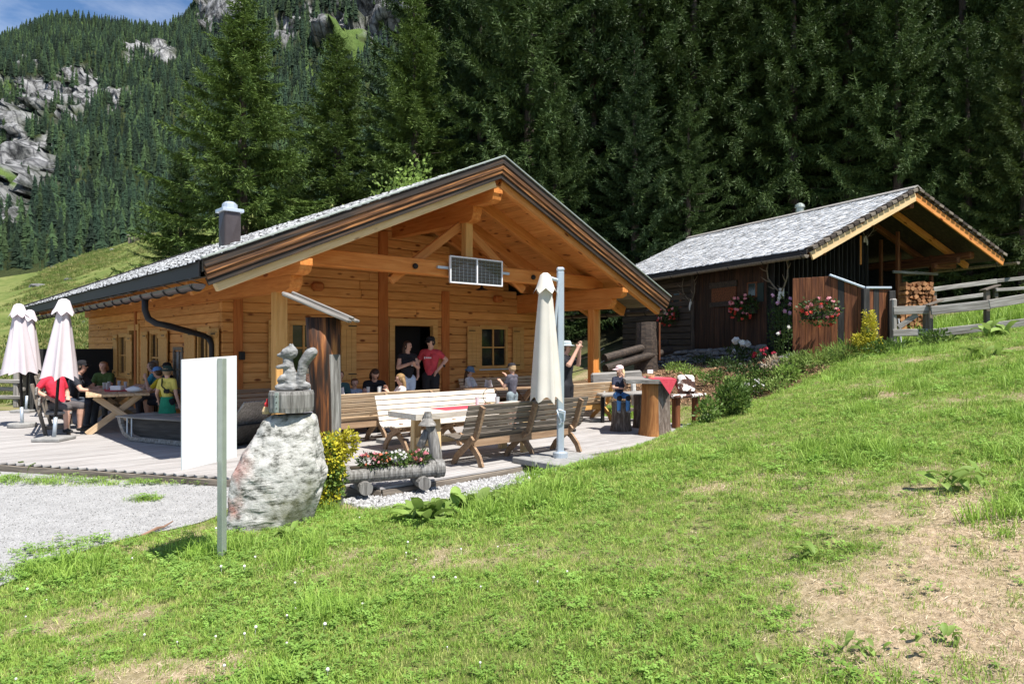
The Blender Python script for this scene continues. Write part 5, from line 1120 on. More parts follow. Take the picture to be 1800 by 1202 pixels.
# ------------------------------------------------------------------ log flower trough and forked branch
ta, tb_ = Vector((-1.99, 8.12, .205)), Vector((-.90, 8.62, .215)); td = (tb_-ta).normalized(); trough = thing('flower_trough', 'hollowed grey log trough planted with red and white flowers', 'planter', (ta+tb_)/2 - Vector((0,0,.205)), math.atan2(td.y, td.x)); Lq = (tb_-ta).length
q = MB(); q.tube([(-Lq/2,0,.16), (-Lq/4,0,.16), (Lq/4,0,.165), (Lq/2-.07,0,.168)], [.095,.10,.102,.105], 20, wob=.02); o = q.build('log', m_stump, trough); o.rotation_euler = (0,0,0)
for x_, r_ in ((-Lq/2+.03, .102), (Lq/2-.05, .118), (Lq/2-.0, .112)): q = MB(); q.tube([(x_-.03,0,.165), (x_+.03,0,.165)], r_, 20); q.build('end_ring', m_stump, trough)
q = MB(); q.box((-.06,0,.252), (Lq*.82, .12, .03), None, .01); q.build('soil', plain('soil', (.04,.03,.02), rough=1), trough)
for x_ in (-Lq/2+.22, Lq/2-.26): q = MB(); q.tube([(x_,-.17,.02), (x_,.2,.02)], .082, 14, wob=.04); q.build('support_log', m_stump, trough)
for i, (x_, r_, mt, mt2, nf) in enumerate(((-.30,.16,m_petp,m_peto,16), (-.14,.11,m_peto,m_peto,10), (.05,.17,m_petw,m_petw,22), (.30,.18,m_petp,m_peto,20))):
    fl = thing('flower_cluster', ('pink flowers at the left end of the log trough', 'orange-red flowers left of the white ones in the log trough', 'white flowers in the middle of the log trough', 'pink and red flowers at the right end of the log trough')[i], 'flowers', trough.location + Vector((td.x*x_, td.y*x_, .25)), 0, 'flowers in the log trough')
    V, F = leaves(420, (0,0,.06), (r_*.9,.09,.085), .05, 50+i, aspect=.35); np_mesh('foliage', V, F, m_leafd if i != 2 else m_leaf, fl)
    V, F = petals(0, pts_in(int(nf*.7), (0,0,.10), (r_*.85,.09,.075), 60+i), .030, i); np_mesh('blossoms', V, F, mt, fl); V, F = petals(0, pts_in(nf//3, (0,0,.09), (r_*.85,.09,.075), 70+i), .030, i+5); np_mesh('blossoms', V, F, mt2, fl)
fk = gp(764, 826, 0); fk.y += .12; br = thing('forked_branch', 'forked grey branch standing behind the flower trough with a carved wooden hat', 'branch', fk); Kf = fk.y/1200
B_ = lambda px, py, y=0.: Vector(((px-764)*Kf, y, (826-py)*Kf))
q = MB(); q.tube([B_(765,832), B_(764,800), B_(759,770), B_(752,745), B_(750,732)], [.10,.085,.075,.06,.05], 12, wob=.05); q.build('stem', m_stump, br, smooth=True)
q = MB(); q.tube([B_(750,760), B_(743,774), B_(737,788)], [.06,.055,.06], 12, wob=.05); q.build('spout', m_stump, br, smooth=True)
q = MB(); q.lathe(B_(751,750), [(.13,0),(.12,.02),(.06,.10),(.05,.19)], 9, wob=.12); q.build('wooden_hat', m_grey, br)

# ------------------------------------------------------------------ benches
PROF = [(-.27,.425), (-.185,.43), (-.095,.422), (-.005,.408), (.085,.402), (.150,.445), (.187,.525), (.217,.608), (.245,.690), (.272,.772), (.300,.855)]
def ribbon(m, path, wid, x, th):
    pts = [Vector((0, p[0], p[1])) for p in path]; L_, R_ = [], []
    for i, p in enumerate(pts):
        t = (pts[min(i+1, len(pts)-1)] - pts[max(i-1, 0)]).normalized(); n_ = Vector((0, -t.z, t.y)); L_.append(p + n_*wid/2); R_.append(p - n_*wid/2)
    for i in range(len(pts)-1):
        a = [L_[i], L_[i+1], R_[i+1], R_[i]]; vs = [v + Vector((x-th/2,0,0)) for v in a] + [v + Vector((x+th/2,0,0)) for v in a]; m.add(vs, [(0,1,2,3), (7,6,5,4), (0,4,5,1), (2,6,7,3)] + ([(3,7,4,0)] if i == 0 else []) + ([(1,5,6,2)] if i == len(pts)-2 else []))
def bench(label, u, v, back, L, mslat, mframe, frames=3, grp='curved slat benches on the deck'):
    t = thing('slat_bench', label, 'bench', uv(u, v, 0), HA if back < 0 else HA+math.pi, grp)
    for i, (y, z) in enumerate(PROF):
        p0, p1 = PROF[max(i-1, 0)], PROF[min(i+1, len(PROF)-1)]; one_beam('slat', mslat, t, (-L/2, y, z), (L/2, y, z), .074, .024, ch=.005, up=(0, -(p1[1]-p0[1]), p1[0]-p0[0]))
    for i in range(frames):
        x = -L/2+.22 + (L-.44)*i/(frames-1); m = MB(); off = [(y+.018, z-.052) if z < .43 else (y+.055, z-.012) for y, z in PROF]
        ribbon(m, off + [(PROF[-1][0]+.062, .86)], .085, x, .045); ribbon(m, [(.19,.42), (.10,.33), (-.02,.24), (-.16,.13), (-.25,0)], .085, x+.046, .04); ribbon(m, [(-.20,.37), (-.06,.34), (.10,.25), (.22,.13), (.28,0)], .085, x-.046, .04)
        m.build('side_frame', mframe, t)
    s = MB(); s.box((0, .12, .335), (L-.5, .03, .12), None, .006); s.build('stretcher', mframe, t); return t
bench('weathered grey slat bench in front, its back turned to the camera', -1.52, 3.16, 1, 2.5, m_greydark, m_benchframe)
bench('sun-bleached slat bench facing the camera behind the slab table', -1.45, 1.32, -1, 2.6, m_benchpale, m_benchframe, 3)
bench('brown slat bench seen from behind, right of the roofed trunk', -2.15, .06, 1, 2.4, m_benchwarm, m_benchframe, 3)
bench('slat bench against the hut wall under the right window', (hf(785, 600).x+hf(948, 600).x)/2, -2.18, -1, 2.6, m_benchwarm, m_benchframe, 3)
bench('slat bench behind the closed cream parasol, back to the camera', 2.62, .62, 1, 2.1, m_benchwarm, m_shutter, 2)
bench('slat bench in the dark porch corner left of the sign', -3.15, -1.75, -1, 1.7, m_benchframe, m_benchframe, 2)

# ------------------------------------------------------------------ tables
def table(label, u, v, L, w, mt, rz=None, h=.76, slab=False, loc=None, runner=True, grp='tables on the deck', th=.05):
    t = thing('wooden_table', label, 'table', loc or uv(u, v, 0), HA if rz is None else rz, grp)
    if slab:
        n = 14; rr = random.Random(2); top = [(-L/2+L*i/n, -w/2+rr.uniform(-.035,.03)) for i in range(n+1)] + [(L/2-L*i/n, w/2+rr.uniform(-.03,.035)) for i in range(n+1)]
        m = MB(); m.prism(top, lambda p, q: Vector((p, q, h)), lambda p, q: Vector((p*.995, q*.96, h-.085))); m.build('slab_top', m_benchpale, t)
        for x in (-L/2+.42, L/2-.42):
            for y in (-w*.30, w*.30): one_beam('leg', m_palewood, t, (x, y*1.15, 0), (x, y, h-.085), .10, .13, ch=.008, up=(1,0,0))
            one_beam('crosspiece', m_palewood, t, (x+.001, -w*.27, .30), (x+.001, w*.27, .30), .07, .09)
        one_beam('stretcher', m_palewood, t, (-L/2+.3, 0, .33), (L/2-.3, 0, .33), .06, .11)
    else:
        k = 4
        for i in range(k): one_beam('top_board', mt, t, (-L/2, -w/2+w*(i+.5)/k, h-th/2), (L/2, -w/2+w*(i+.5)/k, h-th/2), w/k-.005, th, ch=.006)
        for x in (-L/2+.28, L/2-.28):
            one_beam('leg', mt, t, (x-.03, -w*.48, 0), (x-.03, w*.36, h-th-.002), .06, .12, ch=.006); one_beam('leg', mt, t, (x+.032, w*.48, 0), (x+.032, -w*.36, h-th-.002), .06, .12, ch=.006)
        one_beam('stretcher', mt, t, (-L/2+.3, 0, h*.45), (L/2-.3, 0, h*.45), .06, .10)
    return t
def runner(label, base, x, y, L, w, rz, z, hang=0):
    m = MB(); m.box((0,0,.003), (L, w, .004)); o = m.build('table_runner', m_red); o.location = Vector(base) + Vector((x*math.cos(rz)-y*math.sin(rz), x*math.sin(rz)+y*math.cos(rz), z)); o.rotation_euler = (0,0,rz); return tag(o, label, 'tablecloth', 'red table runners')
t1 = table('long live-edge slab table between the bleached bench and the front bench', -1.95, 2.55, 2.6, .78, m_grey, slab=True)
runner('red runner on the live-edge slab table', t1.location, .1, .02, 1.5, .42, HA, .762)
t2 = table('dark table with children behind the brown slat bench', -2.2, -.85, 2.3, .75, m_benchframe)
t3 = table('table with a girl and a boy under the right window', 1.75, -.95, 2.0, .75, m_benchframe)
# things on the tables
def glass(label, loc, h=.14, r_=.035, grp='drinking glasses on the tables'):
    t = thing('drinking_glass', label, 'glass', loc, 0, grp); m = MB(); m.lathe((0,0,0), [(r_*.75,0),(r_*.8,.01),(r_,h),(r_*.92,h),(r_*.72,.02)], 12); m.build('glass', m_clear, t); m = MB(); m.lathe((0,0,.012), [(r_*.72,0),(r_*.86,h*.6)], 12); m.build('drink', plain('pale_drink', (.45,.40,.32), rough=.1), t); return t
rr = random.Random(8)
for k, (tt, rz, pts_, lab_) in enumerate(((t1, HA, [(.15,.05),(.42,-.12)], 'drinking glass on the red runner of the slab table'), (t2, HA, [(.5,.1),(.62,-.1),(.8,.15),(-.3,.1)], 'drinking glass on the table behind the brown bench'), (t3, HA, [(-.2,.1),(.3,.1)], 'drinking glass on the table under the right window'))):
    for x, y in pts_: glass(lab_, tt.location + Vector((x*math.cos(rz)-y*math.sin(rz), x*math.sin(rz)+y*math.cos(rz), .766)))
hb = thing('wire_basket', 'round wire holder with condiments on the slab table', 'basket', t1.location + HU*.35 + HV*.05 + Vector((0,0,.766))); m = MB(); m.tube([(.13*math.cos(a/12*6.283), 0, .15+.13*math.sin(a/12*6.283)) for a in range(13)], .006, 5); m.build('handle', m_iron, hb); m = MB(); m.lathe((0,0,0), [(.10,0),(.11,.035),(.10,.035),(.09,.01)], 14); m.build('dish', m_palewood, hb); m = MB(); m.box((0, -.01, .13), (.16, .012, .11), None, .003); m.build('card', m_paper, hb)
for k, (tt, x, y, lab_) in enumerate(((t2, -.2, -.1, 'white card stand on the table behind the brown bench'), (t3, -.35, 0, 'white menu on the table under the right window'))):
    o = MB(); o.beam((0,-.05,0), (0,-.01,.16), .18, .008, 0, up=(1,0,0)); o.beam((0,.05,0), (0,.01,.16), .18, .008, 0, up=(1,0,0)); w_ = o.build('menu_card', m_paper); w_.location = tt.location + HU*x - HV*y + Vector((0,0,.762)); w_.rotation_euler = (0,0,HA); tag(w_, lab_, 'menu')

# ------------------------------------------------------------------ parasols
def folded(name, h, r0, r1, r2, n, seed, lean=0.):
    """closed canopy hanging in folds: top cap + body"""
    q = random.Random(seed); N_ = n*6; V = []; F = []; ph = [q.uniform(-.5,.5) for _ in range(n)]
    levels = [0, .10, .22, .4, .6, .8, .93, 1.0]
    for li, t in enumerate(levels):
        r_ = np.interp(t, [0, .1, .5, 1], [r0, r0+.02, r1, r2])
        for j in range(N_):
            a = 2*math.pi*j/N_; f = 1-2*abs(math.sin(a*n/2 + ph[int(j/6) % n]*.35))**.8; amp = (.05+.25*t)*(1+.9*ph[(int(j/6)*3+1) % n]); k = r_*(1 + amp*f*(.8+.4*math.sin(a*2+seed))); dz = (.03*f*t*t*h if t > .9 else 0) 
            V.append((k*math.cos(a), k*math.sin(a), -t*h - dz))
    for i in range(len(levels)-1):
        for j in range(N_): j2 = (j+1) % N_; F.append((i*N_+j, (i+1)*N_+j, (i+1)*N_+j2, i*N_+j2))
    return V, F
def cap_(r0, r1, h, n):
    N_ = n*4; V = []; F = []
    for t, r_ in ((0, .035), (.12, r0*.62), (.7, r0*1.02), (1, r1)):
        for j in range(N_): a = 2*math.pi*j/N_; k = r_*(1+.10*t*math.cos(a*n)); V.append((k*math.cos(a), k*math.sin(a), -t*h - .04*t*t*math.cos(a*n)))
    for i in range(3):
        for j in range(N_): j2 = (j+1) % N_; F.append((i*N_+j, (i+1)*N_+j, (i+1)*N_+j2, i*N_+j2))
    F.append(tuple(range(N_))); return V, F
def parasol(label, px, py, toppx, toppy, mt, base='square', bottom=.98, seed=1):
    b = gp(px, py, 0.03); D = b.y; K_ = D/1200; top = dp(toppx, toppy, D) - b; t = thing('closed_parasol', label, 'parasol', (b.x, b.y, 0), 0, 'closed parasols on the deck at the left')
    ax = top.normalized(); q = MB(); q.tube([Vector((0,0,.06)), ax*(top.length-.06)], .026, 10); q.build('pole', m_iron, t, smooth=True)
    q = MB(); q.tube([Vector((0,0,.05)), ax*.42], .032, 10); q.build('pole_sleeve', m_alu, t, smooth=True)
    q = MB(); 
    if base == 'square': q.box((0,0,.035), (.50,.50,.06), None, .012)
    else: q.lathe((0,0,.005), [(.25,0),(.26,.015),(.26,.07),(.24,.085)], 28)
    q.build('base', m_concrete, t)
    H = top.length; h = H - bottom; V, F = folded('c', h-.12, .08, .185, .285, 7, seed); c = MB(); c.v = [tuple(p) for p in V]; c.f = F; c.m = [0]*len(F); o = c.build('canopy', mt, t, smooth=True); o.location = ax*(H-.10); o.rotation_mode = 'QUATERNION'; o.rotation_quaternion = ax.to_track_quat('Z', 'Y')
    V, F = cap_(.14, .185, .27, 7); c = MB(); c.v = [tuple(p) for p in V]; c.f = F; c.m = [0]*len(F); v_ = c.build('vent_cap', mt, o, smooth=True); v_.location = (0,0,.11)
    return t
parasol('closed pale parasol on a square base, nearest of the three at the left', 95, 771, 113, 523, m_canvas, 'square', 1.12, 1)
parasol('closed pale parasol on a round base at the left edge', 39, 748, 33, 532, m_canvas, 'round', 1.10, 2)
parasol('closed pale parasol half hidden behind the one on the round base', 46, 722, 53, 543, m_canvas, 'square', 1.05, 3)
cb = gp(985, 803, .09); ct = thing('cantilever_parasol', 'closed cream cantilever parasol hanging from a tall grey mast', 'parasol', (cb.x, cb.y, 0)); Kc = cb.y/1200
q = MB(); q.box((0,0,1.45), (.105,.085,2.72), None, .02); q.build('mast', m_alu, ct); q = MB(); q.box((0,0,2.825), (.115,.095,.06), None, .02); q.build('mast_cap', m_alu, ct)
q = MB(); q.lathe((0,0,.085), [(.11,0),(.11,.07),(.075,.09)], 20); q.build('foot', m_alu, ct)
C_ = lambda px, py, y=0.: Vector(((px-985)*Kc, y, CAMH-(py-HORY)*Kc))
q = MB(); q.tube([C_(982,498,-.05), C_(972,605,-.05)], .022, 8); q.build('strut', m_alu, ct); q = MB(); q.tube([C_(978,718,-.06), C_(983,720,-.07), C_(992,722,-.07), C_(991,738,-.07), C_(984,742,-.07), C_(978,718,-.06)], .014, 7); q.build('crank', m_alu, ct, smooth=True)
q = MB(); q.box(C_(972,603,-.05), (.07,.06,.06), None, .01); q.build('clamp', m_iron, ct)
topc = C_(958,487,-.10); V, F = folded('c', (C_(0,702).z*-1+topc.z)*1.0, .07, .15, .205, 6, 9); c = MB(); c.v = [tuple(p) for p in V]; c.f = F; c.m = [0]*len(F); o = c.build('canopy', m_canvas2, ct, smooth=True); o.location = topc; V, F = cap_(.12, .165, .27, 6); c = MB(); c.v = [tuple(p) for p in V]; c.f = F; c.m = [0]*len(F); v_ = c.build('vent_cap', m_canvas2, o, smooth=True); v_.location = (0,0,.05)
q = MB(); q.tube([C_(985,494,0), C_(958,487,-.10)], .025, 8); q.build('arm', m_alu, ct)
cu_, cv_ = to_uv(cb)
for i in range(4):
    m = MB(); m.box((0,0,.04), (.49,.49,.085), None, .012); o = m.build('paving_slab', m_concrete); o.location = uv(cu_+(-.255 if i % 2 else .255), cv_+(-.255 if i < 2 else .255), .005); o.rotation_euler = (0,0,HA); tag(o, 'concrete slab weighing down the cantilever parasol foot, %s' % ('far right', 'far left', 'near right', 'near left')[i], 'slab', 'slabs of the parasol foot')
pv = uv(-2.1, .55, .04)
m = MB(); m.box((0,0,.03), (.42,.42,.09), None, .01); o = m.build('paving_slab', m_concrete); o.location = gp(690, 778, 0); o.rotation_euler = (0,0,HA); tag(o, 'pale concrete block lying on the deck under the bleached bench', 'slab')
m = MB(); m.box((0,0,.04), (.3,.3,.08), None, .01); o = m.build('paving_slab', m_concrete); o.location = gp(1040, 741, 0); o.rotation_euler = (0,0,HA); tag(o, 'small concrete block on the deck beside the porch post', 'slab')

# ------------------------------------------------------------------ left terrace: table, plank benches, sledge, screen, timber work
TA = R(122); tl = gp(176, 763, 0); RL = R(68); tloc = tl + Vector((.52, 1.0, 0))
t4 = table('long cross-legged table full of guests on the left terrace', 0, 0, 2.9, 1.08, m_benchwarm, rz=TA, loc=Vector((-8.36, 14.4, 0)), h=.78)
runner('red runner on the left terrace table', t4.location, .3, 0, 2.0, .42, TA, .782)
for x, y in ((.1,.15), (.3,.2), (.45,-.2), (.7,.1), (1.0,-.1)): glass('drinking glass among the five on the left terrace table', t4.location + Vector((x*math.cos(TA)-y*math.sin(TA), x*math.sin(TA)+y*math.cos(TA), .786)))
for i, (px, py, lab_) in enumerate(((192, 690, 'white folded bag lying on the left terrace table'), )):
    V = MB(); V.ball((0,0,.06), (.17,.10,.06), 10, 6); V.v = [tuple(c*random.uniform(.85,1.15) for c in p) for p in V.v]; o = V.build('cloth_bag', m_paper, smooth=True); o.location = t4.location + Vector((.80, -.75, .78)); tag(o, lab_, 'bag')
m = MB(); m.box((0,0,.07), (.22,.14,.09), None, .01); o = m.build('napkin_box', m_paper); o.location = t4.location + Vector((.35,-.55,.785)); tag(o, 'white napkin box on the left terrace table', 'box')
def plank_bench(label, loc, rz, L, side=1):
    t = thing('plank_bench', label, 'bench', loc, rz, 'plank benches on the left terrace'); one_beam('seat', m_grey, t, (-L/2,0,.44), (L/2,0,.44), .42, .05, ch=.01)
    for x in (-L/2+.12, L/2-.12):
        one_beam('leg', m_greydark, t, (x,-.16,0), (x,-.12,.415), .07, .12, up=(1,0,0)); one_beam('back_post', m_greydark, t, (x,.20,0), (x,.42,1.0), .06, .14, ch=.01, up=(1,0,0)); one_beam('crossbar', m_greydark, t, (x+.04,-.16,.16), (x+.04,.22,.16), .04, .08)
    for zz in (.66, .86): one_beam('back_rail', m_grey, t, (-L/2,.305+(zz-.66)*.22,zz), (L/2,.305+(zz-.66)*.22,zz), .035, .13)
    return t
RZT = TA
plank_bench('plank bench with back carrying the guest in the red shirt', t4.location + Vector((-.97*math.sin(TA), .97*math.cos(TA), 0)), RZT, 2.4)
plank_bench('empty plank bench behind the nearest pale parasol, farther along the terrace', gp(64, 735, 0) + Vector((-.1, .9, 0)), RZT, 1.5)
o = plank_bench('plank bench on the hut side of the left terrace table', t4.location + Vector((.97*math.sin(TA), -.97*math.cos(TA), 0)), RZT+math.pi, 2.3)
bxp = gp(318, 768, 0); m = thing('wooden_box', 'pale wooden panelled box left of the sign', 'box', bxp + Vector((.1,.9,0)), R(20))
one_box('box_body', m_shutter, m, (0,0,.36), (.6,.5,.72), None, .01); one_box('panel', m_soffit, m, (0,-.256,.36), (.42,.012,.52), None, .004)
sl0, sl1 = gp(232, 775, 0), gp(415, 792, 0); sd = (sl1-sl0); sl = thing('wooden_sledge', 'old grey wooden horse sledge on the deck behind the sign', 'sledge', (sl0+sl1)/2 + Vector((.05,.35,0)), math.atan2(sd.y, sd.x)); Ls = sd.length+.35
for y in (-.36, .36):
    q = MB(); ribbon(q, [(-Ls/2-.02,.44), (-Ls/2+.02,.30), (-Ls/2+.12,.14), (-Ls/2+.32,.05), (Ls/2-.1,.045)], .075, 0, .06); o = q.build('runner', m_grey, sl); o.rotation_euler = (0,0,R(-90)); o.location = (0,y,0); o.scale = (1,1,1)
q = MB(); poly_ = [(-Ls/2+.12,.40), (-Ls/2+.3,.12), (-Ls/2+.65,.05), (Ls/2-.35,.05), (Ls/2,.40)]; q.prism(poly_, lambda p, z: Vector((p, -.31, z)), lambda p, z: Vector((p, .31, z))); q.build('hull', m_barnblack, sl)
for i in range(5): one_beam('deck_board', m_grey, sl, (-Ls/2-.08, -.33+.165*i, .43+.004*(i%2)), (Ls/2-.35, -.33+.165*i, .435), .158, .028, ch=.006)
for x in (-Ls/2+.2, -Ls/2+.32): q = MB(); q.tube([(x,-.37,.06), (x,-.37,.42)], .012, 6); q.build('iron_rod', m_alu, sl)
q = MB(); q.beam((Ls/2-.28, 0, .30), (Ls/2+.14, 0, .80), .72, .03, .004); q.build('end_board', m_grey, sl)
wz = gp(170, 700, 0); m = thing('wind_screen', 'black tarpaulin wind screen beside the far hut corner', 'screen', uv(-4.9, -10.6, 0), HA); one_box('tarpaulin', m_tarp, m, (0,0,.85), (1.9,.03,1.55), None, .004)
for x in (-.95, .95): one_beam('post', m_barnblack, m, (x,0,0), (x,0,1.7), .08, .08, up=(1,0,0))
tw = thing('timber_rack', 'stack of weathered rails on posts at the left edge behind the parasols', 'timber rack', gp(30, 716, 0))
o_ = tw.location; one_beam('post', m_grey, tw, Vector((0,0,0)), Vector((0,0,1.05)), .16, .14, ch=.02, up=(1,0,0)); one_beam('post', m_greydark, tw, Vector((-1.4,.4,0)), Vector((-1.4,.4,1.05)), .16, .14, ch=.02, up=(1,0,0))
for i, zz in enumerate((.28, .5, .72, .98)): one_beam('rail', m_grey, tw, Vector((-1.9,.12+.1*(i%2),zz+.02)), Vector((.2 if i < 3 else -.05,-.08+.1*(i%2),zz)), .09, .11, ch=.02)
tr_ = thing('shingled_lid', 'low weathered box with a small shingled lid behind the pale parasols', 'wooden box', gp(70, 706, 0)+Vector((-.3,.8,0)), R(15)); one_box('box_body', m_greydark, tr_, (0,0,.42), (1.5,.8,.84), None, .01)
for i in range(6):
    for j in range(11): one_box('shingle', m_greydark, tr_, (-.78+.148*j+random.uniform(-.01,.01), -.50+.18*i, .86+.045*i+random.uniform(0,.008)), (.14,.24,.02), Matrix.Rotation(R(14), 3, 'X'), .003)

# ------------------------------------------------------------------ right: stump table, stools, grey bench
sp0 = gp(1152, 764, 0); stt = thing('stump_table', 'high table of a thick bark-covered stump with a grey slab top', 'table', sp0)
Ks = sp0.y/1200; q = MB(); NS = 28; vs = []; pr = [(-.03,.33), (.15,.29), (.45,.275), (.8,.265), (1.0,.275)]
for z, r_ in pr:
    for j in range(NS): a = 2*math.pi*j/NS; k = r_*(1+.05*math.sin(3*a+z*2)+.03*math.sin(8*a)); vs.append((k*math.cos(a), k*math.sin(a), z))
for i in range(len(pr)-1):
    for j in range(NS): j2 = (j+1) % NS; a = 2*math.pi*(j+.5)/NS; peeled = math.cos(a-R(212)) > .62; q.add([vs[i*NS+j], vs[i*NS+j2], vs[(i+1)*NS+j2], vs[(i+1)*NS+j]], [(0,1,2,3)], 1 if peeled else 0)
q.add(vs[-NS:], [tuple(range(NS))], 1); q.build('stump', [m_bark, m_orangewood], stt, smooth=True)
q = MB(); poly_ = [(-.62,-.30), (-.2,-.36), (.28,-.34), (.34,-.2), (.36,.5), (.25,1.05), (-.35,1.1), (-.55,.5)]; q.prism(poly_, lambda p, r_: Vector((p, r_, 1.075)), lambda p, r_: Vector((p*.98, r_*.98, 1.0))); q.build('slab_top', m_grey, stt)
q = MB(); q.add([Vector(p) for p in ((-.1,.1,1.082),(.36,-.18,1.082),(.40,.45,1.082),(-.1,.8,1.082),(.45,-.05,.80),(.44,.25,.84),(.372,-.18,1.08))], [(0,1,2,3), (1,4,2)]); q.add([Vector((-.12,-.30,1.083)), Vector((.33,-.33,1.083)), Vector((.36,.4,1.083)), Vector((-.1,.4,1.083)), Vector((.0,-.362,1.08)), Vector((.33,-.355,1.08)), Vector((.19,-.375,.80))], [(0,1,2,3), (4,5,6)]); o = q.build('table_runner', m_red); o.location = sp0; tag(o, 'red cloth with a hanging point on the stump table', 'tablecloth', 'red table runners')
hb = thing('wire_basket', 'small wire holder with a white card on the stump table', 'basket', sp0 + Vector((-.05,.25,1.085))); m = MB(); m.tube([(.06*math.cos(a/12*6.283), 0, .18+.06*math.sin(a/12*6.283)) for a in range(13)], .005, 5); m.build('handle', m_iron, hb); m = MB(); m.lathe((0,0,0), [(.08,0),(.09,.05),(.08,.05),(.07,.01)], 12); m.build('dish', m_palewood, hb); m = MB(); m.box((0,-.01,.12), (.11,.01,.07), None, .002); m.build('card', m_paper, hb)
def stump(label, loc, r_, h, mt=m_bark):
    t = thing('stump_stool', label, 'stump', loc, 0, 'bark stump stools'); q = MB(); q.lathe((0,0,-.02), [(r_*1.15,0),(r_,h*.3),(r_*.95,h*.8),(r_,h)], 18, wob=.07); q.build('stump', mt, t); q = MB(); q.lathe((0,0,h-.02), [(r_*.93,.001),(r_*.9,.012)], 18); q.build('cut_face', m_grey, t); return t
s1 = gp(1092, 757, 0); stump('bark stump under the child with the pink cap', s1, .19, .60); s2 = gp(1122, 752, 0) + Vector((.06,.1,0)); stump('dark bark stump beside the stump table', s2, .14, .70)
gb = thing('rustic_bench', 'grey bench with a thick rounded plank back beside the stump table', 'bench', gp(1085, 742, 0), R(14)); one_beam('back_plank', m_grey, gb, (-.52,.28,.94), (.72,.28,1.0), .10, .30, ch=.04); one_beam('seat_plank', m_grey, gb, (-.45,-.05,.62), (.85,-.05,.66), .40, .07, ch=.02)
for x in (-.25, .50): q = MB(); q.tube([(x,.22,.35), (x,.26,.85)], .06, 9); q.build('birch_upright', plain('birch', (.50,.49,.46), var=.3, ns=12), gb)
one_beam('leg', m_iron, gb, (-.35,0,0), (-.35,0,.6), .07, .07, up=(1,0,0)); one_beam('leg', m_greydark, gb, (.6,.05,0), (.6,.05,.62), .16, .16, up=(1,0,0)); one_beam('footrest', m_greydark, gb, (-.05,-.30,.30), (.75,-.30,.32), .14, .06)
m_cow = mat('cowhide', [(.46,(.72,.70,.66)), (.50,(.10,.045,.03)), (.62,(.05,.025,.02))], nscale=7, detail=3, rough=.85, dist=.8)
cs = gp(1206, 750, 0); cst = thing('cowhide_bench', 'narrow bench with a brown and white cowhide seat', 'bench', cs, R(38)); one_box('seat', m_cow, cst, (.0,0,.66), (1.05,.34,.07), None, .03)
for x in (-.33, .33): one_beam('leg', m_barnwarm, cst, (x,0,-.05), (x,0,.625), .14, .14, ch=.02, up=(1,0,0))
q = MB(); q.box((0,0,0), (.40,.12,.40), None, .05); cu = q.build('cushion', m_cow); cu.location = cs + Vector((.0,-.02,.90)); cu.rotation_euler = (R(-12), R(4), R(15)); tag(cu, 'square cowhide cushion standing on the cowhide bench', 'cushion')
# log pile and old stump right of the porch
lp = thing('log_pile', 'pile of long grey logs behind the porch post', 'logs', dp(1130, 640, 21))
for a, b, r_, D0, D1 in (((1062,630), (1172,602), .13, 20.6, 22.6), ((1064,648), (1180,616), .13, 20.4, 22.4)):
    q = MB(); A_, B2 = dp(*a, D0)-lp.location, dp(*b, D1)-lp.location; q.tube([A_, A_.lerp(B2,.5)+Vector((0,0,.03)), B2], [r_, r_*.95, r_*.85], 12, wob=.03); q.build('log', m_barnlog, lp)  # dark barn wood puts the shade on these logs into their colour
os_ = dp(1137, 600, 22); t = thing('old_stump', 'old grey hollow stump standing left of the barn', 'stump', os_); q = MB(); q.tube([(0,0,-1.0),(0,0,.0),(-.02,0,.62)], [.40,.36,.33], 14, wob=.08); q.build('stump', m_barnlog, t); one_beam('plank', m_barnwarm, t, (.36,-.2,-.6), (.36,-.2,.6), .12, .05, up=(1,0,0))
ch_ = thing('rope_barrier', 'thin rope barrier strung from the porch post', 'rope', dp(1040, 625, 16.9)); q = MB(); q.tube([dp(1000,636,17.4)-ch_.location, dp(1040,625,16.6)-ch_.location, dp(1062,612,17.2)-ch_.location], .012, 6); q.build('rope', m_grey, ch_); q = MB(); q.tube([dp(1000,656,17.4)-ch_.location, dp(1040,645,16.6)-ch_.location, dp(1062,634,17.2)-ch_.location], .012, 6); q.build('rope', m_grey, ch_)
bp = thing('backpack', 'red and black backpack leaning on the dark bench by the hut corner', 'backpack', uv(-2.95, -1.35, .46), HA); q = MB(); q.box((0,0,.24), (.34,.2,.46), None, .06); q.build('body', plain('black_nylon', (.02,.02,.025), rough=.7), bp); q = MB(); q.box((0,-.12,.17), (.24,.07,.26), None, .03); q.build('pocket', plain('red_nylon', (.45,.02,.02), rough=.7), bp); 
for x in (-.09,.09): q = MB(); q.tube([(x,.11,.44),(x,.17,.3),(x,.12,.08)], .018, 6); q.build('strap', plain('red_strap', (.45,.03,.03)), bp)
stick = MB(); a = gp(248, 945, -.14); stick.tube([(0,0,.02), (.07,.16,.05), (.09,.25,.04), (.13,.36,.07)], [.012,.016,.012,.006], 7); o = stick.build('stick', plain('dry_stick', (.22,.13,.09), var=.3)); o.location = a; tag(o, 'short crooked stick lying on the gravel path', 'stick')
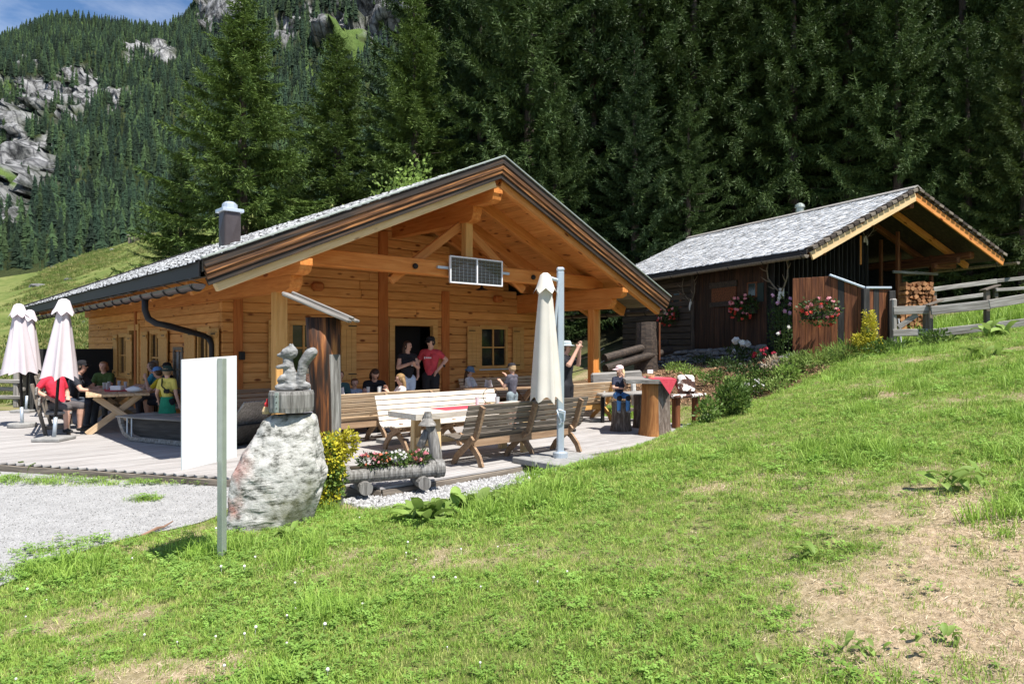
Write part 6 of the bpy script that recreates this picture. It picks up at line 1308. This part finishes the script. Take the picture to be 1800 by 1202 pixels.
# small hut and boulders on the far meadow
fh = dp(236, 420, 104); fhz = Z(fh.x, fh.y); fht = thing('field_shed', 'tiny wooden shed on the crest of the far meadow', 'shed', (fh.x, fh.y, fhz), R(25)); fht.scale = (.6,.6,.6); one_box('wall', m_greydark, fht, (0,0,1.0), (2.6,2.2,2.0), None, .03)
q = MB(); q.prism([(-1.6,1.95),(0,2.6),(1.6,1.95),(1.6,1.8),(0,2.45),(-1.6,1.8)], lambda p, z: Vector((p,-1.4,z)), lambda p, z: Vector((p,1.4,z))); q.build('roof', m_grey, fht); q = MB(); q.box((-.5,-1.12,.85), (.8,.05,1.6)); q.build('door', m_barnblack, fht)
for i, (px, py, s) in enumerate(((68, 504, 1.3), (28, 492, .8), (120, 492, .7), (62, 552, .8), (150, 567, .4), (95, 470, .7), (15, 455, .9), (45, 600, .5), (200, 440, .8), (255, 415, 1.6))):
    p = ground_at(px, py); o = link('rock', smesh[i % 7]); o.data = smesh[i % 7]; o.location = p; o.scale = (s*1.7, s, s*.6); o.rotation_euler = (0, 0, i*1.3); tag(o, ('largest dark rock on the meadow slope', 'rock left of the largest one on the meadow slope', 'rock right of the largest one on the meadow slope', 'rock just above the closed parasol on the round base', 'small rock by the far hut roof corner', 'rock high on the meadow above the largest one', 'rock on the meadow crest at the left edge', 'small rock low on the meadow at the left edge', 'rock near the meadow crest left of the spruce', 'broad rock on the meadow crest beside the tiny shed')[i], 'rock', 'rocks on the meadow slope')
# ------------------------------------------------------------------ people
CL = {}
def cloth(c, rough=.85):
    k = tuple(round(x, 3) for x in c)
    if k not in CL: CL[k] = mat('cloth_%d' % len(CL), [(.3, tuple(x*.82 for x in c)), (.7, tuple(min(1, x*1.12) for x in c))], nscale=11, detail=4, rough=rough, bump=.7)
    return CL[k]
def person(label, loc, rz, H, shirt, trousers, shoes=(.03,.03,.03), hair=(.06,.035,.02), sit=None, lean=(0,0), arms=None, sleeve=.55, leg=1.0, head=(0,0), headk=1.0, hairlen=0, hat=None, skirt=None, legs=None, extra=None, fat=1.0, skin=None, glasses=False, collar=True):
    """faces local -y; sit = seat height; arms = ((elbow, wrist) for +x side, same for -x side) in units of H from the chest centre"""
    t = thing('person', label, 'person', loc, rz, 'guests of the hut'); S = H
    hipz = .52*S if sit is None else sit + .055*S; hip = Vector((0, 0, hipz)); up = Vector((lean[0], -lean[1], 1)).normalized()
    chest = hip + up*.23*S; sh = hip + up*.30*S; neck = hip + up*.325*S; segs = []; tg = []
    def seg(a, b, ra, rb, k): segs.append((Vector(a), Vector(b), ra*S*fat if k in (1, 2) else ra*S, rb*S*fat if k in (1, 2) else rb*S)); tg.append(k)
    seg(hip + Vector((-.035*S,0,0)), hip + Vector((.035*S,0,0)), .068, .068, 2); seg(hip + up*.03*S, hip + up*.11*S, .072, .066, 1)
    for sx in (-1, 1): seg(hip + up*.10*S + Vector((sx*.025*S,0,0)), chest + Vector((sx*.045*S,0,0)), .058, .066, 1)
    seg(sh + Vector((-.075*S,0,-.008*S)), sh + Vector((.075*S,0,-.008*S)), .042, .042, 1); seg(neck - up*.03*S, neck + up*.035*S, .034, .031, 0)
    fw = Vector((0,-1,0))
    for i, sx in enumerate((1, -1)):
        hj = hip + Vector((sx*.052*S, 0, -.01*S))
        if legs: kn, an = (hip + Vector(legs[i][0])*S, hip + Vector(legs[i][1])*S)
        elif sit is None: kn, an = Vector((sx*.055*S, -.01*S, .275*S)), Vector((sx*.06*S, .01*S, .045*S))
        else: kn = hj + Vector((sx*.03*S, -.235*S, -.005*S)); an = Vector((kn.x, kn.y+.02*S, max(.045*S, kn.z-.235*S)))
        tk = 2 if leg > .3 else 0; m_ = hj.lerp(kn, min(1, leg*2))
        seg(hj, m_, .066, .066-.018*min(1, leg*2), 2)
        if leg < .5: seg(m_, kn, .047, .040, 0)
        f2 = max(0, leg*2-1); m2 = kn.lerp(an, f2)
        if f2 > .02: seg(kn, m2, .046, .046-.012*f2, 2)
        if f2 < .98: seg(m2, kn.lerp(an, max(f2, .35)), .040, .041, 0); seg(kn.lerp(an, max(f2, .35)), an, .040, .024, 0)
        seg(an + Vector((0,.018*S,-.022*S)), an + Vector((sx*.012*S,-.085*S,-.026*S)), .026, .021, 3)
        sj = sh + Vector((sx*.098*S, 0, -.012*S)); el, wr = (chest + Vector(arms[i][0])*S, chest + Vector(arms[i][1])*S) if arms else (sj + Vector((sx*.035,.02,-.17))*S, sj + Vector((sx*.045,-.03,-.32))*S)
        ms = sj.lerp(el, min(1, sleeve)); seg(sj, ms, .040, .037, 1)
        if sleeve < 1: seg(ms, el, .030, .026, 0)
        if sleeve > 1: seg(el, el.lerp(wr, sleeve-1), .033, .029, 1)
        seg(el, wr, .026, .019, 0); hd = (wr-el).normalized(); sd = hd.cross(Vector((0,0,1)) if abs(hd.z) < .8 else Vector((1,0,0))).normalized(); nn = hd.cross(sd)
        palm = wr + hd*.045*S; seg(wr + hd*.012*S, palm, .019, .021, 0)
        for k, (o_, l_) in enumerate(((-.018,.040), (-.006,.046), (.006,.043), (.018,.034))):
            b = palm + sd*o_*S + hd*.008*S; mdl = b + hd*l_*.55*S + nn*.006*S; seg(b, mdl, .0062, .006, 0); seg(mdl, mdl + hd*l_*.45*S + nn*.014*S, .006, .005, 0)
        b = wr + hd*.02*S + sd*(-.018)*S*sx; seg(b, b + (hd*.028 - sd*.020*sx)*S, .0075, .0065, 0)
    hh = S*.133*headk; hc = neck + up*(.035*S + hh*.42) + Vector((0,-.012*S,0)); Mh = Matrix.Rotation(head[0], 3, 'Z') @ Matrix.Rotation(head[1], 3, 'X')
    Pn = lambda x, y, z: hc + Mh @ (Vector((x, y, z))*hh)
    for a, b, ra, rb in ((Pn(0,.07,.12), Pn(0,-.03,.12), .37, .36), (Pn(0,-.10,-.12), Pn(0,-.12,-.26), .28, .20), (Pn(0,-.40,.0), Pn(0,-.45,-.07), .04, .055), (Pn(.335,.02,-.02), Pn(.345,.03,.06), .06, .065), (Pn(-.335,.02,-.02), Pn(-.345,.03,.06), .06, .065), (Pn(0,.05,-.1), Pn(0,.08,-.4), .25, .24)):
        segs.append((a, b, ra*hh, rb*hh)); tg.append(0)
    me = capsule_mesh(segs, .0125*max(.75, S/1.7), 'body', .45)
    mats = [m_skin if skin is None else cloth(skin, .55), cloth(shirt), cloth(trousers), cloth(shoes)]
    for m in mats: me.materials.append(m)
    n = len(me.polygons); C = np.zeros(n*3, np.float32); me.polygons.foreach_get('center', C); C = C.reshape(-1, 3); best = np.full(n, 1e9); bi = np.zeros(n, np.int32)
    for (a, b, ra, rb), k in zip(segs, tg):
        a_, b_ = np.array(a), np.array(b); d_ = b_-a_; L2 = max(d_@d_, 1e-9); tt = np.clip(((C-a_)@d_)/L2, 0, 1); ds = np.linalg.norm(C-(a_+tt[:, None]*d_), axis=1) - (ra+(rb-ra)*tt); w = ds < best; best[w] = ds[w]; bi[w] = k
    me.polygons.foreach_set('material_index', bi); me.polygons.foreach_set('use_smooth', np.ones(n, bool)); link('body', me, t)
    q = MB()
    for sx in (-1, 1): q.ball(Pn(sx*.14, -.365, .05), hh*.035, 6, 4)
    q.box(Pn(0,-.345,-.21), (hh*.2, hh*.05, hh*.03), Mh); q.build('eyes_and_mouth', cloth((.10,.035,.03)), t)
    if hair:
        q = MB(); q.ball(Pn(0,.055,.155), (hh*.415, hh*.44, hh*.40), 14, 9, M=Mh)
        q.ball(Pn(0,.16,-.02), (hh*.39, hh*.33, hh*.38), 12, 8, M=Mh)
        q2 = MB(); 
        if hairlen:
            for sx in (-.26, -.1, .1, .26): q.tube([Pn(sx,.2,.1), Pn(sx*1.15,.30,-.3), Pn(sx*1.1,.26,-.3-hairlen*.6), Pn(sx*.9,.22,-.3-hairlen)], [hh*.16, hh*.17, hh*.14, hh*.05], 8)
        # cut the face free: keep only points behind the hairline
        inv = Mh.transposed(); o = q.build('hair', cloth(hair, .6), t, smooth=True); bm = bmesh.new(); bm.from_mesh(o.data)
        kill = [v for v in bm.verts if (lambda p: p.y < -.19*hh and p.z < .27*hh)(inv @ (v.co-hc))]; bmesh.ops.delete(bm, geom=kill, context='VERTS'); bm.to_mesh(o.data); bm.free()
    if hat:
        kind, c = hat[0], hat[1]; q = MB(); mc = cloth(c)
        if kind == 'cap':
            q.lathe(Pn(0,.04,.22), [(.425*hh,0),(.43*hh,.10*hh),(.36*hh,.27*hh),(.18*hh,.36*hh),(.02*hh,.375*hh)], 16, M=Mh); ang = hat[2] if len(hat) > 2 else 0
            Mv = Mh @ Matrix.Rotation(ang, 3, 'Z'); vs = [Pn(0,.04,.22) + Mv @ (Vector((math.cos(a)*.40, -abs(math.sin(a))*.40-(.36*math.sin(a) if k_ else 0), -.05 if k_ else .03))*hh) for k_ in (0, 1) for a in [math.pi*i/10 for i in range(11)]]
            q.add(vs, [(i, i+1, 12+i, 11+i) for i in range(10)]); q.add([v + Vector((0,0,-.02*hh)) for v in vs], [(i, 11+i, 12+i, i+1) for i in range(10)])
        elif kind == 'brim': q.lathe(Pn(0,.03,.24), [(.72*hh,-.05*hh),(.72*hh,-.03*hh),(.44*hh,.03*hh),(.42*hh,.20*hh),(.33*hh,.36*hh),(.10*hh,.38*hh)], 18, M=Mh)
        elif kind == 'bucket': q.lathe(Pn(0,.03,.20), [(.60*hh,-.16*hh),(.60*hh,-.14*hh),(.44*hh,.03*hh),(.41*hh,.22*hh),(.31*hh,.36*hh),(.05*hh,.40*hh)], 16, M=Mh)
        q.build('hat', mc, t, smooth=False)
    if glasses:
        q = MB(); q.box(Pn(0,-.37,.07), (hh*.56, hh*.08, hh*.15), Mh, hh*.02); q.build('sunglasses', m_iron, t)
    if skirt:
        q = MB(); N_ = 20; vs = []
        for z_, r_ in ((.06,.088), (-.06,.112), (-skirt[1],.135)):
            for j in range(N_): a = 6.283*j/N_; k = r_*(1+.06*math.cos(a*6)*(1 if z_ < 0 else 0)); vs.append(hip + Vector((k*math.cos(a), k*.82*math.sin(a), z_))*1.0*S if False else hip + Vector((k*math.cos(a)*S, k*.82*math.sin(a)*S, z_*S)))
        q.add(vs, [(i*N_+j, i*N_+(j+1) % N_, (i+1)*N_+(j+1) % N_, (i+1)*N_+j) for i in range(2) for j in range(N_)]); q.build('skirt', cloth(skirt[0]), t, smooth=True)
    if extra: extra(t, S, hip, chest, sh, Pn, hh)
    return t
SK = (.60,.36,.26); BLK = (.014,.014,.017); BROWN = (.085,.045,.022); BLOND = (.25,.155,.065)
def at_wall(px, dist): # a point in front of the gable wall, dist metres out, at photo column px
    p = ray_local(px, 600, HC, HA, 1, WY-dist); return uv(p.x, -(WY-dist), 0)
# couple in the doorway
crossed = (((.140,-.03,-.085), (.040,-.125,-.050)), ((-.140,-.03,-.085), (-.020,-.145,-.030)))
def watch(t, S, hip, chest, sh, Pn, hh): q = MB(); c = chest + Vector((-.0,-.15,-.045))*S; q.tube([c+Vector((-.012,0,0)), c+Vector((.012,0,0))], .030, 10); q.build('wristwatch', m_white, t)
wp = at_wall(716, .75); person('woman in black sleeveless top and denim shorts with crossed arms by the door', wp + Vector((0,0,.10)), R(32), 1.70, BLK, (.42,.50,.62), hair=(.05,.028,.018), hairlen=.75, arms=crossed, sleeve=.08, leg=.22, head=(R(38),0), extra=watch, shoes=(.25,.2,.18))
def shirtmark(t, S, hip, chest, sh, Pn, hh):
    q = MB(); base = chest + Vector((0,-.113,-.005))*S
    for i in range(6): q.box(base + Vector((-.05+.02*i, 0, 0)), (.012, .012, .026 if i % 2 else .034))
    q.box(base + Vector((-.09,0,0)), (.016,.012,.05)); q.build('shirt_print', m_white, t); q = MB(); q.tube([chest+Vector((.178,-.006,-.10))*S, chest+Vector((.166,-.012,-.115))*S], .034, 10); q.build('wristwatch', m_iron, t)
mp = at_wall(757, .80); person('man in red T-shirt, black shorts and cap with hand on hip by the door', mp + Vector((0,0,.10)), R(-5), 1.80, (.50,.055,.07), BLK, hair=(.04,.03,.025), arms=(((.19,.045,-.035), (.105,-.055,-.155)), ((-.17,.02,-.07), (-.15,-.06,-.20))), sleeve=.5, leg=.46, head=(R(-32),R(8)), hat=('cap', BLK), glasses=True, extra=shirtmark)
# man with the hat taking a picture
def camera_(t, S, hip, chest, sh, Pn, hh): q = MB(); q.box(chest + Vector((0,-.17,.215))*S, (.15,.03,.08), None, .01); q.build('phone', m_iron, t)
hp = gp(1001, 765, 0); hp = uv(1.27, 1.55, 0); person('man in black with a pale brimmed hat holding a phone to his face', hp, R(62), 1.78, BLK, BLK, hair=(.10,.06,.04), arms=(((.13,-.10,.00), (.04,-.15,.175)), ((-.13,-.10,.0), (-.05,-.16,.17))), sleeve=.55, head=(0,0), hat=('brim', (.40,.46,.48)), fat=1.1, extra=camera_)
# table under the right window
bp_ = uv(1.12, .15, 0); person('boy in dark grey T-shirt and black cap standing at the table', bp_, R(-128), 1.30, (.085,.080,.10), (.22,.27,.29), hair=(.40,.28,.16), arms=(((.13,-.06,-.10), (.10,-.16,-.02)), ((-.13,-.08,-.09), (-.10,-.20,.06))), leg=.5, headk=1.18, hat=('cap', (.02,.02,.025)), head=(R(-10),R(5)))
gp_ = uv(1.38, -1.6, .0); person('girl in pale T-shirt and blue sun hat sitting under the right window', gp_, R(70), 1.42, (.60,.58,.56), (.10,.10,.16), sit=.43, hair=BROWN, hairlen=1.3, arms=(((.12,-.10,-.11), (.06,-.20,-.12)), ((-.12,-.10,-.11), (-.05,-.21,-.12))), headk=1.12, hat=('bucket', (.10,.17,.26)), head=(0,R(14)))
# table behind the brown bench
g2 = uv(-1.55, -.03, 0); person('blond girl in white T-shirt with ponytail sitting on the brown bench', g2, R(-60), 1.36, (.78,.76,.76), (.12,.14,.22), sit=.43, hair=BLOND, hairlen=1.2, arms=(((.12,-.10,-.09), (.04,-.19,.02)), ((-.12,-.10,-.09), (-.03,-.19,.06))), headk=1.15, head=(R(-15),R(8)))
d2 = uv(-1.2, -1.62, 0); person('dark-haired guest bending over the table left of the door', d2, R(20), 1.66, BLK, (.05,.05,.08), sit=.43, hair=(.05,.025,.015), hairlen=.7, lean=(0,.55), arms=(((.13,-.14,-.05), (.02,-.24,-.07)), ((-.13,-.14,-.05), (-.02,-.24,-.07))), head=(0,R(45)))
k2 = uv(-1.68, -1.5, 0); person('brown-haired child low at the table, only head and shoulders showing', k2, R(10), 1.15, (.30,.36,.44), (.1,.1,.14), sit=.40, hair=(.14,.07,.035), headk=1.2, head=(R(20),R(10)))
k3 = uv(-2.1, -1.35, 0); person('guest in dark green check shirt half hidden by the roofed trunk', k3, R(20), 1.45, (.04,.09,.09), (.04,.05,.09), sit=.43, hair=(.16,.09,.05), headk=1.05, arms=(((.12,-.10,-.11), (.05,-.20,-.12)), ((-.12,-.10,-.11), (-.05,-.20,-.12))))
k4 = uv(-3.16, -.45, 0); person('guest in pale blue with a straw hat hidden behind the squirrel', k4, R(-20), 1.60, (.55,.65,.72), (.2,.2,.25), sit=.43, hair=(.2,.12,.08), hat=('brim', (.62,.50,.32)), arms=(((.12,-.10,-.11), (.05,-.20,-.12)), ((-.12,-.10,-.11), (-.05,-.20,-.12))))
# child on the stump stool
def knees(t, S, hip, chest, sh, Pn, hh):
    for sx in (-1, 1): q = MB(); k_ = hip + Vector((sx*.082*S, -.235*S, -.02*S)); q.ball(k_ + Vector((0,-.02,-.02)), (.055,.045,.065), 10, 7); q.build('knee_patch', cloth(BLK), t)
person('small child in blue trousers and pink cap eating on a stump stool', s1 + Vector((-.04,.0,0)), R(10), 1.12, (.030,.035,.06), (.085,.24,.52), sit=.66, shoes=(.22,.24,.26), hair=(.62,.45,.25), hairlen=.5, arms=(((.12,-.06,-.10), (.03,-.13,.10)), ((-.13,-.05,-.10), (-.03,-.16,-.10))), sleeve=.6, headk=1.3, hat=('cap', (.80,.62,.62), R(-55)), head=(R(-45),R(5)), extra=knees)
# guests of the left terrace
T4 = t4.location; c4, s4 = math.cos(TA), math.sin(TA)
def t4p(x, y, z=0): return T4 + Vector((x*c4-y*s4, x*s4+y*c4, z))
tab = (((.12,-.11,-.10), (.05,-.22,-.09)), ((-.12,-.11,-.10), (-.05,-.22,-.09)))
person('guest in red T-shirt leaning back on the plank bench with an elbow out', t4p(-.75, .98), R(72), 1.72, (.62,.03,.06), (.10,.09,.09), sit=.47, lean=(0,-.28), hair=(.2,.12,.07), arms=(((.17,.02,-.10), (.08,-.10,-.13)), ((-.18,.05,-.06), (-.12,-.08,-.14))), leg=.5, sleeve=.55)
person('man in charcoal T-shirt and black cap leaning on the left terrace table', t4p(.05, .80), R(95), 1.78, (.030,.032,.042), (.05,.06,.08), sit=.47, lean=(0,.30), hair=(.05,.04,.03), hat=('cap', BLK), glasses=True, arms=(((.14,-.12,-.08), (.05,-.24,-.10)), ((-.14,-.12,-.08), (-.05,-.24,-.10))))
person('woman in moss green top at the far end of the left terrace table', t4p(1.55, .15), R(8), 1.64, (.06,.10,.025), (.1,.1,.1), sit=.47, hair=(.34,.17,.08), hairlen=.1, arms=tab, lean=(0,.15))
person('grey-haired woman in turquoise T-shirt sitting on the hut side of the table', t4p(.55, -.86), R(-75), 1.66, (.05,.28,.40), (.12,.12,.16), sit=.47, hair=(.12,.10,.09), lean=(0,.2), arms=tab)
person('grey-haired guest behind the woman in turquoise', t4p(1.1, -.90), R(-70), 1.68, (.16,.20,.26), (.12,.12,.16), sit=.47, hair=(.18,.17,.16), lean=(0,.1), arms=tab)
person('boy in yellow T-shirt with blue and white cap resting his face on his hand', t4p(-.45, -.90), R(-82), 1.45, (.55,.42,.02), (.02,.025,.04), sit=.47, hair=(.08,.05,.03), hat=('cap', (.12,.28,.62)), headk=1.12, lean=(0,.25), arms=(((.12,-.13,-.08), (.04,-.20,.10)), ((-.12,-.12,-.10), (-.04,-.22,-.10))), leg=.4, shoes=(.03,.10,.35))
person('guest with black cap sitting behind the boy in yellow', t4p(.0, -.98), R(-80), 1.60, (.03,.04,.06), (.05,.05,.07), sit=.47, hair=(.06,.04,.03), hat=('cap', BLK), arms=tab)
def belt(t, S, hip, chest, sh, Pn, hh):
    q = MB(); pts = [sh + Vector((.06,.03,.02))*S, chest + Vector((.02,.098,-.01))*S, chest + Vector((-.06,.095,-.08))*S, chest + Vector((-.112,.03,-.12))*S]; q.tube(pts, .012, 6); q.box(chest + Vector((-.06,.10,-.085))*S, (.12,.05,.08), None, .02); q.build('belt_bag', cloth(BLK), t)
yp_ = gp(287, 768, 0); person('child in pale yellow T-shirt and green skirt with dark hat seen from behind', yp_ + Vector((.05,.05,0)), R(172), 1.30, (.62,.52,.12), BLK, hair=(.30,.20,.12), hat=('bucket', (.02,.045,.04)), headk=1.15, skirt=((.02,.22,.12), .22), arms=(((.15,.02,-.12), (.18,-.06,-.22)), ((-.15,.02,-.13), (-.17,-.02,-.28))), leg=.45, extra=belt)
# ------------------------------------------------------------------ leafy plants
def big_leaf(seed, L=.24, w=.10):
    r_ = random.Random(seed); n = 6; V = []; F = []
    for i in range(n+1):
        t = i/n; ww = w*math.sin(math.pi*min(1, t*.92+.06))**.7*(1 if i < n else .1); z = L*(1.1*t-.75*t*t); y = -L*t*.9
        for s in (-1, -.0, 1): V.append((s*ww/2, y, z + (.018 if s else -.004) + r_.uniform(-.006,.006)))
    for i in range(n):
        for k in (0, 1): F.append((i*3+k, i*3+k+1, (i+1)*3+k+1, (i+1)*3+k))
    return V, F
lf = []
for s in range(4):
    V, F = big_leaf(s, .24+.03*s, .10+.012*s); me = np_mesh(None, V, F, m_leafl, smooth=True); me.name = 'leaf'; lf.append(me)
def dock(label, px, py, n, s, spread=.08):
    p = ground_at(px, py); t = thing('broadleaf_weed', label, 'plant', p, 0, 'broad-leaved weeds in the grass')
    for i in range(n):
        o = link('leaf', lf[random.randrange(4)], t); o.location = (random.uniform(-spread,spread), random.uniform(-spread*.6,spread*.6), random.uniform(-.01,.05)); q = s*random.uniform(.6,1.15); o.scale = (q,q,q); o.rotation_euler = (random.uniform(-.5,.35), random.uniform(-.3,.3), random.uniform(0,6.28))
random.seed(31)
dock('large clump of broad dock leaves below the flower trough', 745, 915, 30, .9, .18); dock('dock leaves right of the large clump, below the front bench', 815, 895, 16, .8, .2); dock('pale dock leaves scattered below the parasol slabs', 880, 890, 9, .7, .2)
dock('light green broad-leaved plant on the dry patch', 1424, 985, 12, .42, .08); dock('broad-leaved plant high on the right of the dry patch', 1685, 862, 14, .8, .22); dock('clover-like plant at the lower right', 1510, 1155, 18, .22, .10); dock('clover-like plant right of the other one at the lower right', 1630, 1135, 16, .22, .12); dock('pale broad leaf at the bottom edge', 1338, 1190, 2, .4, .02)
dock('broad leaves at the foot of the front rail fence', 1755, 590, 14, 1.6, .25); dock('flat pale-leaved plant in the lawn below the gate', 1730, 627, 14, 1.0, .35); dock('small dock plant right of the boulder', 505, 945, 6, .7, .06)
dock('clump of leaves at the left deck edge', 30, 830, 16, .6, .35)
def herb(name, label, px, py, w, h, n, mt, size=.07, flowers=None, asp=.4, grp=None):
    p = ground_at(px, py); return _herb(name, label, p, w, h, n, mt, size, flowers, asp, grp)
def _herb(name, label, p, w, h, n, mt, size, flowers, asp, grp):
    t = thing(name, label, 'plant', p, 0, grp or 'plants of the flower bed'); sd = int(abs(p.x)*100+abs(p.y)*37) % 997
    V, F = leaves(n, (0,0,h*.5), (w/2, w/2.4, h*.55), size, sd, shell=.2, up=.7, aspect=asp); np_mesh('foliage', V, F, mt, t)
    b = MB(); rr_ = random.Random(sd)
    for i in range(9): x, y = rr_.uniform(-.3,.3)*w, rr_.uniform(-.3,.3)*w; b.tube([(x*.3,y*.3,-.03), (x,y,h*.8)], [.008,.004], 4)
    b.build('stems', m_leafd, t)
    if flowers: V, F = petals(0, pts_in(flowers[1], (0,0,h*.75), (w*.45,w*.4,h*.45), sd+1), flowers[2], sd); np_mesh('blossoms', V, F, flowers[0], t)
    return t
herb('leafy_perennial', 'dense dark green leafy clump right of the cowhide bench', 1288, 730, .55, .50, 900, m_leaf, .10, asp=.3)
herb('leafy_perennial', 'lower green clump in front of the cowhide bench legs', 1245, 742, .4, .35, 300, m_leaf, .08)
herb('fern', 'bright green fern fronds at the edge of the flower bed', 1385, 672, .6, .38, 420, m_leafl, .13, asp=.25)
herb('fern', 'yellow-green fern right of the dried perennial', 1400, 655, .7, .42, 420, m_leafl, .13, asp=.25)
herb('dried_perennial', 'dried straw-coloured perennial beside the ferns', 1362, 660, .6, .45, 420, m_straw, .10, asp=.2)
herb('white_flower_plant', 'small white-flowered plant on the slope above the leafy clump', 1325, 698, .6, .35, 450, m_leaf, .06, (m_petw, 30, .03))
herb('leafy_perennial', 'green clump in the mulch below the stone wall', 1275, 655, 1.0, .35, 500, m_leafd, .09); herb('leafy_perennial', 'dark green plants on the mulch left of the ferns', 1315, 668, 1.0, .4, 600, m_leafd, .09)
herb('leafy_perennial', 'low green leaves under the stone wall beside the stump table', 1240, 642, .9, .3, 350, m_leafd, .08); herb('grass_clump', 'long grass clump at the left of the golden conifer', 1480, 632, 1.0, .35, 600, m_leafl, .16, asp=.12); herb('leafy_perennial', 'green ground plants between golden conifer and gate', 1560, 622, .9, .3, 600, m_leaf, .09)
herb('grass_clump', 'green tangle at the upper edge of the bank below the roses', 1440, 645, 1.2, .32, 700, m_leafl, .14, asp=.14); herb('dried_perennial', 'dry stalks and seed heads in front of the board screen', 1465, 622, .5, .55, 130, m_straw, .12, asp=.1)
herb('leafy_perennial', 'green plants around the base of the low log stack at the gate', 1645, 605, .8, .3, 400, m_leaf, .1)
for i, (px, py) in enumerate(((1215, 665), (1255, 675), (1300, 685), (1345, 672), (1190, 655), (1330, 690), (1365, 690))):
    herb('ground_cover_plant', 'low %s plant in the wood chips, %s' % (('light green', 'green')[i % 2], ('behind the stump table', 'right of the cowhide cushion', 'below the white peony', 'left of the ferns', 'nearest the log pile', 'above the dark leafy clump', 'below the dried perennial')[i]), px, py, .8, .3, 420, m_leaf if i % 2 else m_leafl, .08, grp='low plants in the wood chips')
p = bw(.2, bl(1383, 600).y-.4); p.z = Z(p.x, p.y); t = _herb('rose_bush', 'tall climbing rose with pink blossoms between barn and board screen', p, .7, 1.65, 800, m_leafd, .075, (m_petm, 7, .09), .6, None)
V, F = petals(0, pts_in(2, (0,-.1,.8), (.4,.25,.8), 5), .08, 8); np_mesh('blossoms', V, F, m_petw, t)
pw_ = ground_at(1300, 640); pw_ = Vector((pw_.x, pw_.y, pw_.z)); t = _herb('peony', 'plant with three round white blossoms before the stone wall', pw_, .8, .55, 300, m_leafd, .1, None, .45, None)
q = MB(); 
for i, (x, z) in enumerate(((-.14,.66), (.02,.60), (.17,.58), (-.20,.38))):
    V, F = petals(0, [(x,-.12,z)], .15 if i < 3 else .08, i, 40); np_mesh('blossom', V, F, m_petw, t)
pr_ = ground_at(1340, 646); _herb('red_flower_plant', 'plant with dark red blossoms right of the white peony', pr_, .6, .4, 200, m_leafd, .09, (leafmat('crimson_petal', (.30,.01,.03), (.42,.03,.06), trans=.1), 9, .10), .45, None)
# tall grass behind the fence
n = 1400; x = rng.uniform(9.5, 19, n); y = rng.uniform(17.2, 21, n); tg_ = scatter('tall_grass', np.stack([x, y, zg(x, y)], -1), np.stack([x*0, x*0, rng.uniform(0,6.28,n)], -1), rng.uniform(1.5, 3.6, n), rng.choice([9,9,3,0,9], n), srcs); stuff(tg_, 'uncut tall grass behind the front rail fence', 'grass')
# wood chips of the bed
cb_ = MB(); cb_.box((0,0,0), (.06,.018,.006)); co = cb_.build('chip', mat('wood_chip', [(.3,(.16,.085,.045)), (.7,(.42,.27,.16))], nscale=3, rough=.95, rand=.45)); COL.objects.unlink(co)
n = 14000; x = rng.uniform(2.5, 8, n); y = rng.uniform(15.5, 24, n); k = mulchmask(x, y) > .5; x, y = x[k], y[k]; n = len(x); ck = scatter('wood_chips', np.stack([x, y, zg(x, y)+.01], -1), np.stack([rng.normal(0,.4,n), rng.normal(0,.4,n), rng.uniform(0,6.28,n)], -1), rng.uniform(.7, 1.8, n), np.zeros(n), [co]); stuff(ck, 'brown wood chip mulch covering the bed below the barn', 'mulch')
# pale-leaved young trees behind the hut roof
for px, top, lab_ in ((690, 318, 'light green leafy sapling peeping over the hut roof'), (728, 298, 'taller light green leafy sapling peeping over the hut roof')):
    D = 27.5; xx = (px-900)/FPX*D; zb = Z(xx, D); zt2 = CAMH-(top-HORY)*D/FPX; hgt = zt2-zb; t = thing('leafy_tree', lab_, 'tree', (xx, D, zb)); V, F = leaves(1500, (0,0,hgt*.72), (.9,.9,hgt*.32), .17, px, shell=.3, aspect=.7); np_mesh('crown', V, F, m_leafl, t); b = MB(); b.tube([(0,0,-.2),(0.1,0,hgt*.5),(0,0,hgt*.9)], [.10,.07,.02], 8); b.build('trunk', m_trunk, t)
